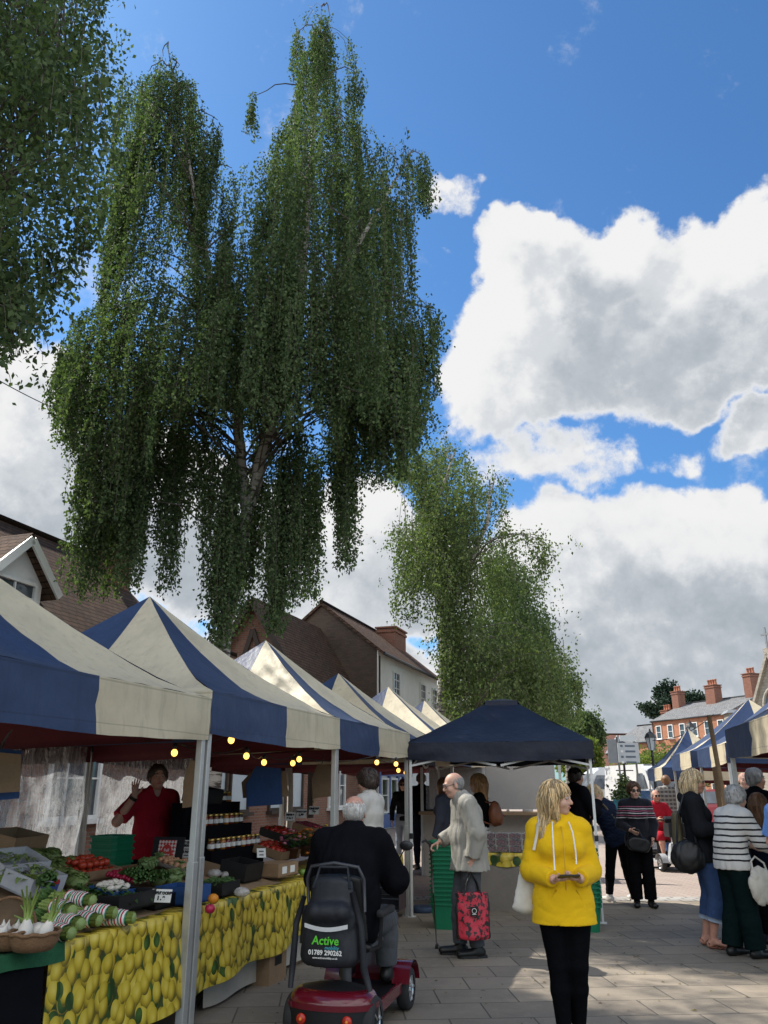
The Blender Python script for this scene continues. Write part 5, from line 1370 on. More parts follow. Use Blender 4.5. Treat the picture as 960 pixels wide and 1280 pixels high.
C_plaid = stripe_mat('grey_plaid', (.10, .09, .085), (.30, .28, .26), .09, .4, plaid=True); C_check = stripe_mat('white_windowpane_check', (.55, .53, .50), (.03, .03, .04), .075, .14, plaid=True)
C_puff = cloth_mat('navy_puffer', (.010, .016, .034), .5, .2)
L_black = mat('black_leather', (.008, .008, .008), .45, .2, 9, bump=.1); L_brown = mat('brown_leather', (.19, .065, .03), .5, .25, 9, bump=.15); L_sandal = mat('tan_sandal_leather', (.17, .06, .035), .55, .2, 12); M_rub = mat('black_rubber', (.02, .02, .021), .75, .2, 8)
M_wshoe = mat('pale_trainer', (.50, .48, .45), .7, .1, 9); M_canvas = mat('cream_canvas', (.58, .54, .46), .85, .1, 5, bump=.2, bscale=25); M_olive = mat('olive_canvas', (.12, .095, .05), .85, .2, 6, bump=.2)
M_silver = mat('silver_metal', (.62, .62, .62), .3, .1, 8, metal=.9)
def world_of(T, p, s_): return T.matrix_basis @ (Vector(p) * s_)

# woman in the yellow hoodie
pY = atZ(703, 1310)
TY, J, s_ = person('woman in bright yellow hoodie and black leggings looking aside, phone in hands', (pY.x + .08, pY.y + .06, 0), 178, 1.61, 1.10, True,
  P=dict(shR=(.155, -.01, 1.375), shL=(-.155, -.01, 1.375), elR=(.218, -.02, 1.095), elL=(-.218, -.02, 1.095), wrR=(.085, .205, 1.055), wrL=(-.085, .215, 1.06), knR=(.068, .03, .49), knL=(-.068, .03, .49), anR=(.055, .03, .085), anL=(-.062, -.07, .085), toR=(.07, .19, .03), toL=(-.08, .10, .03), hiR=(.086, 0, .90), hiL=(-.086, 0, .90)),
  top=dict(m=C_yellow, name='hoodie', o=.018, hem=.755, loose=.024, flare=.018, sleeve=.96, sl=.012, hood=True, fold=.0055, ff=15, fv=1.2, seed=4), legs=dict(m=C_blackleg, name='leggings', o=.008, thigh=.020, fold=.002), shoes=dict(m=M_wshoe, sole=M_wshoe),
  hair=dict(style='long', m=HB, vol=.012, len=.27, fw=-.025, part=True, frizz=.006, extra=[((.05, -.01, 1.55), (.115, .03, 1.42), .045, .040), ((.115, .03, 1.42), (.135, .085, 1.32), .040, .018)]), head=(62, -4, 4), hands=dict(R=dict(d=(-.75, .55, .1), n=(0, .0, 1), curl=.75), L=dict(d=(.75, .55, .1), n=(0, .0, 1), curl=.75)), res=.0075)
q = MB()
for e in (-1, 1): q.tube([Vector((.060*e, .105, 1.43))*s_, Vector((.072*e, .165, 1.36))*s_, Vector((.078*e, .196, 1.24))*s_, Vector((.078*e, .192, 1.135 - .02*e))*s_], .0052, n=6)
q.obj('drawstring', C_cord, TY)
q = MB(); q.tube([Vector((0, .115, 1.40))*s_, Vector((0, .172, 1.32))*s_, Vector((0, .172, 1.15))*s_, Vector((0, .150, .98))*s_, Vector((0, .152, .77))*s_], .0035, n=5); q.obj('zip', mat('yellow_zip', (.55, .33, .02), .5, .1, 9), TY)
q = MB()
for e in (-1, 1): q.tube([Vector((.07*e, .148, .985))*s_, Vector((.105*e, .140, .93))*s_, Vector((.135*e, .128, .845))*s_], .0042, n=5)
q.obj('pocket_seam', C_yellow, TY)
ph = thing('phone', 'dark phone held in both hands by the woman in yellow', 'phone', world_of(TY, (0, .31, 1.085), s_), R(176)); 
q = MB(); q.box((0, 0, 0), (.135, .07, .009), bev=.003, rot=(R(18), 0, R(6))); q.obj('case', L_black, ph); q = MB(); q.box((0, 0, .0056), (.125, .062, .0015), rot=(R(18), 0, R(6)), bev=.0005); q.obj('screen', M_lens, ph)
bg_ = thing('shoulder_bag', 'cream canvas bag hanging behind the hip of the woman in yellow', 'bag', world_of(TY, (.255, -.10, .80), s_), R(176 + 15))
q = Sdf(); q.seg((-.02, 0, .04), (-.03, 0, .27), (.115, .05), (.06, .03), .02, side=(1, 0, 0)); V, Q = skin_surface(q, .009, folds(.006, 20, 4, .5)); link(numesh('pouch', V, Q, M_canvas, smooth=True), 'pouch', bg_)
q = MB(); sh = [Vector(p)*s_ for p in ((.16, .085, 1.40), (.135, .02, 1.49), (.15, -.10, 1.36), (.22, -.16, 1.10), (.25, -.13, .96))]; sh2 = [Vector(p)*s_ for p in ((.160, .080, 1.42), (.178, .105, 1.34), (.20, .075, 1.24))]
iv = bg_.matrix_basis.inverted() @ TY.matrix_basis
q.tube([iv @ p for p in sh], .011, n=6); q.tube([iv @ p for p in sh2], .011, n=6); q.obj('strap', M_canvas, bg_)

# stallholder in red polo waving
pS = atY(196, 1000, 9.0)
TS, J, s_ = person('stallholder in red polo shirt waving one hand behind the vegetable table', (pS.x - .02, 9.0, 0), 215, 1.80, 1.10, False,
  P=dict(elR=(.37, .03, 1.18), wrR=(.255, .14, 1.41), elL=(-.26, -.02, 1.12), wrL=(-.16, .22, 1.03)), skin=SKr, top=dict(m=C_red, name='polo_shirt', o=.016, hem=.84, loose=.012, sleeve=.42, sl=.012, collar=.025, vneck=True, fold=.006), legs=dict(m=C_black, o=.01, w=.01), shoes=dict(m=L_black),
  hair=dict(style='crop', m=HD, vol=.004, frizz=.002), head=(-8, -2, 0), hands=dict(R=dict(d=(.06, .06, 1), n=(-.3, 1, 0), curl=.16, spread=.9), L=dict(curl=.9)), belly=.05, res=.008)
q = MB(); w_ = Vector(J['wrR']*.93 + J['elR']*.07)*s_; a_ = Vector(J['wrR'] - J['elR']).normalized(); q.tube([w_ - a_*.016, w_ + a_*.016], .040, n=14); q.obj('wristwatch', L_black, TS)

# elderly man on the red mobility scooter, seen from behind
SCO = Vector((-.24, 6.42, 0)); SCR = -15.0
TM, J, s_ = person('white haired balding man in black jacket riding the red mobility scooter', (SCO.x, SCO.y, 0), SCR, 1.76, 1.22, False,
  P=dict(pel=(0, -.10, .66), wai=(0, -.08, .82), che=(0, -.04, 1.03), sho=(0, .00, 1.165), nek=(0, .03, 1.235), hed=(-.005, .075, 1.345), shR=(.18, .0, 1.15), shL=(-.18, .0, 1.15), elR=(.295, .10, .91), elL=(-.285, .10, .91), wrR=(.215, .36, .90), wrL=(-.205, .36, .90),
    hiR=(.09, -.06, .64), hiL=(-.09, -.06, .64), knR=(.15, .36, .62), knL=(-.15, .36, .62), anR=(.155, .40, .285), anL=(-.155, .40, .285), toR=(.165, .56, .235), toL=(-.165, .56, .235)), skin=SKr, seated=True,
  top=dict(m=C_blackj, name='jacket', o=.030, loose=.022, sleeve=.96, sl=.018, collar=.055, fold=.011, ff=20), legs=dict(m=C_greytr, o=.014, w=.012, end=.9), shoes=dict(m=L_black), hair=dict(style='fringe', m=HW), head=(14, -14, 0), glasses='clear', shoulders=1.08, res=.0085)

# man in pale jacket beyond the scooter
pP = atY(461, 1000, 9.4)
person('dark haired man in offwhite jacket at the stall beyond the scooter rider', (pP.x, 9.4, 0), 62, 1.745, 1.0, False, P=dict(wrL=(-.20, .26, 1.02), elL=(-.26, .04, 1.12), wrR=(.20, .26, 1.02), elR=(.26, .04, 1.12)), top=dict(m=C_offw, name='jacket', o=.022, hem=.82, loose=.01, collar=.03, fold=.008), legs=dict(m=C_greytr, o=.014, w=.01), shoes=dict(m=L_black),
  hair=dict(style='crop', m=HD, vol=.026, frizz=.010), head=(10, -8, 0), res=.010)

# elderly man with walking pole and red bag
pC = atZ(591, 1195)
TC, J, s_ = person('balding elderly man in stone jacket leaning on walking pole', (pC.x, pC.y, 0), 97, 1.76, 1.10, False,
  P=dict(che=(0, .015, 1.27), sho=(0, .05, 1.385), nek=(0, .085, 1.445), hed=(0, .145, 1.545), shR=(.165, .05, 1.37), shL=(-.165, .04, 1.37), elL=(-.235, -.03, 1.10), wrL=(-.21, .02, .865), elR=(.24, .05, 1.10), wrR=(.19, .27, 1.0), anL=(-.09, -.03, .085), anR=(.09, .10, .085), toL=(-.10, .14, .03), toR=(.11, .27, .03), knL=(-.09, .02, .49), knR=(.09, .09, .49)),
  skin=SK, top=dict(m=C_beige, name='windcheater', o=.024, hem=.76, loose=.028, flare=.03, sleeve=.95, sl=.020, collar=.03, fold=.012, ff=20), legs=dict(m=C_greytr, o=.014, w=.012, end=.97), shoes=dict(m=L_black, sole=M_rub), hair=dict(style='fringe', m=HG), head=(4, -14, 0), glasses='clear', belly=.03,
  hands=dict(L=dict(d=(.05, .1, -1), n=(.9, .2, 0), curl=1.5), R=dict(d=(-.1, .75, -.35), n=(-.3, -.2, -.95), curl=1.6)), res=.0085)
q = MB(); q.seg = None
sh_ = Sdf(); sh_.seg((0, .045, .95), (0, .06, 1.36), (.10, .12), (.09, .09), .02, side=(1, 0, 0)); V, Q = skin_surface(sh_, .012, folds(.006, 25, 2)); link(numesh('shirt', V*s_, Q, C_palesh, smooth=True), 'shirt', TC)
cane_t = TC.matrix_basis @ (Vector((.185, .36, .98))*s_); cane_b = atZ(546, 1186)
cn = thing('walking_pole', 'thin dark walking pole in front of the stone jacketed man', 'walking pole', cane_b); d_ = cane_t - cane_b
q = MB(); q.tube([(0, 0, .02), d_*.55], [.006, .008], n=8); q.tube([d_*.53, d_*.97], .0095, n=8); q.obj('shaft', mat('pole_metal', (.09, .08, .075), .35, .2, 9, metal=.6), cn)
q = MB(); q.tube([d_*.93, d_*1.0, d_*1.03 + Vector((-.05, 0, .01)), d_*1.02 + Vector((-.09, 0, 0))], [.013, .015, .014, .012], n=8); q.obj('handle', M_rub, cn); q = MB(); q.lathe([(.018, 0), (.016, .03), (.009, .05)], 10); q.obj('ferrule', M_rub, cn)
# red and black carrier bag
hb = TC.matrix_basis @ (Vector((-.205, .035, .76))*s_)
sb = thing('carrier_bag', 'red and black patterned shopping bag hanging from the elderly man hand', 'bag', (hb.x, hb.y, hb.z - .60), R(6))
def bag_mat():
    m, t, b = new_mat('red_black_print'); co = t.coord(); n = t.noise(co, 26, 3, .6); n1 = t.noise(co, 4, 2, .5)
    c = t.mix(t.sstep(n, .50, .56), (.50, .022, .045), (.020, .012, .014)); c = t.mix(t.m('GREATER_THAN', t.m('ABSOLUTE', t.sep(co)[0]), .15), c, (.015, .014, .015))
    t.put(b.inputs['Base Color'], c); b.inputs['Roughness'].default_value = .55; t.put(b.inputs['Normal'], t.bump(n1, .5, .05)); return m
q = Sdf(); q.seg((0, 0, .03), (0, 0, .40), (.165, .075), (.155, .045), .02, side=(1, 0, 0)); q.cut(np.array((0, 0, .41)), np.array((0, 0, 1.))); q.cut(np.array((0, 0, .0)), np.array((0, 0, -1.))); V, Q = skin_surface(q, .012, folds(.010, 14, 6, .4)); link(numesh('sack', V, Q, bag_mat(), smooth=True), 'sack', sb)
q = MB()
for y_ in (-.035, .035): q.tube([(-.09, y_, .38), (-.055, y_*.6, .50), (0, y_*.15, .595), (.055, y_*.6, .50), (.09, y_, .38)], .010, n=6)
q.obj('handles', L_black, sb)
q = MB(); q.box((0, -.082, .25), (.075, .004, .085), bev=.001); pt = q.obj('label_patch', L_black, sb); 
q = MB(); q.tube([(.022*math.cos(a_), -.086, .255 + .022*math.sin(a_)) for a_ in np.linspace(0, 6.3, 16)], .003, n=4); q.tube([(-.02, -.086, .225), (.02, -.086, .225)], .003, n=4); q.obj('emblem', C_cord, pt)

# shoppers under and beside the gazebo
pB = atY(604, 1000, 12.2)
TB, J, s_ = person('tan haired woman with brown leather backpack under the gazebo', (pB.x - .05, 12.2, 0), 70, 1.74, 1.0, True, top=dict(m=C_black, name='top', o=.014, hem=.9, fold=.006), legs=dict(m=C_check, name='skirt', skirt=.42, fold=.012, ff=30), shoes=dict(m=L_black), hair=dict(style='bob', m=HT, vol=.018, frizz=.008, len=.14), head=(15, 0, 0), P=dict(wrR=(.20, .28, 1.05), wrL=(-.20, .28, 1.05), elR=(.25, .03, 1.1), elL=(-.25, .03, 1.1)), res=.011)
bk = thing('backpack', 'rounded brown leather backpack on the tan haired woman', 'backpack', world_of(TB, (0, -.21, 1.20), s_), R(70))
q = Sdf(); q.ell((0, 0, 0), (.14, .09, .17), .02); q.ell((0, -.07, -.06), (.10, .05, .09), .02); V, Q = skin_surface(q, .012, folds(.006, 20, 2)); link(numesh('pouch', V, Q, L_brown, smooth=True), 'pouch', bk)
q = MB()
for e in (-1, 1): q.tube([(.09*e, .05, -.14), (.13*e, .20, -.08), (.125*e, .30, .08), (.11*e, .26, .20), (.08*e, .05, .14)], .012, n=6)
q.tube([(0, -.125, -.02), (.02, -.135, -.03)], .012); q.obj('strap', L_brown, bk)
pB = atY(556, 1000, 12.9)
person('auburn haired shopper in grey blue coat behind the gazebo leg', (pB.x, 12.9, 0), 60, 1.70, 1.0, True, top=dict(m=C_greyblue, name='coat', o=.022, hem=.72, loose=.01), legs=dict(m=C_black), shoes=dict(m=L_black), hair=dict(style='bob', m=HBr, vol=.014), res=.013, eyes=False)
pB = atY(504, 1000, 18.5)
person('distant woman in charcoal top and pale jeans by the blue shopfront', (pB.x, 18.5, 0), 175, 1.74, .92, True, top=dict(m=C_charc, name='top', o=.012, hem=.88), legs=dict(m=C_jeanl), shoes=dict(m=L_black), hair=dict(style='bob', m=HD, len=.18), glasses='sun', res=.015, eyes=False)
pB = atY(527, 1000, 17.8)
person('distant man in black seen from behind by the blue shopfront', (pB.x, 17.8, 0), 10, 1.86, 1.0, False, top=dict(m=C_black, name='top', o=.016, hem=.86), legs=dict(m=C_navyj), shoes=dict(m=L_black), hair=dict(style='crop', m=HD, vol=.006), res=.015, eyes=False)
# man in black cap
pB = atZ(738, 1134)
TK, J, s_ = person('man in black cap and black jacket standing behind the woman in yellow', (pB.x - .08, pB.y + .1, 0), -62, 1.84, 1.08, False, skin=SKt, P=dict(hed=(.0, .045, 1.59), elR=(.26, .10, 1.15), wrR=(.18, .25, 1.28), wrL=(-.18, .22, 1.10), elL=(-.25, .03, 1.12)), top=dict(m=C_blackj, name='jacket', o=.024, hem=.80, loose=.012, collar=.04), legs=dict(m=C_jean, o=.014, w=.012), shoes=dict(m=L_black, sole=M_wshoe), hair=dict(style='crop', m=HD, vol=.003), res=.010)
q = Sdf(); q.ell((0, -.014, .052), (.086, .103, .078), .02); q.seg((0, .06, .05), (0, .135, .035), (.065, .014), (.05, .008), .02, side=(1, 0, 0)); q.cut(np.array((0, 0, .028)), np.array((0, 0, -1.))); V, Q = skin_surface(q, .009); ca = link(numesh('cap', (V + J['hed'])*s_, Q, C_black, smooth=True), 'cap', TK)
# woman in navy puffer leaning
pB = atZ(778, 1127)
TQ, J, s_ = person('woman in navy puffer jacket leaning away, black trousers and pale trainers', (pB.x, pB.y, 0), 22, 1.66, 1.08, True,
  P=dict(pel=(.0, 0, .93), wai=(-.05, .03, 1.07), che=(-.13, .08, 1.25), sho=(-.19, .11, 1.36), nek=(-.21, .14, 1.42), hed=(-.235, .19, 1.525), shR=(-.03, .10, 1.33), shL=(-.35, .10, 1.37), elR=(.10, .10, 1.10), wrR=(.08, .26, .98), elL=(-.38, .22, 1.12), wrL=(-.28, .42, 1.10), anR=(.20, -.02, .085), toR=(.24, .12, .03), anL=(-.21, .02, .085), toL=(-.24, .16, .03), knR=(.14, .02, .50), knL=(-.14, .03, .50)),
  top=dict(m=C_puff, name='puffer_jacket', o=.030, hem=.80, loose=.01, collar=.03, fold=.013, ff=44, fv=2.4), legs=dict(m=C_black, o=.010), shoes=dict(m=M_wshoe, sole=M_wshoe), hair=dict(style='bob', m=HB2, vol=.016, len=.12), head=(25, -20, 0), res=.010)
q = MB(); q.tube([Vector(p)*s_ for p in ((-.30, .0, 1.44), (-.20, -.04, 1.34), (-.06, -.08, 1.15), (.08, -.09, .98))], .018, n=6); q.obj('shoulder_strap', M_olive, TQ)
# woman with sunglasses and chest stripes
pB = atZ(806, 1134)
TW, J, s_ = person('short haired person in sunglasses and dark jumper with chest stripes, facing the camera', (pB.x, pB.y, 0), 172, 1.64, 1.04, True,
  P=dict(elR=(.245, -.01, 1.12), wrR=(.12, .17, 1.04), elL=(-.245, -.01, 1.12), wrL=(-.19, .12, .92)), top=dict(m=C_chest, name='jumper', o=.018, hem=.82, loose=.008), legs=dict(m=C_black, o=.016, w=.02, hemr=.05), shoes=dict(m=L_black), hair=dict(style='crop', m=HBr, vol=.014, frizz=.006), glasses='sun', head=(10, -3, 0), res=.009)
hbg = thing('handbag', 'black handbag on the arm of the person with chest stripes', 'bag', world_of(TW, (.03, .19, .84), s_), R(172)); q = Sdf(); q.seg((-.06, 0, 0), (.06, 0, .02), .10, .10, .02); q.cut(np.array((0, .06, 0)), np.array((0, 1., 0))); q.cut(np.array((0, -.06, 0)), np.array((0, -1., 0))); V, Q = skin_surface(q, .012, folds(.006, 16, 3)); link(numesh('pouch', V, Q, L_black, smooth=True), 'pouch', hbg)
q = MB(); q.tube([(-.07, 0, .08), (-.02, .0, .20), (.09, -.06, .24), (.14, -.03, .10)], .009, n=6); q.obj('strap', L_black, hbg)
# rider in red on the silver scooter further away
SC2 = atZ(829, 1086); 
person('man in red polo and sunglasses riding a scooter in the sunlit road', (SC2.x, SC2.y, 0), 186, 1.76, 1.15, False,
  P=dict(pel=(0, -.10, .66), wai=(0, -.09, .82), che=(0, -.07, 1.03), sho=(0, -.06, 1.165), nek=(0, -.04, 1.235), hed=(0, .0, 1.355), shR=(.18, -.05, 1.15), shL=(-.18, -.05, 1.15), elR=(.28, .08, .93), elL=(-.28, .08, .93), wrR=(.16, .32, .92), wrL=(-.16, .32, .92),
    hiR=(.09, -.06, .64), hiL=(-.09, -.06, .64), knR=(.13, .36, .62), knL=(-.13, .36, .62), anR=(.13, .40, .285), anL=(-.13, .40, .285), toR=(.14, .56, .235), toL=(-.14, .56, .235)), skin=SKr, seated=True, top=dict(m=C_red, name='polo_shirt', o=.016, loose=.012, sleeve=.45, sl=.012, collar=.02), legs=dict(m=C_red, name='shorts', o=.016, w=.012, end=.12), shoes=dict(m=L_black), hair=dict(style='fringe', m=HG), glasses='sun', belly=.05, res=.011)
pB = atY(835, 1000, 20.5)
person('man in grey plaid shirt walking away beyond the red rider', (pB.x, 20.5, 0), -8, 1.84, 1.08, False, top=dict(m=C_plaid, name='shirt', o=.018, hem=.80, loose=.012), legs=dict(m=C_jean), shoes=dict(m=L_black), hair=dict(style='crop', m=HBr), res=.015, eyes=False)
pB = atY(850, 1000, 21.5)
person('dark dressed shopper just right of the plaid shirt', (pB.x, 21.5, 0), 20, 1.70, 1.0, False, top=dict(m=C_black, name='jacket', o=.02), legs=dict(m=C_black), shoes=dict(m=L_black), hair=dict(style='crop', m=HD), res=.016, eyes=False)
# blonde woman in dark jacket, cropped jeans and sandals
pB = atZ(892, 1184)
TL, J, s_ = person('blonde woman in dark jacket, cropped jeans and tan sandals', (pB.x, pB.y, 0), -108, 1.76, 1.0, True,
  P=dict(che=(0, -.03, 1.27), sho=(0, -.045, 1.395), nek=(0, -.035, 1.46), hed=(0, .0, 1.575), shR=(.165, -.04, 1.385), shL=(-.165, -.04, 1.385), elR=(.235, .0, 1.12), wrR=(.15, .24, 1.10), elL=(-.235, .0, 1.12), wrL=(-.15, .24, 1.10), knR=(.09, .09, .50), knL=(-.09, .03, .50), anR=(.085, -.0, .085), anL=(-.10, -.06, .085), toR=(.11, .16, .03), toL=(-.13, .10, .03)),
  skin=SKr, top=dict(m=C_charc, name='jacket', o=.026, hem=.80, loose=.016, hood=True, sleeve=.95, sl=.016, fold=.009), legs=dict(m=C_jean, name='jeans', o=.016, w=.014, end=.60, hemr=.052, cuff=C_cuff), shoes=dict(m=L_sandal, sandal=True), hair=dict(style='bob', m=HB2, vol=.016, len=.17), glasses='clear', head=(-6, -4, 0), res=.0085)
rb_ = thing('rucksack', 'khaki rucksack on the back of the blonde woman', 'rucksack', world_of(TL, (-.05, -.22, 1.10), s_), R(-108)); q = Sdf(); q.seg((0, 0, -.14), (0, 0, .14), (.12, .06), (.11, .05), .02, side=(1, 0, 0)); V, Q = skin_surface(q, .012, folds(.008, 18, 3)); link(numesh('pouch', V, Q, M_olive, smooth=True), 'pouch', rb_)
q = MB()
for e in (-1, 1): q.tube([(.08*e, .05, -.12), (.15*e, .2, -.05), (.13*e, .30, .16), (.10*e, .2, .30), (.07*e, .04, .16)], .013, n=6)
q.obj('strap', L_black, rb_)
hb2 = thing('handbag', 'slouchy black handbag hanging beside the blonde woman hip', 'bag', world_of(TL, (.22, -.15, .86), s_), R(-108)); q = Sdf(); q.ell((0, 0, -.03), (.09, .17, .14), .02); q.ell((0, 0, .05), (.06, .14, .10), .03); V, Q = skin_surface(q, .012, folds(.010, 16, 8)); link(numesh('pouch', V, Q, L_black, smooth=True), 'pouch', hb2)
q = MB(); q.tube([(0, .10, .10), (-.02, .09, .32), (-.07, .06, .60), (-.09, .03, .62), (-.06, -.06, .4), (0, -.10, .10)], .011, n=6); q.obj('strap', L_black, hb2)
# grey haired woman in striped knit
pB = atZ(939, 1198)
TG, J, s_ = person('grey haired woman in white jumper with black stripes and bottle green trousers', (pB.x - .04, pB.y + .05, 0), -72, 1.62, 1.14, True,
  P=dict(che=(0, .05, 1.26), sho=(0, .085, 1.375), nek=(0, .12, 1.435), hed=(0, .165, 1.54), shR=(.165, .08, 1.36), shL=(-.165, .08, 1.36), elR=(.26, .18, 1.12), wrR=(.20, .40, 1.02), elL=(-.25, .20, 1.12), wrL=(-.15, .40, 1.05), anL=(-.10, -.06, .085), anR=(.11, .06, .085), toL=(-.11, .10, .03), toR=(.13, .22, .03)),
  top=dict(m=C_stripe, name='jumper', o=.022, hem=.84, loose=.018, sleeve=.93, sl=.016, fold=.007), legs=dict(m=C_darkgreen, o=.018, w=.030, hemr=.055, end=.98), shoes=dict(m=L_black), hair=dict(style='crop', m=HG, vol=.018, frizz=.006), head=(0, -8, 0), res=.0085)
q = MB(); q.tube([Vector(p)*s_ for p in ((-.14, .03, 1.43), (-.06, -.045, 1.30), (.06, -.085, 1.10), (.17, -.06, .93), (.22, .02, .86))], .012, n=6); q.obj('cross_strap', M_canvas, TG)
cbag = thing('shoulder_bag', 'pale grey bag slung at the hip of the striped jumper', 'bag', world_of(TG, (.27, .10, .70), s_), R(-72)); q = Sdf(); q.ell((0, 0, 0), (.06, .13, .17), .02); V, Q = skin_surface(q, .012, folds(.012, 18, 9)); link(numesh('pouch', V, Q, M_canvas, smooth=True), 'pouch', cbag)
q = MB(); q.tube([(0, -.08, .12), (-.02, -.07, .22), (-.04, 0, .26), (-.02, .08, .2), (0, .09, .12)], .010, n=6); q.obj('strap', M_canvas, cbag)
# the queue at the right edge
pB = atY(946, 1000, 10.3)
person('grey cropped man in black T-shirt behind the striped jumper', (pB.x, 10.3, 0), -80, 1.79, 1.1, False, skin=SKr, top=dict(m=C_black, name='tshirt', o=.014, sleeve=.42, hem=.84, sl=.012), legs=dict(m=C_black), shoes=dict(m=L_black), hair=dict(style='crop', m=HG, vol=.004, frizz=.002), res=.010)
pB = atY(933, 1000, 13.6)
person('man in open dark jacket and pale shirt facing the camera further back in the queue', (pB.x, 13.6, 0), 170, 1.80, 1.0, False, top=dict(m=C_palesh, name='shirt', o=.014), legs=dict(m=C_black), shoes=dict(m=L_black), hair=dict(style='fringe', m=HG), res=.012)
pB = atY(953, 1045, 9.5)
person('long brown haired girl partly hidden by the striped jumper', (pB.x, 9.5, 0), -40, 1.50, .9, True, top=dict(m=C_navyj, name='top'), legs=dict(m=C_black), shoes=dict(m=L_black), hair=dict(style='long', m=HBr, vol=.016, len=.30), res=.011, eyes=False)
pB = atY(975, 1000, 8.0)
person('shopper in bright blue short sleeved shirt cut by the right edge', (pB.x + .06, 8.0, 0), -70, 1.66, 1.1, False, top=dict(m=C_bluesh, name='shirt', o=.018, sleeve=.42, sl=.014), legs=dict(m=C_navyj), shoes=dict(m=L_black), hair=dict(style='crop', m=HG), res=.011, eyes=False)
# ---------------------------------------------------------------- tables, cloths and goods of the left row
def lemon_mat(name='lemon_print_cloth', scale=8.8, green=.10):
    """oilcloth printed with a heap of lemons and leaves"""
    m, t, b = new_mat(name); co = t.coord('UV')
    wn = t.noise(co, 4, 2, .5, 0, 1); c0 = t.v('ADD', co, t.v('SCALE', t.v('SUBTRACT', wn, (.5, .5, .5)), .05))
    def layer(off, rot, sc):
        p = t.mapping(c0, loc=off, rot=(0, 0, rot), scale=(sc*1.10, sc*.88, 1))
        v = t.new('ShaderNodeTexVoronoi', voronoi_dimensions='2D'); t.put(v.inputs['Vector'], p); v.inputs['Scale'].default_value = 1; v.inputs['Randomness'].default_value = .72
        d = t.v('SUBTRACT', p, v.outputs['Position']); dx, dy, _ = t.sep(d)
        hl = t.m('ADD', t.m('MULTIPLY', dx, -.35), t.m('MULTIPLY', dy, .35))             # the printed photograph has its own light
        return v.outputs['Distance'], t.sep(v.outputs['Color'])[0], hl
    d1, r1, h1 = layer((0, 0, 0), .15, scale); d2, r2, h2 = layer((3.3, 1.7, 0), -.5, scale*1.15)
    def lem(d, h, r):
        tone = t.m('ADD', t.m('SUBTRACT', .62, t.m('MULTIPLY', d, 1.0)), h)
        tone = t.m('ADD', tone, t.m('MULTIPLY', t.m('SUBTRACT', r, .5), .16))
        return t.ramp(tone, [(.0, (.13, .10, .015)), (.22, (.38, .27, .022)), (.45, (.56, .42, .045)), (.75, (.70, .56, .13)), (.95, (.80, .69, .34))])
    back = t.ramp(r2, [(0, (.02, .045, .012)), (.5, (.05, .085, .02)), (1, (.055, .05, .02))])
    leafc = t.ramp(t.m('ADD', h2, t.m('SUBTRACT', .5, d2)), [(.05, (.02, .05, .012)), (.5, (.07, .14, .03)), (.9, (.17, .25, .08))])
    d3, r3, h3 = layer((7.1, 5.9, 0), .7, scale*1.02)
    c = t.mix(t.m('LESS_THAN', d2, .56), back, lem(d2, h2, r2)); c = t.mix(t.m('MULTIPLY', t.m('LESS_THAN', r2, .22), t.m('LESS_THAN', d2, .5)), c, leafc)
    c = t.mix(t.m('MULTIPLY', t.m('LESS_THAN', d3, .50), t.m('GREATER_THAN', r3, .3)), c, lem(d3, h3, r3))
    c = t.mix(t.m('MULTIPLY', t.m('LESS_THAN', d1, .46), t.m('GREATER_THAN', r1, green)), c, lem(d1, h1, r1)); c = t.mix(t.m('MULTIPLY', t.m('LESS_THAN', r1, green), t.m('LESS_THAN', d1, .34)), c, leafc)
    t.put(b.inputs['Base Color'], c); b.inputs['Roughness'].default_value = .38; b.inputs['Specular IOR Level'].default_value = .4
    t.put(b.inputs['Normal'], t.bump(t.noise(t.coord(), 6, 3, .6), .25, .02)); return m
M_lemon = lemon_mat()
M_blackcl = mat('black_cloth', (.006, .006, .008), .95, .2, 4, spec=.05, bump=.2, bscale=12); M_greenmat = mat('green_display_grass', (.012, .085, .035), .9, .25, 25, bump=.6, bscale=180)
M_sheet = mat('dingy_white_sheet', (.42, .39, .34), .9, .12, 3, bump=.4, bscale=10); M_wood = mat('plain_timber', (.24, .16, .09), .75, .2, 6, stretch=(1, 1, 6)); M_board = mat('taupe_board', (.20, .175, .15), .8, .15, 4)
M_card = mat('brown_cardboard', (.25, .16, .09), .85, .15, 6, bump=.1, bscale=30); M_cardw = mat('printed_white_card', (.48, .48, .50), .7, .12, 6); M_cardb = mat('printed_blue_card', (.05, .08, .24), .6, .2, 6); M_blackp = mat('black_crate_plastic', (.007, .007, .008), .5, .2, 6)
M_bluecr = mat('blue_crate_plastic', (.02, .07, .22), .5, .15, 6); M_tub = mat('green_tub_plastic', (.008, .16, .075), .45, .1, 4); M_wicker = mat('wicker', (.20, .11, .055), .8, .35, 60, stretch=(1, 1, 3), bump=.8, bscale=90)
M_white = mat('white_card', (.70, .69, .66), .7, .05, 6); M_inkb = mat('black_ink', (.02, .02, .022), .6, .1, 6); M_rfoil = mat('red_card', (.45, .03, .025), .5, .1, 6); M_gold = mat('gold_lid', (.50, .34, .10), .3, .1, 8, metal=.8)
def uvsheet(mb, name, m, parent, wr, hr):
    """UVs in metres for a cloth: u along the row, v down its length"""
    me = mb.mesh(name, m); uv = me.uv_layers.new(name='UVMap')
    for p in me.polygons:
        for li in p.loop_indices:
            c = me.vertices[me.loops[li].vertex_index].co; uv.data[li].uv = (c.x, c.z - c.y if True else 0)
    return link(me, name, parent)
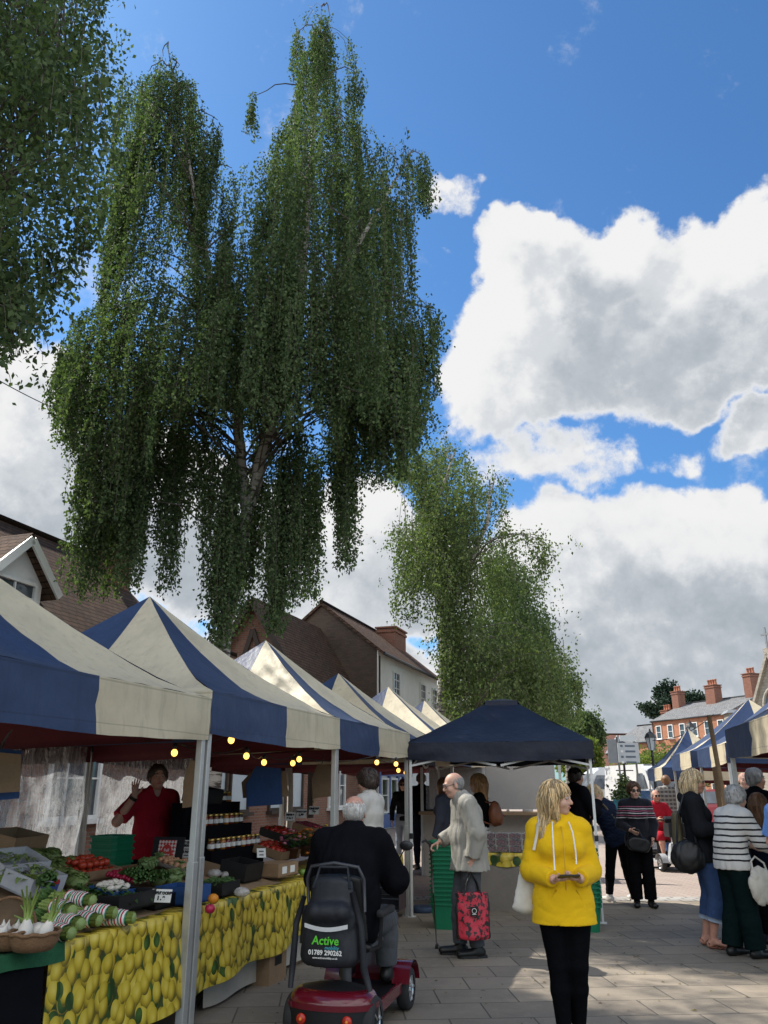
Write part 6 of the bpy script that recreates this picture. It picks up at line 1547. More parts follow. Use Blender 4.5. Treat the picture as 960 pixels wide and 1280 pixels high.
def table(r0, r1, q0, q1, z, label):
    t_ = thing('trestle_table', label, 'table', row((r0 + r1)/2, q0), ROWROT); L = r1 - r0; Dq = q1 - q0
    b = MB(); b.box((0, Dq/2, z - .015), (L - .02, Dq, .03)); b.obj('tabletop', M_wood, t_)
    for sx in (-1, 1):
        for y_ in (.08, Dq - .08):
            q = MB(); q.box((sx*(L/2 - .15), y_, (z - .03)/2), (.045, .045, z - .03)); q.obj('leg', M_wood, t_)
    return t_
def cloth(r0, r1, q0, qtop, z, zlo, m, name, label, cat='tablecloth', amp=.045, seed=0, zlo2=None):
    L = r1 - r0; c = MB(); zlo2 = zlo if zlo2 is None else zlo2
    def f(u, v):
        x = -L/2 + u*L
        if v > .5: k = (v - .5)*2; return (x, k*(qtop - q0), z + .006 + .004*math.sin(x*9))
        k = 1 - v*2; low = zlo + (zlo2 - zlo)*u + .05*mnoise.noise(Vector((x*1.7, seed, 0)))
        return (x, -.012 - k*(amp*(.6 + math.sin(x*7 + seed + 2*mnoise.noise(Vector((x, seed, 3)))))*.6 + .02), z + .004 - (z - low)*k)
    c.sheet(f, int(L*22), 24)
    o = uvsheet(c, name, m, None, 1, 1); o.location = row((r0 + r1)/2, q0); o.rotation_euler = (0, 0, ROWROT); return tag(o, label, cat)
ZT = .74
table(-2.9, -1.40, .12, 1.0, ZT, 'trestle table under the black cloth and green display grass at the left edge')
table(-1.36, 2.62, .12, 1.0, ZT, 'long trestle table under the lemon printed cloth')
cloth(-2.95, -1.46, .10, .95, ZT, .02, M_blackcl, 'tablecloth', 'plain black cloth hanging at the left corner below the baskets', seed=3)
cloth(-1.42, 2.60, .10, .98, ZT, .10, M_lemon, 'tablecloth', 'glossy lemon printed cloth along the vegetable stall front', seed=1, zlo2=.30)
o = cloth(-2.9, -1.3, .10, .7, ZT + .012, .66, M_greenmat, 'display_grass', 'green artificial grass mat under the wicker baskets', 'display mat', .015, 5)
cloth(.5, 2.62, .22, .40, ZT - .05, .03, M_sheet, 'ground_sheet', 'dingy white sheet hanging behind the lemon cloth to the ground', 'sheet', .03, 7)
table(2.95, 5.35, .12, 1.0, ZT, 'trestle table carrying potted plants beyond the scooter'); cloth(2.95, 5.35, .10, .98, ZT, .12, M_lemon, 'tablecloth', 'lemon cloth on the plant table between the scooter and gazebo', seed=11)
for k, (r_, q_, w_, lab) in enumerate(((1.55, .20, .34, 'brown cardboard box standing on the ground under the lemon cloth'), (2.35, .35, .30, 'brown cardboard box half hidden by the white ground sheet'))):
    bx = thing('cardboard_box', lab, 'box', row(r_, q_), ROWROT + .1*k); b = MB(); b.box((0, 0, .13), (w_, .26, .26)); b.obj('carton', M_card, bx); b = MB(); b.box((0, -.131, .17), (w_*.4, .003, .07)); b.obj('handle_slot', M_blackp, bx)
# slope of the display: rises towards the back
def zsl(q): return ZT + .012 + .20*max(0, q - .22)
def rq(p): d = Vector((p.x, p.y, 0)) - F1; return d.dot(Dv), d.dot(Lv)
def onT(x, y, up=0.0):
    z = ZT
    for i in range(12): p = atZ(x, y, z + up); z = .5*z + .5*min(1.25, zsl(rq(p)[1]))
    return Vector((p.x, p.y, z))
riser = MB(); riser.add([(-1.4,0,0),(2.0,0,0),(2.0,1.0,.20),(-1.4,1.0,.20)], [(0,1,2,3)]); riser.box((.3, 1.0, -.28), (3.4, .03, .96)); 
rz_ = riser.obj('display_slope', M_wood, None); rz_.location = row(-.1, .22, ZT + .004) ; rz_.rotation_euler = (0, 0, ROWROT); tag(rz_, 'sloping board behind the vegetables carrying the crates', 'shelf')
def crate(name, label, p, w, d, h, m, rot=ROWROT, tilt=0.0, cat='crate', group=None, wall=.012):
    c = thing(name, label, cat, p, rot, group); c.rotation_euler = (tilt, 0, rot)
    b = MB(); b.box((0, 0, .006), (w, d, .012))
    for sx in (-1, 1): b.box((sx*(w/2 - wall/2), 0, h/2), (wall, d, h))
    for sy in (-1, 1): b.box((0, sy*(d/2 - wall/2), h/2), (w - 2*wall, wall, h))
    b.obj('tray', m, c); return c
def veg(name, label, p, mb_mesh, cat, group, rot=0, tilt=(0, 0), s=1.0):
    o = link(mb_mesh, name, None, None, p, (tilt[0], tilt[1], rot)); o.scale = (s, s, s); return tag(o, label, cat, group)
rnd = random.Random(12)
def fruit_mesh(name, r, m, stem=None, flat=.9, dent=.0):
    b = MB(); b.lathe([(.001, -r*flat*.92), (r*.5, -r*flat*.85), (r*.87, -r*flat*.5), (r, 0), (r*.9, r*flat*.5), (r*.5, r*flat*.86), (r*.18, r*flat*(.92 - dent)), (.001, r*flat*(.86 - dent))], 12, 0)
    if stem: b.tube([(0, 0, r*flat*.85), (.002, 0, r*flat*1.12)], r*.09, 1, 5); [b.add([(0,0,r*flat*.9), (r*.5*math.cos(a), r*.5*math.sin(a), r*flat*.93), (r*.3*math.cos(a+.35), r*.3*math.sin(a+.35), r*flat*.98)], [(0,1,2)], 1) for a in (0, 1.26, 2.5, 3.8, 5)]
    return b.mesh(name, [m, stem] if stem else m)
M_tom = mat('tomato_skin', (.42, .045, .02), .3, .15, 30); M_rad = mat('radish_skin', (.34, .012, .05), .35, .2, 30); M_leafg = mat('leaf_green', (.055, .12, .025), .55, .3, 20, bump=.3, bscale=60); M_dleaf = mat('dark_leaf_green', (.03, .075, .018), .5, .3, 20, bump=.3, bscale=60)
M_mush = mat('mushroom', (.62, .57, .49), .7, .08, 20); M_cab = mat('cabbage_leaf', (.16, .24, .085), .45, .25, 12, bump=.5, bscale=25); M_lett = mat('lettuce_leaf', (.20, .27, .085), .5, .25, 14, bump=.5, bscale=30); M_cel = mat('celery_stalk', (.22, .30, .07), .45, .2, 18, stretch=(1, 1, .2)); M_orange = mat('orange_peel', (.62, .22, .015), .45, .08, 40, bump=.3, bscale=140)
M_garlic = mat('garlic_skin', (.66, .62, .56), .55, .08, 18); M_pepper = mat('red_pepper_skin', (.36, .03, .02), .22, .15, 10); M_apple = mat('green_apple_skin', (.16, .27, .045), .3, .15, 20); M_egg = mat('brown_egg', (.42, .22, .12), .5, .1, 20); M_onion = mat('red_onion_skin', (.20, .03, .05), .4, .2, 20); M_carrot = mat('carrot_skin', (.55, .17, .02), .5, .15, 25)
def heap(name, label, cat, group, mesh, p, w, d, nx, ny, layers=1, r=.03, z0=.02, jitter=.25, rot=ROWROT, tilt=0.0):
    c, s = math.cos(rot), math.sin(rot); k = 0
    for L_ in range(layers):
        for i in range(nx - L_):
            for j in range(ny - L_):
                x = (i - (nx - L_ - 1)/2) * w/nx + rnd.uniform(-1, 1)*jitter*r; y = (j - (ny - L_ - 1)/2) * d/ny + rnd.uniform(-1, 1)*jitter*r
                z = z0 + r*.9 + L_*r*1.5 + y*math.tan(tilt) + rnd.uniform(-.15, .15)*r
                veg(name, label, Vector((p.x + c*x - s*y, p.y + s*x + c*y, p.z + z)), mesh, cat, group, rnd.uniform(0, 6.3), (rnd.uniform(-.6, .6), rnd.uniform(-.6, .6)), rnd.uniform(.88, 1.1)); k += 1
    return k
me_tom = fruit_mesh('tomato', .033, M_tom, M_dleaf, .86, .05); me_rad = fruit_mesh('radish', .017, M_rad, M_leafg, 1.0); me_or = fruit_mesh('orange', .042, M_orange); me_ap = fruit_mesh('apple', .038, M_apple, M_dleaf, .9, .1); me_pep = fruit_mesh('red_pepper', .042, M_pepper, M_dleaf, 1.1, .15); me_egg = fruit_mesh('egg', .022, M_egg, None, 1.25); me_on = fruit_mesh('red_onion', .034, M_onion, None, .95)
TL_ = .2
# tomatoes
p = onT(107, 1093); crate('tomato_box', 'shallow cardboard box of tomatoes at the back of the vegetables', p, .46, .32, .07, M_card, tilt=.2); heap('tomato', 'red tomato in the shallow box behind the lettuces', 'tomato', 'tomatoes in the back box', me_tom, p, .42, .28, 6, 4, 2, .033, .015, tilt=TL_)
# radishes: bunches
p = onT(165, 1108); 
def radish_bunch():
    b = MB()
    for i in range(9):
        a = i*2.4; rr = .018*math.sqrt(i)*.9; b.ball((rr*math.cos(a), rr*math.sin(a), .02 + .006*(i % 3)), (.016, .016, .018), 0, seg=8, rings=6)
    for i in range(8):
        a = i*.8; b.tube([(0, .03, .02), (.02*math.cos(a), .07, .03), (.05*math.cos(a), .13, .02 + .02*math.sin(a))], [.003, .006, .012], 1, 5)
    return b.mesh('radish_bunch', [M_rad, M_leafg])
meR = radish_bunch()
for i in range(16):
    q = Vector((p.x, p.y, p.z)) + Dv*((i % 4 - 1.5)*.085 + rnd.uniform(-.015, .015)) + Lv*((i//4 - 1.5)*.065); q.z += .055 + .2*((i//4 - 1.5)*.065)
    veg('radish_bunch', 'bunch of red radishes heaped between the tomatoes and cabbages', q, meR, 'radishes', 'radish bunches', ROWROT + rnd.uniform(-.7, .7) + math.pi, (.15, rnd.uniform(-.3, .3)))
# mushrooms
def mush():
    b = MB(); b.lathe([(.012, -.02), (.011, .0), (.03, .002), (.034, .012), (.026, .028), (.010, .036), (.001, .037)], 12); return b.mesh('mushroom', M_mush)
meM = mush(); p = onT(140, 1120, .04); p.z += .05
crate('mushroom_punnet', 'blue punnet of white mushrooms among the greens', p, .30, .2, .05, M_bluecr, tilt=.2); heap('mushroom', 'white mushroom in the punnet beside the radishes', 'mushroom', 'white mushrooms', meM, p, .24, .16, 4, 3, 1, .026, .02, .5, tilt=TL_)
# leafy heads
def leafhead(name, r, m, n=26, flat=.85, loose=.35, seed=0, stalk=None):
    b = MB(); rr = random.Random(seed); b.ball((0, 0, r*.75*flat), (r*.82, r*.82, r*.75*flat), 0, seg=12, rings=9)
    for i in range(n):
        a = i*2.399; el = rr.uniform(.0, 1.25); L = r*rr.uniform(.8, 1.15); w = r*rr.uniform(.6, .9)
        cx, cy = math.cos(a), math.sin(a)
        def f(u, v, a=a, el=el, L=L, w=w):
            s_ = (u - .5)*2*w*math.sin(math.pi*min(.97, .12 + .75*v)); th = el + (1 - v)*.9 - .3; R_ = r*(.80 + loose*.22*v) + .006*math.sin(8*u + a)
            x = R_*math.cos(th)*1.0; z = r*.7*flat + R_*math.sin(th)*flat; rx = x*math.cos(a) - s_*math.sin(a); ry = x*math.sin(a) + s_*math.cos(a)
            return (rx, ry, z + .012*math.sin(11*u + 5*v + a)*v)
        b.sheet(f, 5, 5)
    return b.mesh(name, m)
meC = [leafhead('cabbage', .085, M_cab, 16, .9, .15, s_) for s_ in (1, 2)]; meL = [leafhead('lettuce', .088, M_lett, 30, .8, .9, s_) for s_ in (3, 4)]
cabs = [(183, 1090), (203, 1082), (222, 1094), (197, 1108), (240, 1100), (216, 1108)]
for i, (x_, y_) in enumerate(cabs): veg('cabbage', 'green cabbage in the pile left of the front post', onT(x_, y_), meC[i % 2], 'cabbage', 'cabbages', i*1.3, (.1, 0), rnd.uniform(.9, 1.1))
for i, (x_, y_) in enumerate([(45, 1082), (62, 1078), (80, 1090), (58, 1096), (74, 1106), (92, 1112)]): veg('lettuce', 'pale green lettuce left of the spinach', onT(x_, y_), meL[i % 2], 'lettuce', 'lettuces', i*1.7, (.1, 0), rnd.uniform(.85, 1.1))
# spinach in black crate
def spinach(seed, m, n=150, L=.085):
    b = MB(); rr = random.Random(seed)
    for i in range(n):
        x, y = rr.uniform(-.21, .21), rr.uniform(-.13, .13); a = rr.uniform(0, 6.28); el = rr.uniform(.1, 1.2); l = L*rr.uniform(.6, 1.1); w = l*.45
        def f(u, v, x=x, y=y, a=a, el=el, l=l, w=w):
            s_ = (u - .5)*w*math.sin(math.pi*min(.98, .1 + .85*v)); k = l*v; z = .05 + k*math.sin(el) - .9*k*k/l*.6 + .3*abs(s_); rxy = k*math.cos(el)
            return (x + rxy*math.cos(a) - s_*math.sin(a), y + rxy*math.sin(a) + s_*math.cos(a), z + .03*math.cos(x*8))
        b.sheet(f, 2, 4)
    return b.mesh('greens', m)
for i, (x_, y_, m_, lab) in enumerate(((150, 1138, M_dleaf, 'heap of dark spinach leaves filling the black crate behind the celery'), (122, 1128, M_leafg, 'heap of mixed green leaves left of the spinach crate'))):
    p = onT(x_, y_); p.z += .02
    if i == 0: crate('black_crate', 'black plastic crate of spinach with white label behind the celery', p, .50, .32, .10, M_blackp); 
    veg('leafy_greens', lab, p + Vector((0, 0, -.015)), spinach(5 + i, m_), 'greens', None, ROWROT)
p = onT(206, 1134); crate('black_crate', 'empty black crate just left of the front post', p + Lv*.10, .32, .24, .09, M_blackp); p = onT(228, 1128); crate('blue_crate', 'blue crate tucked behind the front post', p, .3, .3, .12, M_bluecr)
# price cards
def card(x, y, w, h, lines, label, up=.0, tilt=R(-15), rz=0, m=M_white, ink=M_inkb, p=None, stick=.0):
    q = p or onT(x, y, up); c = thing('price_card', label, 'price card', (q.x, q.y, q.z + up), R(-12) + rz); c.rotation_euler = (tilt, 0, R(-12) + rz)
    b = MB(); b.box((0, 0, h/2), (w, .002, h)); b.obj('card', m, c)
    for i, ln in enumerate(lines):
        z_ = h*(1 - (i + .8)/(len(lines) + .6)); s_ = min(h/(len(lines) + .5)*.95, w*1.5/max(3, len(ln)))
        mb = MB(); text_into(mb, ln, s_, Matrix.Translation((0, -.0022, z_)) @ Matrix.Rotation(R(90), 4, 'X'), 0, .0006, .003*s_/.03); mb.obj('lettering', ink, c)
    return c
_p = onT(199, 1142); card(199, 1128, .15, .085, ['MUSHROOMS', '1 . 8'], 'white card lettered mushrooms standing before the cabbages', p=_p + Vector((0, 0, .07)))
card(153, 1153, .075, .06, ['-----', '----'], 'small white label on the front of the spinach crate', .0)
card(232, 1072, .11, .15, ['STRONG', 'EGGS', '-----', '6 FOR', '-----'], 'tilted white card of handwritten lines by the front post', .06, R(-10), .0)
card(237, 1040, .07, .08, ['----', '--'], 'little white card pinned under the dark shelf', .14)
def redcard():
    q = onT(205, 1085); c = thing('red_pack_card', 'red chequered card standing behind the cabbages', 'display card', (q.x, q.y, q.z + .03), R(-14)); c.rotation_euler = (R(-12), 0, R(-14))
    m, t, b = new_mat('red_white_check'); co = t.mapping(t.coord(), rot=(0, R(45), 0)); ch = t.new('ShaderNodeTexChecker'); t.put(ch.inputs[0], co); ch.inputs['Scale'].default_value = 46; ch.inputs[1].default_value = (.5, .03, .03, 1); ch.inputs[2].default_value = (.62, .58, .54, 1); t.put(b.inputs['Base Color'], ch.outputs[0])
    k = MB(); k.box((0, 0, .10), (.17, .004, .20)); k.obj('card', m, c); k = MB(); k.prism([(-.055, 0), (.055, 0), (.06, .08), (.045, .13), (.02, .16), (0, .165), (-.02, .16), (-.045, .13), (-.06, .08)], .002, M=Matrix.Translation((0, -.003, .0)) @ Matrix.Rotation(R(90), 4, 'X')); k.obj('red_panel', M_rfoil, c)
    k = MB(); text_into(k, 'Full', .035, Matrix.Translation((0, -.007, .115)) @ Matrix.Rotation(R(90), 4, 'X')); k.obj('lettering', M_white, c); k = MB(); text_into(k, 'flavour', .028, Matrix.Translation((0, -.007, .08)) @ Matrix.Rotation(R(90), 4, 'X')); k.obj('lettering', M_white, c)
    k = MB(); k.box((0, .02, .11), (.30, .012, .24)); k.obj('backing_board', M_blackp, c)
redcard()
# celery with striped sleeves
def celery():
    b = MB(); rr = random.Random(3); b.lathe([(.001, -.172), (.034, -.17), (.040, -.155), (.036, -.13)], 12, 2, Matrix.Translation((0, 0, .03)) @ Matrix.Rotation(R(-90), 4, 'X') @ Matrix.Scale(-1, 4, (0, 0, 1))); b.ball((0, -.155, .028), (.036, .02, .034), 2)
    for i in range(9):
        a = i*.7; x0 = .030*math.cos(a); z0 = .030*math.sin(a)*.8 + .03
        b.tube([(x0, -.16, z0), (x0*1.1, 0, z0), (x0*1.3, .16, z0*1.1)], [.013, .015, .010], 0, 6)
        for k in range(3): b.tube([(x0*1.3, .16, z0*1.1), (x0*1.8 + rr.uniform(-.04, .04), .24, z0*1.2 + rr.uniform(-.02, .03))], [.006, .012], 1, 5)
    me = b.mesh('celery', [M_cel, M_leafg, M_lett]); return me
def sleeve_mat():
    m, t, b = new_mat('striped_sleeve'); y = t.sep(t.coord())[1]; x = t.sep(t.coord())[0]; f = t.m('FRACT', t.m('DIVIDE', t.m('ADD', t.m('ADD', y, t.m('MULTIPLY', x, .3)), 5), .040))
    c = t.ramp(f, [(0, (.66, .66, .64)), (.20, (.42, .02, .05)), (.45, (.66, .66, .64)), (.65, (.02, .20, .10)), (.88, (.66, .66, .64))], 'CONSTANT'); t.put(b.inputs['Base Color'], c); b.inputs['Roughness'].default_value = .25; t.put(b.inputs['Normal'], t.bump(t.noise(t.coord(), 30, 3), .4, .01)); return m
meCe = celery(); M_slv = sleeve_mat(); sl_ = MB(); sl_.tube([(0, -.12, .028), (0, -.06, .032), (0, .0, .03), (0, .03, .034)], [.046, .051, .049, .055], n=12, cap=False); meSl = sl_.mesh('sleeve', M_slv)
for i, (x_, y_, rz_, dz) in enumerate(((62, 1176, .95, 0), (78, 1168, .8, .02), (95, 1160, 1.1, 0), (70, 1160, .7, .06), (88, 1150, 1.0, .07), (112, 1158, 1.25, .03), (24, 1120, -2.1, .05), (135, 1158, 1.35, .0))):
    p = onT(x_, y_); p.z += dz + .02; c = thing('celery', 'celery bunch in red, white and green striped sleeve at the table front', 'celery', p, rz_ + R(10), 'celery bunches')
    link(meCe, 'stalks', c); link(meSl, 'sleeve', c)
# baskets of garlic and fennel
def basket(x, y, r, label, handle=False):
    p = onT(x, y); p.z = ZT + .03; c = thing('wicker_basket', label, 'basket', p); b = MB(); b.lathe([(r*.75, 0), (r*.95, .04), (r, .075), (r*1.02, .085), (r*.9, .08), (r*.7, .015), (.001, .012)], 22); b.obj('bowl', M_wicker, c)
    b = MB(); b.tube([(r*math.cos(a), r*math.sin(a), .085 + .004*math.sin(9*a)) for a in np.linspace(0, 6.3, 40)], .010, n=6, cap=False); b.obj('rim', M_wicker, c)
    if handle: b = MB(); b.tube([(r*math.cos(a), .02, .08 + r*1.1*math.sin(a)) for a in np.linspace(0, math.pi, 18)], .008, n=6); b.obj('handle', M_wicker, c)
    return p
def garlic_mesh():
    b = MB(); n = 18
    prof = [(.008, -.018), (.024, -.014), (.031, 0), (.027, .015), (.012, .028), (.005, .042), (.003, .055)]
    vs = []
    for r_, z_ in prof:
        for k in range(n): a = 2*math.pi*k/n; q = r_*(1 + .07*math.cos(a*6)); vs.append((q*math.cos(a), q*math.sin(a), z_))
    b.add(vs, [(i*n+k, i*n+(k+1)%n, (i+1)*n+(k+1)%n, (i+1)*n+k) for i in range(len(prof)-1) for k in range(n)], 0, None, True); return b.mesh('garlic_bulb', M_garlic)
def fennel_mesh():
    b = MB(); b.lathe([(.01, -.03), (.034, -.025), (.040, .0), (.034, .03), (.022, .05), (.014, .075)], 14, 0)
    for i in range(5): a = i*1.26; b.tube([(.008*math.cos(a), .008*math.sin(a), .06), (.02*math.cos(a), .02*math.sin(a), .13), (.05*math.cos(a), .05*math.sin(a), .22)], [.010, .007, .004], 1, 6)
    return b.mesh('fennel_bulb', [M_garlic, M_cel])
meG, meF = garlic_mesh(), fennel_mesh()
p = basket(4, 1190, .15, 'wicker basket with handle and garlic at the left edge', True)
for i in range(9): a = i*2.4; veg('garlic_bulb', 'white garlic bulb in the basket at the left edge', p + Vector((.035*math.sqrt(i)*math.cos(a), .035*math.sqrt(i)*math.sin(a), .055 + .03*(i < 4))), meG, 'garlic', 'garlic bulbs', a, (rnd.uniform(-.6, .6), rnd.uniform(-.6, .6)))
p = basket(40, 1192, .13, 'small round wicker basket of fennel on the green mat')
for i, (dx, dy, tx, ty, s_) in enumerate(((-.05, 0, .2, .1, 1.0), (.01, .04, -1.2, .3, .95), (.06, -.01, .3, -.3, .95))): veg('fennel_bulb', ['upright white fennel bulb at the left of the small basket', 'fennel bulb lying at the back of the small basket', 'white fennel bulb at the right of the small basket'][i], p + Vector((dx, dy, .085)), meF, 'fennel', None, i, (tx, ty), s_)
# printed cartons at left
for i, (x_, y_, w_, d_, h_, tl, m_, lab) in enumerate(((10, 1100, .42, .28, .14, .35, M_cardw, 'white and blue printed carton tipped forward at the left edge'), (38, 1118, .36, .24, .12, .30, M_cardw, 'white carton with blue panels in front of the lettuces'), (12, 1072, .5, .3, .16, .2, M_card, 'open brown carton at the back left of the vegetables'))):
    p = onT(x_, y_); c = crate('produce_carton', lab, p + Vector((0, 0, .03)), w_, d_, h_, m_, ROWROT + .15*i - .1, tl, 'carton')
    if m_ is M_cardw:
        b = MB(); b.box((0, -d_/2 - .002, h_*.45), (w_*.62, .003, h_*.55)); b.obj('printed_panel', M_cardb, c); b = MB(); b.box((w_*.2, -d_/2 - .004, h_*.7), (w_*.16, .003, h_*.25)); b.obj('printed_flash', M_rfoil, c)
        b = MB(); text_into(b, 'Finest', .045, Matrix.Translation((-.05, -d_/2 - .005, h_*.45)) @ Matrix.Rotation(R(90), 4, 'X'), shear=.3); b.obj('lettering', M_white, c)
        lv = spinach(20 + i, M_lett, 60, .09); veg('salad_leaves', 'salad leaves spilling from the %s carton' % ('tipped' if i == 0 else 'front white'), p + Vector((0, 0, .09)), lv, 'greens', None, ROWROT, (.2, 0), .8)
# orange, pepper, eggs, beans by the post
veg('orange', 'single orange on the table just right of the front post', onT(266, 1131) + Vector((0, 0, .04)), me_or, 'orange', None); veg('red_apple', 'red apple below the orange by the front post', onT(262, 1143) + Vector((0, 0, .035)), fruit_mesh('red_apple', .036, M_rad, M_dleaf, .9, .1), 'apple', None)
p = onT(222, 1092); crate('egg_tray', 'grey tray of brown eggs behind the cabbages', p + Vector((0, 0, .05)), .3, .3, .03, M_board, tilt=.2); heap('egg', 'brown egg in the tray behind the cabbages', 'egg', 'brown eggs', me_egg, p + Vector((0, 0, .05)), .28, .28, 6, 5, 1, .022, .02, .1, tilt=TL_)
p = onT(272, 1118); crate('black_crate', 'black crate of green beans right of the front post', p, .30, .24, .10, M_blackp)
bn_ = MB()
for i in range(120): x, y = rnd.uniform(-.13, .13), rnd.uniform(-.1, .1); a = rnd.uniform(-.5, .5); bn_.tube([(x - .05*math.cos(a), y - .05*math.sin(a), .10 + rnd.uniform(-.03, .02)), (x, y, .105 + rnd.uniform(-.02, .02)), (x + .05*math.cos(a), y + .05*math.sin(a), .10 + rnd.uniform(-.03, .02))], [.003, .005, .003], 0, 4)
o = veg('green_beans', 'heap of green beans in the crate right of the post', p, bn_.mesh('green_beans', M_leafg), 'beans', None, ROWROT)
def bagm():
    m, t, b = new_mat('clear_bag'); b.inputs['Base Color'].default_value = (.62, .60, .58, 1); b.inputs['Roughness'].default_value = .2; b.inputs['Alpha'].default_value = .55; t.put(b.inputs['Normal'], t.bump(t.noise(t.coord(), 40, 3), .8, .02)); return m
M_clear = bagm()
for i, (x_, y_) in enumerate(((268, 1096), (284, 1098), (300, 1100), (302, 1120))):
    q = Sdf(); q.ell((0, 0, .03), (.06, .045, .035), .02); V, Q = skin_surface(q, .009, folds(.008, 60, i)); o = veg('produce_bag', 'clear bag of white produce lying in front of the jars', onT(x_, y_), numesh('produce_bag', V, Q, M_clear, smooth=True), 'bag', 'clear produce bags', i)
# jars on stepped dark shelf
sh_p = row(2.5, .98); shf = thing('jar_shelf', 'stepped black display shelf of jars behind the front post', 'shelf', (sh_p.x, sh_p.y, 0), ROWROT)
b = MB()
for k in range(3): b.box((.0, .10 + .16*k, .50 + .11*k), (1.15, .16, .98 + .22*k - .0))
b.obj('steps', M_blackcl, shf)
M_jars = [mat('jar_amber', (.14, .05, .015), .12, .3, 12), mat('jar_red', (.16, .02, .015), .12, .3, 12), mat('jar_orange', (.36, .13, .02), .12, .2, 12), mat('jar_dark', (.03, .018, .015), .12, .3, 12)]
jar_me = []
for mj in M_jars:
    j = MB(); j.lathe([(.030, 0), (.036, .006), (.036, .075), (.030, .088), (.028, .092)], 14); lb = MB(); lb.lathe([(.0368, .02), (.0368, .06)], 14, cap=False); ld = MB(); ld.lathe([(.032, .090), (.033, .092), (.033, .108), (.030, .110), (.001, .1105)], 14); jar_me.append((j.mesh('jar', mj), lb.mesh('paper_label', M_white), ld.mesh('lid', M_gold)))
kk = 0
for k in range(3):
    for i in range(10):
        if rnd.random() < .12: continue
        lp = shf.matrix_basis @ Vector((-.50 + i*.11 + rnd.uniform(-.008, .008), .07 + .16*k, .99 + .22*k*.0 + .11*k + .11*k)); lp.z = .50 + .11*k + (.98 + .22*k)/2
        jm = jar_me[(i*7 + k*3) % 4]; o = link(jm[0], 'jar', None, None, lp, rnd.uniform(0, 6)); tag(o, ['preserve jar with gold lid on the bottom step of the black shelf', 'preserve jar with gold lid on the middle step of the black shelf', 'preserve jar with gold lid on the top step of the black shelf'][k], 'jar', 'preserve jars on step %s' % ('low', 'mid', 'top')[k])
        link(jm[1], 'paper_label', o); link(jm[2], 'lid', o)
for i, (x_, y_, w_, lab) in enumerate(((300, 1098, .34, 'black crate turned on its side beneath the jars'), (262, 1028, .40, 'black box on top of the jar shelf'))):
    p = onT(x_, y_) if i == 0 else row(2.4, 1.42); p.z = p.z if i == 0 else 1.43
    crate('black_crate', lab, p, w_, .26, .15, M_blackp, tilt=.15)
tin = thing('metal_tin', 'open silver tin on the lemon cloth right of the jars', 'tin', onT(322, 1093)); b = MB(); b.lathe([(.05, 0), (.052, .07), (.054, .072), (.049, .072), (.047, .01), (.001, .008)], 18); b.obj('can', M_silver, tin)
# boxes of peppers and tomatoes
boxes = [(345, 1096, .40, .26, .12, M_card, None, 'brown carton with white labels at the end of the lemon cloth'), (345, 1070, .5, .34, .09, M_card, me_pep, 'tray of red peppers sloping behind the labelled carton'), (380, 1062, .46, .32, .09, M_cardb, me_tom, 'blue tray of tomatoes left of the scooter rider'), (350, 1048, .5, .34, .09, M_blackp, me_pep, 'upper black tray of red peppers'), (385, 1040, .46, .3, .09, M_card, me_on, 'back tray of red onions left of the scooter rider'), (402, 1072, .4, .3, .09, M_card, me_tom, 'end tray of tomatoes next to the scooter rider shoulder')]
for i, (x_, y_, w_, d_, h_, m_, fm, lab) in enumerate(boxes):
    p = onT(x_, y_); p.z += .01; c = crate('produce_tray' if fm else 'labelled_carton', lab, p, w_, d_, h_, m_, ROWROT + .06*(i % 3 - 1), .25 if fm else 0, 'tray' if fm else 'carton')
    if fm: heap({id(me_pep): 'red_pepper', id(me_tom): 'tomato', id(me_on): 'red_onion'}[id(fm)], 'red %s in the %s' % ({id(me_pep): 'pepper', id(me_tom): 'tomato', id(me_on): 'onion'}[id(fm)], lab.split(' of ')[0] + (' by the rider' if i in (2, 4, 5) else ' near the carton')), {id(me_pep): 'pepper', id(me_tom): 'tomato', id(me_on): 'onion'}[id(fm)], 'produce in %s' % lab.split(' of ')[0], fm, p, w_*.9, d_*.85, 5, 4, 1, .036, .04, .3, tilt=.25)
    else:
        for k in (-1, 1): b = MB(); b.box((k*.08, -d_/2 - .002, h_*.5), (.09, .003, h_*.5)); b.obj('white_label', M_white, c)
        b = MB(); b.box((0, 0, h_ - .01), (w_ - .03, d_ - .03, .012)); b.obj('lid_flap', M_card, c)
for i, x_ in enumerate((368, 378, 390)): veg('green_apple', 'green apple by the labelled carton at the end of the lemon cloth', onT(x_, 1095) + Vector((0, 0, .035)), me_ap, 'apple', 'green apples', i)
for i, (x_, y_) in enumerate(((362, 1016), (376, 1012), (392, 1008))): card(x_, y_, .13, .10, [['PEPPERS', '3 for 1'], ['TOMATOES', '1.50'], ['ONIONS', '80p']][i], ['white price card for peppers above the red trays', 'white price card for tomatoes in the middle above the trays', 'white price card for onions nearest the rider head'][i], p=atY(x_, y_ + 10, 10.5 + .1*i))
for i, (x_, y_) in enumerate(((327, 1072), (406, 1070))): card(x_, y_, .09, .10, ['----', '---'], ['crumpled white ticket before the pepper tray', 'white ticket on the end tomato tray'][i], .08, R(-35), .5)
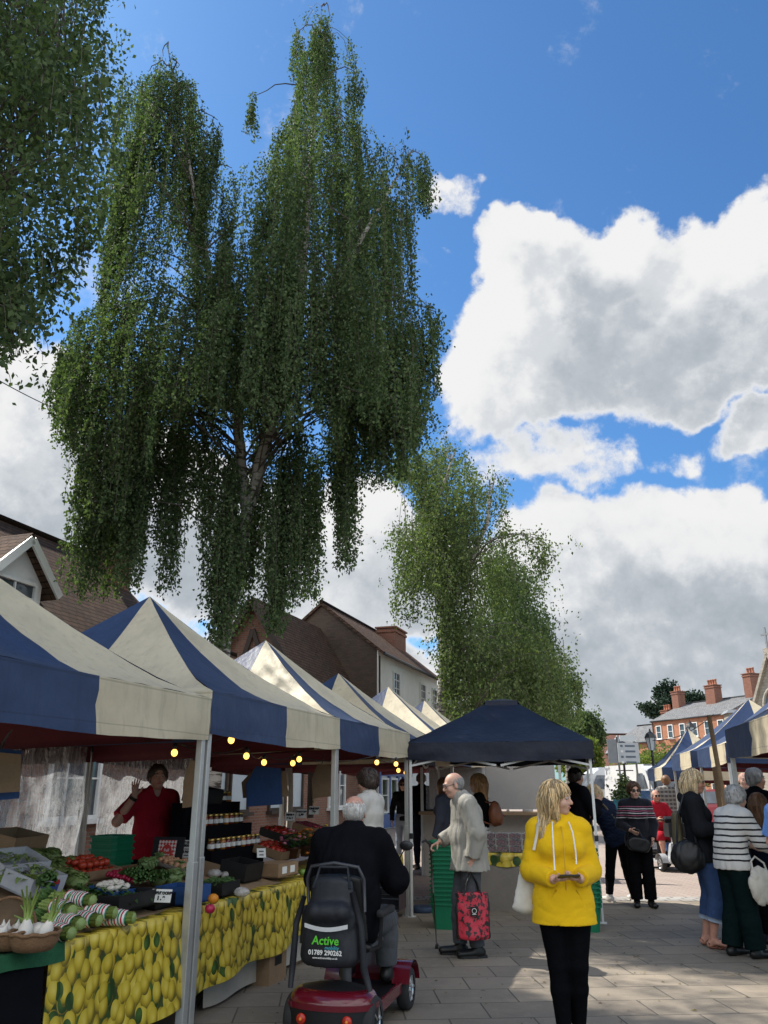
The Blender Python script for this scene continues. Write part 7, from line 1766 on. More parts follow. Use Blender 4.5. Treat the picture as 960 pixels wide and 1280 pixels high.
# potted plants beyond the scooter
M_fl = [mat('orange_petals', (.55, .16, .02), .6, .15, 30), mat('red_petals', (.42, .03, .04), .6, .15, 30), mat('yellow_petals', (.60, .42, .04), .6, .15, 30), mat('pink_petals', (.50, .16, .22), .6, .15, 30)]; M_ppot = mat('plastic_plant_pot', (.12, .05, .03), .6, .15, 9)
def plant_mesh(seed, hgt):
    b = MB(); rr = random.Random(seed); fl = []
    for i in range(70):
        a = rr.uniform(0, 6.28); el = rr.uniform(.4, 1.5); l = hgt*rr.uniform(.5, 1); tip = Vector((l*math.cos(el)*math.cos(a), l*math.cos(el)*math.sin(a), l*math.sin(el))); w = Vector((-math.sin(a), math.cos(a), 0))*.022
        for f_ in (.45, .75, 1.0):
            c = tip*f_; d_ = Vector((math.cos(a), math.sin(a), -.2))*.05; b.add([c, c + d_*.5 + w, c + d_, c + d_*.5 - w], [(0,1,2,3)], 0)
        if i % 4 == 0: fl.append(tip)
    for q in fl: b.ball(q, (.022, .022, .014), 1, seg=7, rings=5, jit=.2)
    return b
pn_ = ['orange', 'red', 'yellow', 'pink']
for i in range(14):
    k = i % 4; p = row(3.05 + .33*(i % 7), .30 + .34*(i // 7), ZT + .01 + .10*(i // 7)); c = thing('potted_plant', '%s flowering pot plant %s of the plant table beyond the scooter' % (pn_[k], ['in the front row', 'in the back row'][i // 7]), 'plant', p, i, '%s plants %s' % (pn_[k], ['front', 'back'][i // 7]))
    b = MB(); b.lathe([(.045, 0), (.062, .10), (.066, .10), (.066, .118), (.055, .118), (.05, .09), (.001, .09)], 14); b.obj('pot', M_ppot, c); o = plant_mesh(i, .20).obj('foliage', [M_leafg if i % 2 else M_dleaf, M_fl[k]], c, loc=(0, 0, .10))
hp = row(3.1, .02, 0); hs = thing('heart_plaque', 'pink heart shaped plaque propped on the plant table behind the rider', 'plaque', (hp.x, hp.y, ZT - .04), ROWROT)
b = MB(); b.prism([(.10*(math.sin(a)**3)*1.0, .085*(.8125*math.cos(a) - .3125*math.cos(2*a) - .125*math.cos(3*a))) for a in np.linspace(0, 2*math.pi, 26)[:-1]], .012, M=Matrix.Translation((0, -.03, .06)) @ Matrix.Rotation(R(80), 4, 'X')); b.obj('plate', mat('pink_glaze', (.45, .20, .20), .3, .15, 12), hs)
# ---------------------------------------------------------------- clear sheets, hanging bags, lights, banner
def plastic_mat():
    m, t, b = new_mat('crinkled_clear_plastic'); co = t.coord()
    n = t.noise(t.mapping(co, rot=(0, .25, 0), scale=(3.0, 1, .35)), 5, 4, .6, .5); n2 = t.noise(t.mapping(co, scale=(1.6, 1, .7)), 17, 4, .65, .9)
    h = t.m('ADD', t.m('MULTIPLY', n, 1), t.m('MULTIPLY', n2, .5)); nb = t.bump(h, 1.0, .06)
    gl = t.new('ShaderNodeBsdfGlossy'); gl.inputs['Roughness'].default_value = .16; gl.inputs['Color'].default_value = (.8, .8, .8, 1); t.put(gl.inputs['Normal'], nb)
    df = t.new('ShaderNodeBsdfTranslucent'); df.inputs['Color'].default_value = (.72, .74, .76, 1); t.put(df.inputs['Normal'], nb)
    tr = t.new('ShaderNodeBsdfTransparent'); tr.inputs['Color'].default_value = (.86, .88, .9, 1)
    m1 = t.new('ShaderNodeMixShader'); m2 = t.new('ShaderNodeMixShader'); t.put(m1.inputs[0], t.m('ADD', .45, t.m('MULTIPLY', t.sstep(h, .7, 1.0), .5))); t.l.new(df.outputs[0], m1.inputs[1]); t.l.new(gl.outputs[0], m1.inputs[2])
    t.put(m2.inputs[0], t.m('ADD', .42, t.m('MULTIPLY', t.sstep(h, .62, .98), .53))); t.l.new(tr.outputs[0], m2.inputs[1]); t.l.new(m1.outputs[0], m2.inputs[2])
    out = [q for q in t.n if q.type == 'OUTPUT_MATERIAL'][0]; t.l.new(m2.outputs[0], out.inputs[0]); return m
M_plas = plastic_mat()
for i, (r0, r1, lab) in enumerate(((-.3, 2.50, 'crinkled clear plastic sheet at the left edge behind the hanging bags'), (2.84, 5.0, 'crinkled clear plastic sheet behind the waving stallholder'))):
    b = MB(); L = r1 - r0; b.sheet(lambda u, v: (-L/2 + u*L, .05*mnoise.noise(Vector((u*5, v*3, i*4))) + .02*math.sin(u*22 + 3*v), .70 + v*1.32), 26, 12); o = b.obj('clear_sheet', M_plas, None); o.location = row((r0 + r1)/2, 3.02); o.rotation_euler = (0, 0, ROWROT); tag(o, lab, 'plastic sheet')
def hang_bag(x, y, Y, w, h, m, label, rz=0, z_off=0):
    p = atY(x, y, Y); c = thing('hanging_bag', label, 'paper bag', p, rz); q = MB()
    q.add([(-w/2, -.03, -h), (w/2, -.03, -h*.94), (w*.42, -.02, -h*.05), (-w*.3, -.02, 0), (-w*.55, -.03, -h*.45)], [(0,1,2,3,4)]); q.add([(-w/2, .05, -h), (w/2, .05, -h*.94), (w*.42, .03, -h*.05), (-w*.3, .03, 0), (-w*.55, .05, -h*.45)], [(4,3,2,1,0)])
    for a_, b_ in ((0, 1), (1, 2), (3, 4), (4, 0)):
        A = q.v[a_]; Bq = q.v[b_]; q.add([A, Bq, q.v[b_ + 5], q.v[a_ + 5]], [(0,1,2,3)])
    q.obj('bag', m, c); q = MB(); q.tube([(-w*.1, 0, 0), (-w*.05, 0, .06), (.02, 0, .12)], .006, n=6); q.obj('hook', M_dsteel, c); return c
M_bluebag = mat('blue_paper', (.02, .06, .18), .7, .2, 5, bump=.3, bscale=14)
hang_bag(8, 935, 5.6, .24, .34, M_bluebag, 'blue bag hanging from the canopy at the left edge', R(20)); hang_bag(4, 940, 5.45, .26, .26, M_card, 'brown paper bag hanging in front of the blue one at the left edge', R(35)); hang_bag(246, 950, 6.7, .16, .36, M_card, 'brown paper bag hanging behind the front post', R(-10)); hang_bag(333, 958, 9.3, .38, .42, M_bluebag, 'blue bag bundle hanging under the second stall', 0); hang_bag(334, 962, 9.4, .50, .30, M_card, 'brown bag behind the blue bundle under the second stall', R(5)); hang_bag(405, 955, 10.4, .26, .40, M_card, 'brown bag hanging left of the dark haired man', R(10))
M_bulb = mat('glowing_bulb', (1, .8, .4), .3, .02, 9, emit=((1.0, .55, .10), 1.7))
bulbs = [(218, 941, 6.9), (289, 925, 6.75), (308, 945, 7.6), (330, 953, 8.3), (366, 954, 8.9), (374, 949, 8.7), (471, 953, 9.9), (495, 955, 10.5), (498, 963, 11.6), (507, 966, 12.2)]
bs = [atY(*q) for q in bulbs]; org = bs[0]
fs = thing('festoon_lights', 'string of round warm lit bulbs hung under the left row canopies', 'string lights', org)
for p in bs:
    b = MB(); b.ball((0, 0, 0), (.027, .027, .030), 0, seg=14, rings=10); b.obj('bulb', M_bulb, fs, loc=p - org); b = MB(); b.lathe([(.016, .028), (.018, .05), (.016, .075), (.006, .08)], 10); b.obj('bulb_holder', M_dkplastic, fs, loc=p - org)
order = sorted(bs, key=lambda q: q.y); w_ = MB(); line = []
for a, b_ in zip(order[:-1], order[1:]):
    for k in range(6): f = k/6; q = a.lerp(b_, f) - org; q.z += .08 - .07*math.sin(math.pi*f); line.append(q)
line.append(order[-1] - org + Vector((0, 0, .08))); w_.tube(line, .005, n=5); w_.obj('cable', M_dkplastic, fs)
M_banner = mat('black_banner_cloth', (.022, .020, .018), .8, .2, 4, bump=.2, bscale=8); bp = row(8.95, 2.95)
bn2 = thing('hanging_banner', 'black banner with gold and white lettering at the back of the third stall', 'banner', (bp.x, bp.y, 0), ROWROT + R(14)); b = MB(); b.sheet(lambda u, v: (-.42 + .84*u, .03*math.sin(u*7)*(1 - v), 1.05 + .95*v), 14, 8); b.obj('cloth', M_banner, bn2)
b = MB(); text_into(b, '¡Que', .26, Matrix.Translation((.05, -.06, 1.36)) @ Matrix.Rotation(R(90), 4, 'X') @ Matrix.Rotation(R(8), 4, 'Z'), 0, .002, .0, .25); b.obj('lettering', mat('cream_print', (.55, .46, .28), .6, .08, 9), bn2)
b = MB(); b.tube([(-.05, -.06, 1.86), (-.02, -.06, 1.90), (.03, -.06, 1.86), (.06, -.06, 1.72), (.10, -.06, 1.62)], .012, n=6); b.tube([(.12, -.06, 1.86), (.16, -.06, 1.90), (.19, -.06, 1.80)], .012, n=6); b.obj('gold_emblem', M_gold, bn2)
wsh = MB(); wsh.sheet(lambda u, v: (-.12 + .24*u + .03*math.sin(v*4), .04*math.sin(u*9), .75 + 1.25*v), 8, 8); o = wsh.obj('white_drape', M_sheet, None); o.location = row(8.15, 3.0); o.rotation_euler = (0, 0, ROWROT); tag(o, 'bright white drape hanging just left of the black banner', 'drape')
# green tubs
def tub_mesh(w, d, h):
    b = MB()
    def ring(s_, z_): return [(sx*w/2*s_, sy*d/2*s_, z_) for sx, sy in ((-1, -.8), (-.8, -1), (.8, -1), (1, -.8), (1, .8), (.8, 1), (-.8, 1), (-1, .8))]
    R_ = [ring(.80, 0), ring(.97, h*.93), ring(1.06, h*.94), ring(1.06, h), ring(.98, h), ring(.79, .01)]
    vs = [p for r in R_ for p in r]; fs_ = [(i*8+k, i*8+(k+1)%8, (i+1)*8+(k+1)%8, (i+1)*8+k) for i in range(5) for k in range(8)]
    b.add(vs, fs_ + [tuple(reversed(range(8))), tuple(40 + k for k in range(8))]); return b
def tub_stack(p, n, w, d, h, step, labels, rot, group):
    me = tub_mesh(w, d, h).mesh('green_tub', M_tub)
    for i in range(n):
        o = link(me, 'green_tub', None, None, (p.x + rnd.uniform(-.004, .004), p.y, p.z + i*step), rot + rnd.uniform(-.02, .02)); tag(o, labels[0] if i < n - 1 else labels[1], 'tub', group if i < n - 1 else None)
tub_stack(atZ(562, 1160), 15, .40, .34, .28, .049, ('green plastic tub nested in the tall stack behind the walking pole', 'topmost green tub of the tall stack behind the walking pole'), R(-12), 'green tubs by the pole')
tub_stack(atZ(733, 1163), 13, .38, .34, .28, .050, ('green plastic tub nested in the stack hidden behind the yellow hoodie', 'topmost green tub of the stack behind the yellow hoodie'), R(-12), 'green tubs behind the hoodie')
q = row(1.0, 2.35); tub_stack(Vector((atY(146, 1000, 8.35).x, 8.35, .42)), 9, .34, .3, .26, .058, ('green plastic tub nested in the stack beside the waving stallholder', 'topmost green tub beside the waving stallholder'), ROWROT, 'green tubs by the stallholder')
st_ = thing('folding_stand', 'low timber stand under the tub stack beside the stallholder', 'stand', (atY(146, 1000, 8.35).x, 8.35, 0), ROWROT); b = MB(); b.box((0, 0, .40), (.5, .4, .03)); b.obj('top', M_wood, st_)
for sx in (-1, 1):
    for sy in (-1, 1): b = MB(); b.box((sx*.2, sy*.15, .19), (.04, .04, .38)); b.obj('leg', M_wood, st_)
# ---------------------------------------------------------------- gazebo table with berry punnets
gT = gc - gy*.42; gT.z = 0; GR = math.atan2(gx.y, gx.x)
tb_ = thing('fruit_table', 'fruit table with taupe front under the navy gazebo', 'table', gT, GR); b = MB(); b.box((.05, .35, .70), (1.75, .75, .04)); b.obj('tabletop', M_wood, tb_); b = MB(); b.box((.05, -.02, .30), (1.75, .02, .60)); b.obj('front_board', M_board, tb_)
for sx in (-1, 1):
    for y_ in (.05, .66): b = MB(); b.box((sx*.8 + .05, y_, .34), (.04, .04, .68)); b.obj('leg', M_wood, tb_)
b = MB(); b.sheet(lambda u, v: (-.88 + 1.86*u, (-.045 - .01*math.sin(u*30)) if v < .5 else -.045 + (v - .5)*2*.72, (.56 + .32*v + .012*math.sin(u*24)) if v < .5 else .725), 40, 8); o = uvsheet(b, 'tablecloth', lemon_mat('green_fruit_print_cloth', 6.0, .45), None, 1, 1); o.location = gT; o.rotation_euler = (0, 0, GR); tag(o, 'short green and yellow fruit print cloth on the gazebo table', 'tablecloth')
def punnet_mats():
    m, t, b = new_mat('berries_in_punnet'); v = t.new('ShaderNodeTexVoronoi'); t.put(v.inputs[0], t.coord()); v.inputs['Scale'].default_value = 38
    t.put(b.inputs['Base Color'], t.ramp(v.outputs['Distance'], [(0, (.22, .02, .035)), (.5, (.10, .012, .025)), (.8, (.015, .008, .01))])); b.inputs['Roughness'].default_value = .25; t.put(b.inputs['Normal'], t.bump(t.m('MULTIPLY', v.outputs['Distance'], -1), .8, .02))
    m2, t2, b2 = new_mat('clear_punnet'); b2.inputs['Base Color'].default_value = (.75, .78, .80, 1); b2.inputs['Alpha'].default_value = .13; b2.inputs['Roughness'].default_value = .12; return m, m2
M_berry, M_pun = punnet_mats()
pb = MB(); pb.box((0, 0, .038), (.150, .100, .066), bev=.012); meB = pb.mesh('fruit', M_berry); pb = MB(); pb.box((0, 0, .042), (.168, .116, .082), bev=.008); meP = pb.mesh('box', M_pun)
Mg = Matrix.Translation(gT) @ Matrix.Rotation(GR, 4, 'Z')
for L_ in range(3):
    for i in range(9):
        for j in range(2):
            p = Mg @ Vector((-.62 + .182*i, .09 + .14*j, .728 + .086*L_)); c = thing('berry_punnet', 'clear punnet of dark red berries in the %s layer on the gazebo table' % ('bottom', 'middle', 'top')[L_], 'punnet', p, GR, 'berry punnets %s layer' % ('bottom', 'middle', 'top')[L_]); link(meB, 'fruit', c); link(meP, 'box', c)
# a further stall with a clear window panel and hanging counter behind the gazebo
bk_ = thing('catering_stall', 'pale catering counter with clear screens behind the gazebo', 'stall', (2.1, 16.6, 0), R(-10)); b = MB(); b.box((0, 0, .55), (2.6, .6, 1.1)); b.obj('counter', M_sheet, bk_); b = MB(); b.box((0, -.32, 1.12), (2.7, .7, .05)); b.obj('counter_top', M_wood, bk_)
b = MB(); b.box((0, .25, 1.65), (2.5, .02, .95)); b.obj('back_panel', M_board, bk_); b = MB(); b.box((0, -.28, 2.25), (2.8, .05, .22)); b.obj('header_board', M_white, bk_)
for sx in (-1, 1): b = MB(); b.box((sx*1.33, -.28, 1.15), (.05, .05, 2.3)); b.obj('post', M_alu, bk_)
b = MB(); b.box((0, -.30, 1.65), (2.5, .01, .95)); b.obj('clear_screen', M_pun, bk_)
for i in range(3): b = MB(); b.ball((-.7 + .7*i, -.05, 2.05), .05); b.obj('lamp', M_bulb, bk_)
# ---------------------------------------------------------------- mobility scooters
def carpaint(name, c): return mat(name, c, .22, .08, 3, coat=.6)
M_redpaint = carpaint('deep_red_paint', (.115, .006, .014)); M_silverp = carpaint('silver_paint', (.40, .41, .42)); M_tyre = mat('tyre_rubber', (.022, .022, .023), .8, .2, 12, bump=.3, bscale=60); M_lampred = mat('red_lamp_lens', (.45, .03, .015), .15, .1, 20); M_lampamb = mat('amber_lamp_core', (.75, .22, .03), .2, .1, 20)
def wheel(parent, p, r, w):
    b = MB(); prof = [(r*.62, -w/2), (r*.9, -w/2), (r, -w*.28), (r, w*.28), (r*.9, w/2), (r*.62, w/2)]
    b.lathe(prof, 24, 0, Matrix.Translation(p) @ Matrix.Rotation(R(90), 4, 'Y'), cap=False); t_ = b.obj('wheel', M_tyre, parent)
    b = MB(); M = Matrix.Translation(p) @ Matrix.Rotation(R(90), 4, 'Y'); b.lathe([(r*.63, -w*.42), (r*.56, -w*.30), (r*.18, -w*.22), (r*.17, -w*.46), (.001, -w*.47)], 20, 0, M, cap=False); b.lathe([(.001, w*.47), (r*.17, w*.46), (r*.18, w*.22), (r*.56, w*.30), (r*.63, w*.42)], 20, 0, M, cap=False)
    for k in range(5):
        a = k*1.2566
        for s_ in (-1, 1): b.beam(Vector(p) + Vector((s_*w*.40, r*.12*math.cos(a), r*.12*math.sin(a))), Vector(p) + Vector((s_*w*.40, r*.6*math.cos(a), r*.6*math.sin(a))), .022, .012)
    b.obj('rim', M_silver, t_)
def make_scooter(label, loc, rot, paint, seatm):
    T = thing('mobility_scooter', label, 'mobility scooter', loc, rot)
    b = MB()                                                        # floor pan and rear deck
    b.box((0, .28, .165), (.50, .70, .06), 0, bev=.02); b.box((0, -.30, .215), (.42, .40, .10), 0, bev=.03); b.obj('chassis', M_blackp, T)
    def shell(u, v):                                                # rear body shell, rounded in plan and section
        a = math.pi*(u); x = -.30*math.cos(a); y = -.34 - .22*math.sin(a)**.7; k = v
        z = .235 + .085*math.sin(k*math.pi/2); s_ = 1 - .22*(1 - math.cos(k*math.pi/2)); return (x*s_, -.12 + (y + .12)*s_, z)
    b = MB(); b.sheet(shell, 24, 6)
    b.sheet(lambda u, v: (lambda q, c: (q[0]*(1 - v) + 0*v, q[1]*(1 - v) + (-.28)*v, q[2] + .03*math.sin(v*1.5)))(shell(u, 1.0), 0), 24, 4, 1); b.sheet(lambda u, v: (lambda q: (q[0]*1.03, -.12 + (q[1] + .12)*1.03, .26 - .035*v))(shell(u, 0)), 24, 1); b.obj('rear_cover', [paint, M_dkplastic], T)
    b = MB(); b.sheet(lambda u, v: (lambda q: (q[0]*1.02, -.12 + (q[1] + .12)*1.02, .235 - .13*v))(shell(u, 0)), 24, 3); b.obj('rear_bumper', M_blackp, T)
    for sx in (-1, 1):
        L_ = MB(); L_.lathe([(.030, 0), (.034, .006), (.028, .016), (.001, .02)], 16, 0, Matrix.Translation((sx*.155, -.553, .175)) @ Matrix.Rotation(R(90), 4, 'X')); lo_ = L_.obj('tail_light', M_lampred, T); L_ = MB(); L_.ball((sx*.155, -.572, .175), .011); L_.obj('lamp_core', M_lampamb, lo_)
    for sx in (-1, 1): wheel(T, (sx*.255, -.36, .145), .145, .10); wheel(T, (sx*.265, .58, .145), .145, .09)
    for sx in (-1, 1):                                              # front mudguards and sills
        b = MB(); b.sheet(lambda u, v: (sx*(.20 + .13*v), .58 + .19*math.cos(math.pi*(.05 + .85*u)), .145 + .19*math.sin(math.pi*(.05 + .85*u))), 14, 3); b.sheet(lambda u, v: (sx*.205, .58 + .19*v*math.cos(math.pi*(.05 + .85*u)), .145 + .19*v*math.sin(math.pi*(.05 + .85*u))), 14, 2); b.obj('mudguard', paint, T)
        b = MB(); b.box((sx*.262, .12, .18), (.035, .56, .075), bev=.012); b.obj('sill', paint, T)
    b = MB(); b.box((0, .62, .36), (.30, .20, .36), bev=.06, taper=.6); b.box((0, .68, .22), (.40, .28, .14), bev=.05); b.obj('front_cowl', paint, T)
    b = MB(); b.tube([(0, .60, .45), (0, .55, .75), (0, .50, .93)], [.035, .03, .028], n=10); b.box((0, .49, .96), (.20, .13, .10), bev=.03, rot=(R(-25), 0, 0)); b.obj('tiller', M_blackp, T)
    for sx in (-1, 1): b = MB(); b.tube([(sx*.06, .48, .95), (sx*.16, .45, .96), (sx*.26, .38, .93), (sx*.24, .33, .90)], .014, n=8); b.obj('handlebar', M_rub, T)
    for sx in (-1, 1): b = MB(); b.tube([(sx*.20, .44, .97), (sx*.27, .44, 1.08), (sx*.30, .44, 1.13)], .005, n=5); b.ball((sx*.31, .44, 1.15), (.055, .012, .038)); b.obj('mirror', M_dkplastic, T)
    bk = MB(); y0 = .66
    for z_ in (.66, .74, .82, .90): bk.tube([(-.19, y0, z_), (.19, y0, z_), (.19, y0 + .24, z_), (-.19, y0 + .24, z_), (-.19, y0, z_)], .005, n=4)
    bk.box((0, y0 + .12, .655), (.38, .24, .01)); bk.box((0, y0 + .245, .78), (.38, .008, .25)); bk.box((-.192, y0 + .12, .78), (.008, .24, .25)); bk.box((.192, y0 + .12, .78), (.008, .24, .25)); bk.obj('basket', M_dkplastic, T)
    b = MB(); b.tube([(0, -.10, .3), (0, -.10, .50)], .04, n=10); b.obj('seat_post', M_dsteel, T)
    st = Sdf(); st.seg((0, -.20, .535), (0, .12, .545), (.23, .05), (.22, .045), .02, side=(1, 0, 0)); V, Q = skin_surface(st, .014); link(numesh('seat', V, Q, seatm, smooth=True), 'seat', T)
    st = Sdf(); st.seg((0, -.285, .60), (0, -.345, .98), (.215, .042), (.19, .035), .02, side=(1, 0, 0)); V, Q = skin_surface(st, .014); br_ = link(numesh('backrest', V, Q, seatm, smooth=True), 'backrest', T)
    b = MB(); b.tube([(-.20, -.33, .78), (-.205, -.37, .98), (-.17, -.39, 1.06), (0, -.40, 1.085), (.17, -.39, 1.06), (.205, -.37, .98), (.20, -.33, .78)], .013, n=8); b.obj('top_rail', mat('grey_tube', (.05, .05, .055), .35, .1, 9, metal=.3), br_)
    for sx in (-1, 1): b = MB(); b.box((sx*.285, -.08, .755), (.06, .32, .05), bev=.02); b.tube([(sx*.285, -.20, .74), (sx*.285, -.24, .56), (sx*.20, -.2, .52)], .014, n=8); b.obj('armrest', M_rub, T)
    return T
scR = R(SCR); make_scooter('deep red mobility scooter seen from behind at the bottom of the picture', SCO, scR, M_redpaint, L_black)
make_scooter('silver and black mobility scooter carrying the man in red', SC2, R(186), M_silverp, L_black)
# holdall on the scooter back
Ms = Matrix.Translation(SCO) @ Matrix.Rotation(scR, 4, 'Z')
M_bag = mat('black_nylon', (.012, .013, .017), .6, .25, 6, bump=.35, bscale=14); M_refl = mat('reflective_tape', (.55, .55, .55), .35, .1, 12); M_greenp = mat('green_print', (.10, .55, .03), .5, .05, 9, emit=None); M_cyanp = mat('cyan_print', (.05, .35, .42), .5, .05, 9)
bgp = thing('scooter_bag', 'black nylon holdall with green lettering hung on the red scooter backrest', 'bag', Ms @ Vector((0, -.455, .46)), scR)
q = Sdf(); q.seg((0, 0, .06), (0, .015, .30), (.205, .085), (.185, .075), .03, side=(1, 0, 0)); q.seg((0, .02, .28), (0, .03, .50), (.175, .065), (.135, .045), .04, side=(1, 0, 0)); q.seg((-.09, -.05, .33), (.09, -.05, .33), .055, .055, .04); q.cut(np.array((0, 0, .005)), np.array((0, 0, -1.))); V, Q = skin_surface(q, .010, folds(.006, 18, 5)); link(numesh('holdall', V, Q, M_bag, smooth=True), 'holdall', bgp)
def bagface(x, z): return -.088 - .012*(1 - (x/.2)**2) + (.03 if z > .28 else 0)
b = MB(); b.sheet(lambda u, v: (-.15 + .30*u, bagface(-.15 + .3*u, .2) - .006, .243 + .026*v - .022*math.sin(math.pi*u)), 16, 1); b.obj('reflective_band', M_refl, bgp)
for body, sz, x, z, m_, sh in (('Active', .072, 0, .168, M_greenp, .1), ('mobility', .030, .045, .128, M_cyanp, .2), ('01789 290262', .040, 0, .098, M_white, 0), ('www.activemobility.co.uk', .0165, .0, .068, M_white, 0)):
    mb = MB(); text_into(mb, body, sz, Matrix.Translation((x, -.109, z)) @ Matrix.Rotation(R(90), 4, 'X'), 0, .0008, .0012 if sz > .03 else .0003, sh); mb.obj('lettering', m_, bgp)
for sx, pts in ((-1, [(-.19, -.01, .42), (-.235, -.03, .25), (-.25, -.03, .02), (-.265, -.02, -.13)]), (1, [(.15, .0, .45), (.22, -.03, .25), (.24, -.02, .0), (.27, .02, -.13)])):
    b = MB(); b.tube(pts, [.018, .022, .024, .018], n=8); b.obj('side_strap', M_bag, bgp)
b = MB(); b.tube([(-.13, .0, .47), (-.10, .05, .60), (.10, .05, .60), (.13, .0, .47)], .012, n=6); b.obj('shoulder_loop', M_bag, bgp)

# ---------------------------------------------------------------- vans and cars further off
M_whitepaint = carpaint('white_car_paint', (.66, .66, .66)); M_carglass = glass_mat('car_glass', (.06, .07, .085), .05)
def loft_car(name, label, cat, loc, rot, prof, wid, wheels, glass, paint=M_whitepaint, lamps=()):
    T = thing(name, label, cat, loc, rot); b = MB(); n = len(prof)
    vs, fs = [], []; secs = ((-1, .0), (-.97, .5), (-.86, 1), (.86, 1), (.97, .5), (1, 0))
    for y, zb, zt, w in prof:
        for sx, k in secs: vs.append((sx*wid/2*w, y, zb + (zt - zb)*k))
    m = len(secs)
    for i in range(n - 1):
        for k in range(m - 1): fs.append((i*m+k, i*m+k+1, (i+1)*m+k+1, (i+1)*m+k))
    b.add(vs, fs + [tuple(reversed(range(m))), tuple((n-1)*m + k for k in range(m))], 0, None, False); b.obj('body', paint, T)
    for nm, poly in glass: g_ = MB(); g_.add(poly, [tuple(range(len(poly)))]); g_.obj(nm, M_carglass, T)
    for x, y in wheels: wheel(T, (x, y, .32), .32, .2)
    for p in lamps: l_ = MB(); l_.ball(p, (.14, .05, .08)); l_.obj('headlight', M_white, T)
    return T
def box_van(loc, rot, label):
    W = 2.0; T = loft_car('white_van', label, 'van', loc, rot, [(-2.6, .45, 2.55, .98), (-2.55, .40, 2.62, 1), (1.3, .40, 2.62, 1), (1.7, .40, 2.35, 1), (2.3, .40, 1.45, .98), (2.85, .42, 1.15, .92), (2.95, .48, .9, .88)], W, [(sx*.88, y) for sx in (-1, 1) for y in (-1.6, 2.0)],
        [('windscreen', [(-.82, 1.72, 2.30), (.82, 1.72, 2.30), (.86, 2.30, 1.50), (-.86, 2.30, 1.50)]), ('side_window', [(1.012, 1.0, 1.5), (1.012, 2.0, 1.5), (.93, 1.62, 2.2), (.93, 1.0, 2.2)]), ('side_window', [(-1.012, 2.0, 1.5), (-1.012, 1.0, 1.5), (-.93, 1.0, 2.2), (-.93, 1.62, 2.2)])], lamps=[(-.7, 2.88, .95), (.7, 2.88, .95)])
    for c in T.children:
        if c.name.startswith(('windscreen', 'side_window')): c.location = (0, .0, 0); c.scale = (1.01, 1.004, 1.004)
    return T
def hatch(loc, rot, label, paint=M_whitepaint, cat='car'):
    T = loft_car('parked_car', label, cat, loc, rot, [(-2.0, .45, .95, .9), (-1.9, .3, 1.05, .96), (-1.5, .25, 1.45, .97), (-.6, .25, 1.52, 1), (.3, .25, 1.46, 1), (1.0, .25, 1.02, 1), (1.8, .28, .86, .95), (2.05, .4, .7, .85)], 1.76, [(sx*.78, y) for sx in (-1, 1) for y in (-1.25, 1.3)],
        [('windscreen', [(-.70, .38, 1.44), (.70, .38, 1.44), (.76, .98, 1.06), (-.76, .98, 1.06)]), ('side_window', [(.86, -1.2, 1.0), (.86, .75, 1.0), (.77, .2, 1.40), (.77, -1.1, 1.42)]), ('side_window', [(-.86, .75, 1.0), (-.86, -1.2, 1.0), (-.77, -1.1, 1.42), (-.77, .2, 1.40)]), ('rear_window', [(.66, -1.55, 1.43), (-.66, -1.55, 1.43), (-.74, -1.88, 1.08), (.74, -1.88, 1.08)])], paint, lamps=[(-.62, 1.93, .68), (.62, 1.93, .68)])
    for c in T.children:
        if 'window' in c.name or c.name.startswith('windscreen'): c.scale = (1.02, 1.01, 1.015)
    return T
c = atY(775, 985, 47); box_van((c.x, 47, 0), R(96), 'plain white box van side on beyond the blue planter')
c = atY(818, 985, 34); hatch((c.x, 34, 0), R(135), 'white parked car with sloping windscreen behind the red rider')
c = atY(800, 985, 40); box_van((c.x + .6, 41, 0), R(190), 'white van facing the market between the sign and the far stall')
c = atY(862, 985, 33); hatch((c.x, 33, 0), R(100), 'red parked car glimpsed under the far stall roofs', carpaint('red_car_paint', (.35, .02, .02)))
# ---------------------------------------------------------------- street furniture
def lamp_post(label, x, ytop, Y):
    p = atY(x, ytop, Y); h = p.z; T = thing('street_lamp', label, 'street lamp', (p.x, Y, 0))
    b = MB(); b.lathe([(.16, 0), (.16, .25), (.11, .35), (.10, .9), (.06, 1.0), (.045, h - 1.0), (.07, h - .95), (.04, h - .9), (.04, h - .75)], 12); b.tube([(-.35, 0, h - 1.25), (.35, 0, h - 1.25)], .02); b.obj('post', M_black, T)
    b = MB(); b.lathe([(.10, h - .75), (.20, h - .32)], 6, smooth=False, cap=False); b.obj('lantern_glass', M_frost, T); b = MB(); b.lathe([(.23, h - .32), (.15, h - .16), (.05, h - .1), (.02, h)], 6, smooth=False)
    for k in range(6): a = k*math.pi/3; b.tube([(.10*math.cos(a), .10*math.sin(a), h - .75), (.2*math.cos(a), .2*math.sin(a), h - .32)], .012, n=4)
    b.obj('lantern_frame', M_black, T)
lamp_post('black lantern street lamp left of the cream stall peaks', 812, 911, 30); lamp_post('black lantern street lamp rising behind the farthest stall peak', 862, 900, 36); lamp_post('thin black street lamp beside the direction sign', 777, 923, 34)
p = atY(784, 940, 32); sg = thing('direction_sign', 'grey board of direction panels on two posts beyond the puffer jacket', 'sign', (p.x, 32, 0), R(8))
zt, zb = atY(784, 921, 32).z, atY(784, 954, 32).z
for sx in (-1, 1): b = MB(); b.tube([(sx*.35, .05, 0), (sx*.35, .05, zt)], .04); b.obj('post', M_lead, sg)
b = MB(); b.box((.05, 0, (zt + zb)/2 - .1), (.85, .04, zt - zb - .25)); b.obj('board', mat('sign_grey', (.42, .44, .45), .5, .08, 3), sg)
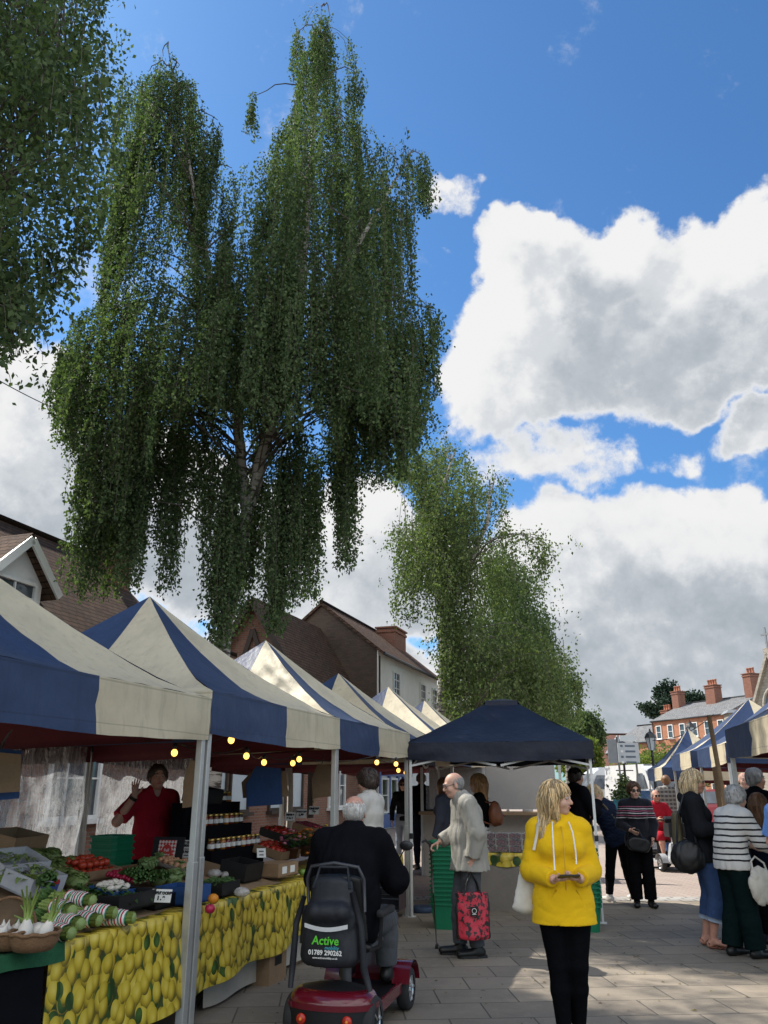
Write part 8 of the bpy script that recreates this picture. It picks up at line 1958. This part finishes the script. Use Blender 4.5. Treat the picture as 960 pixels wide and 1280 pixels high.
b = MB(); b.box((.05, -.0, zt - .06), (.62, .05, .22)); b.obj('header_panel', mat('sign_pale', (.55, .58, .58), .5, .06, 3), sg); b = MB(); b.box((-.62, -.05, (zt + zb)/2 - .05), (.36, .04, zt - zb - .1)); b.obj('side_board', M_lead, sg)
for k in range(4):
    z_ = zt - .34 - .20*k; b = MB(); b.box((.12, -.024, z_), (.40, .006, .07)); b.obj('panel_bar', M_ink, sg); b = MB(); b.box((-.22, -.024, z_), (.10, .006, .08)); b.obj('panel_symbol', M_white if k % 2 else M_ink, sg)
p = atZ(782, 1006); p = Vector((p.x, p.y, 0)); pl = thing('street_planter', 'bright blue planter of flowers around a green post by the sign', 'planter', atY(781, 1000, 30) * Vector((1, 1, 0)) if False else Vector((atY(781, 1000, 29).x, 29, 0)))
z0 = atY(781, 1006, 29).z - .25; b = MB(); b.lathe([(.32, z0 - .1), (.40, z0 + .40), (.43, z0 + .43), (.36, z0 + .43), (.34, z0 + .36), (.001, z0 + .36)], 8, smooth=False); b.obj('tub', mat('turquoise_plastic', (.03, .28, .42), .45, .1, 4), pl); b = MB(); b.tube([(0, 0, 0), (0, 0, z0 + 1.0)], .05); b.obj('post', mat('green_metal', (.01, .12, .08), .45, .1, 4), pl)
P = rng.normal(size=(900, 3))*np.array((.17, .17, .10)) + np.array((0, 0, z0 + .54)); link(leaves_mesh('foliage', P, .14, M_leafd, .2), 'foliage', pl); P = rng.normal(size=(300, 3))*np.array((.10, .10, .10)) + np.array((0, 0, z0 + .95)); link(leaves_mesh('foliage', P, .12, M_leafb2, .2), 'foliage', pl)
# leaning timber props by the right-hand stalls
for (xa, ya, xb, yb, Y, lab) in ((886, 894, 905, 1000, 12.5, 'tall leaning brown timber prop in front of the far right stalls'), (893, 960, 900, 1010, 12.9, 'shorter pale timber prop beside the leaning brown one')):
    a, b_ = atY(xa, ya, Y), atY(xb, yb, Y); d = (b_ - a); e = a + d*(a.z/(a.z - b_.z)); T = thing('timber_prop', lab, 'post', (e.x, e.y, 0)); b = MB(); b.tube([(0, 0, 0), a - Vector((e.x, e.y, 0))], [.045, .035], n=8); b.obj('pole', M_wood, T)
# overhead cables
def cable(a, b_, sag, label, r=.012):
    b = MB(); b.tube([a.lerp(b_, f) - Vector((0, 0, sag*4*f*(1 - f))) - a for f in np.linspace(0, 1, 18)], r, n=5); o = b.obj('overhead_cable', M_black, None, None, a); tag(o, label, 'cable')
cable(atY(-60, 440, 14), atY(100, 524, 19), .1, 'thin black overhead wire crossing the sky at the left edge'); cable(atY(812, 925, 30), atY(892, 893, 27), .25, 'thin sagging wire between the lamp post and the timber prop', .014)
# goods on the right-hand stall counters, seen in shade between heads
for i, (r_, Y_) in enumerate(((5.2, 12.0), (6.9, 15.5))):
    T = thing('market_counter', ['dark counter of goods behind the blonde woman on the right', 'further dark counter of goods under the right row'][i], 'counter', (r_, Y_, 0), R(-10)); b = MB(); b.box((.6, 0, .45), (1.8, 2.2, .9)); b.obj('counter', M_blackcl, T); b = MB(); b.box((1.5, 0, 1.3), (.04, 2.6, 1.3)); b.obj('back_cloth', M_maroon, T)
    for k in range(7): b = MB(); b.box((.1 + .2*(k % 2), -.9 + .3*k, .97), (.2, .24, .14), bev=.02); b.obj('goods_box', [M_card, M_white, M_cardb, M_gold][k % 4], T)
# a scatter of small fallen birch leaves on the slabs
_r = np.random.default_rng(8); n_ = 520; xy = np.stack([_r.uniform(-1.2, 6.5, n_), 5.2 + 7.2*_r.uniform(0, 1, n_)], 1); a_ = _r.uniform(0, 6.28, n_); L_ = _r.uniform(.018, .042, n_)
Vv = np.empty((n_, 4, 3))
for k_, (l_, w2) in enumerate(((0, 0), (.45, .3), (1, 0), (.45, -.3))):
    Vv[:, k_, 0] = xy[:, 0] + L_*(l_*np.cos(a_) - w2*np.sin(a_)); Vv[:, k_, 1] = xy[:, 1] + L_*(l_*np.sin(a_) + w2*np.cos(a_)); Vv[:, k_, 2] = .006 + .006*_r.uniform(0, 1, n_)*(k_ % 2)
tag(link(numesh('leaf_litter', Vv.reshape(-1, 3), np.arange(n_*4).reshape(n_, 4), leaf_mat('fallen_leaves', (.07, .05, .02), (.16, .12, .04), (.26, .22, .07), .1)), 'leaf_litter'), 'small fallen birch leaves scattered over the grey slabs', 'leaves', None, 'stuff')
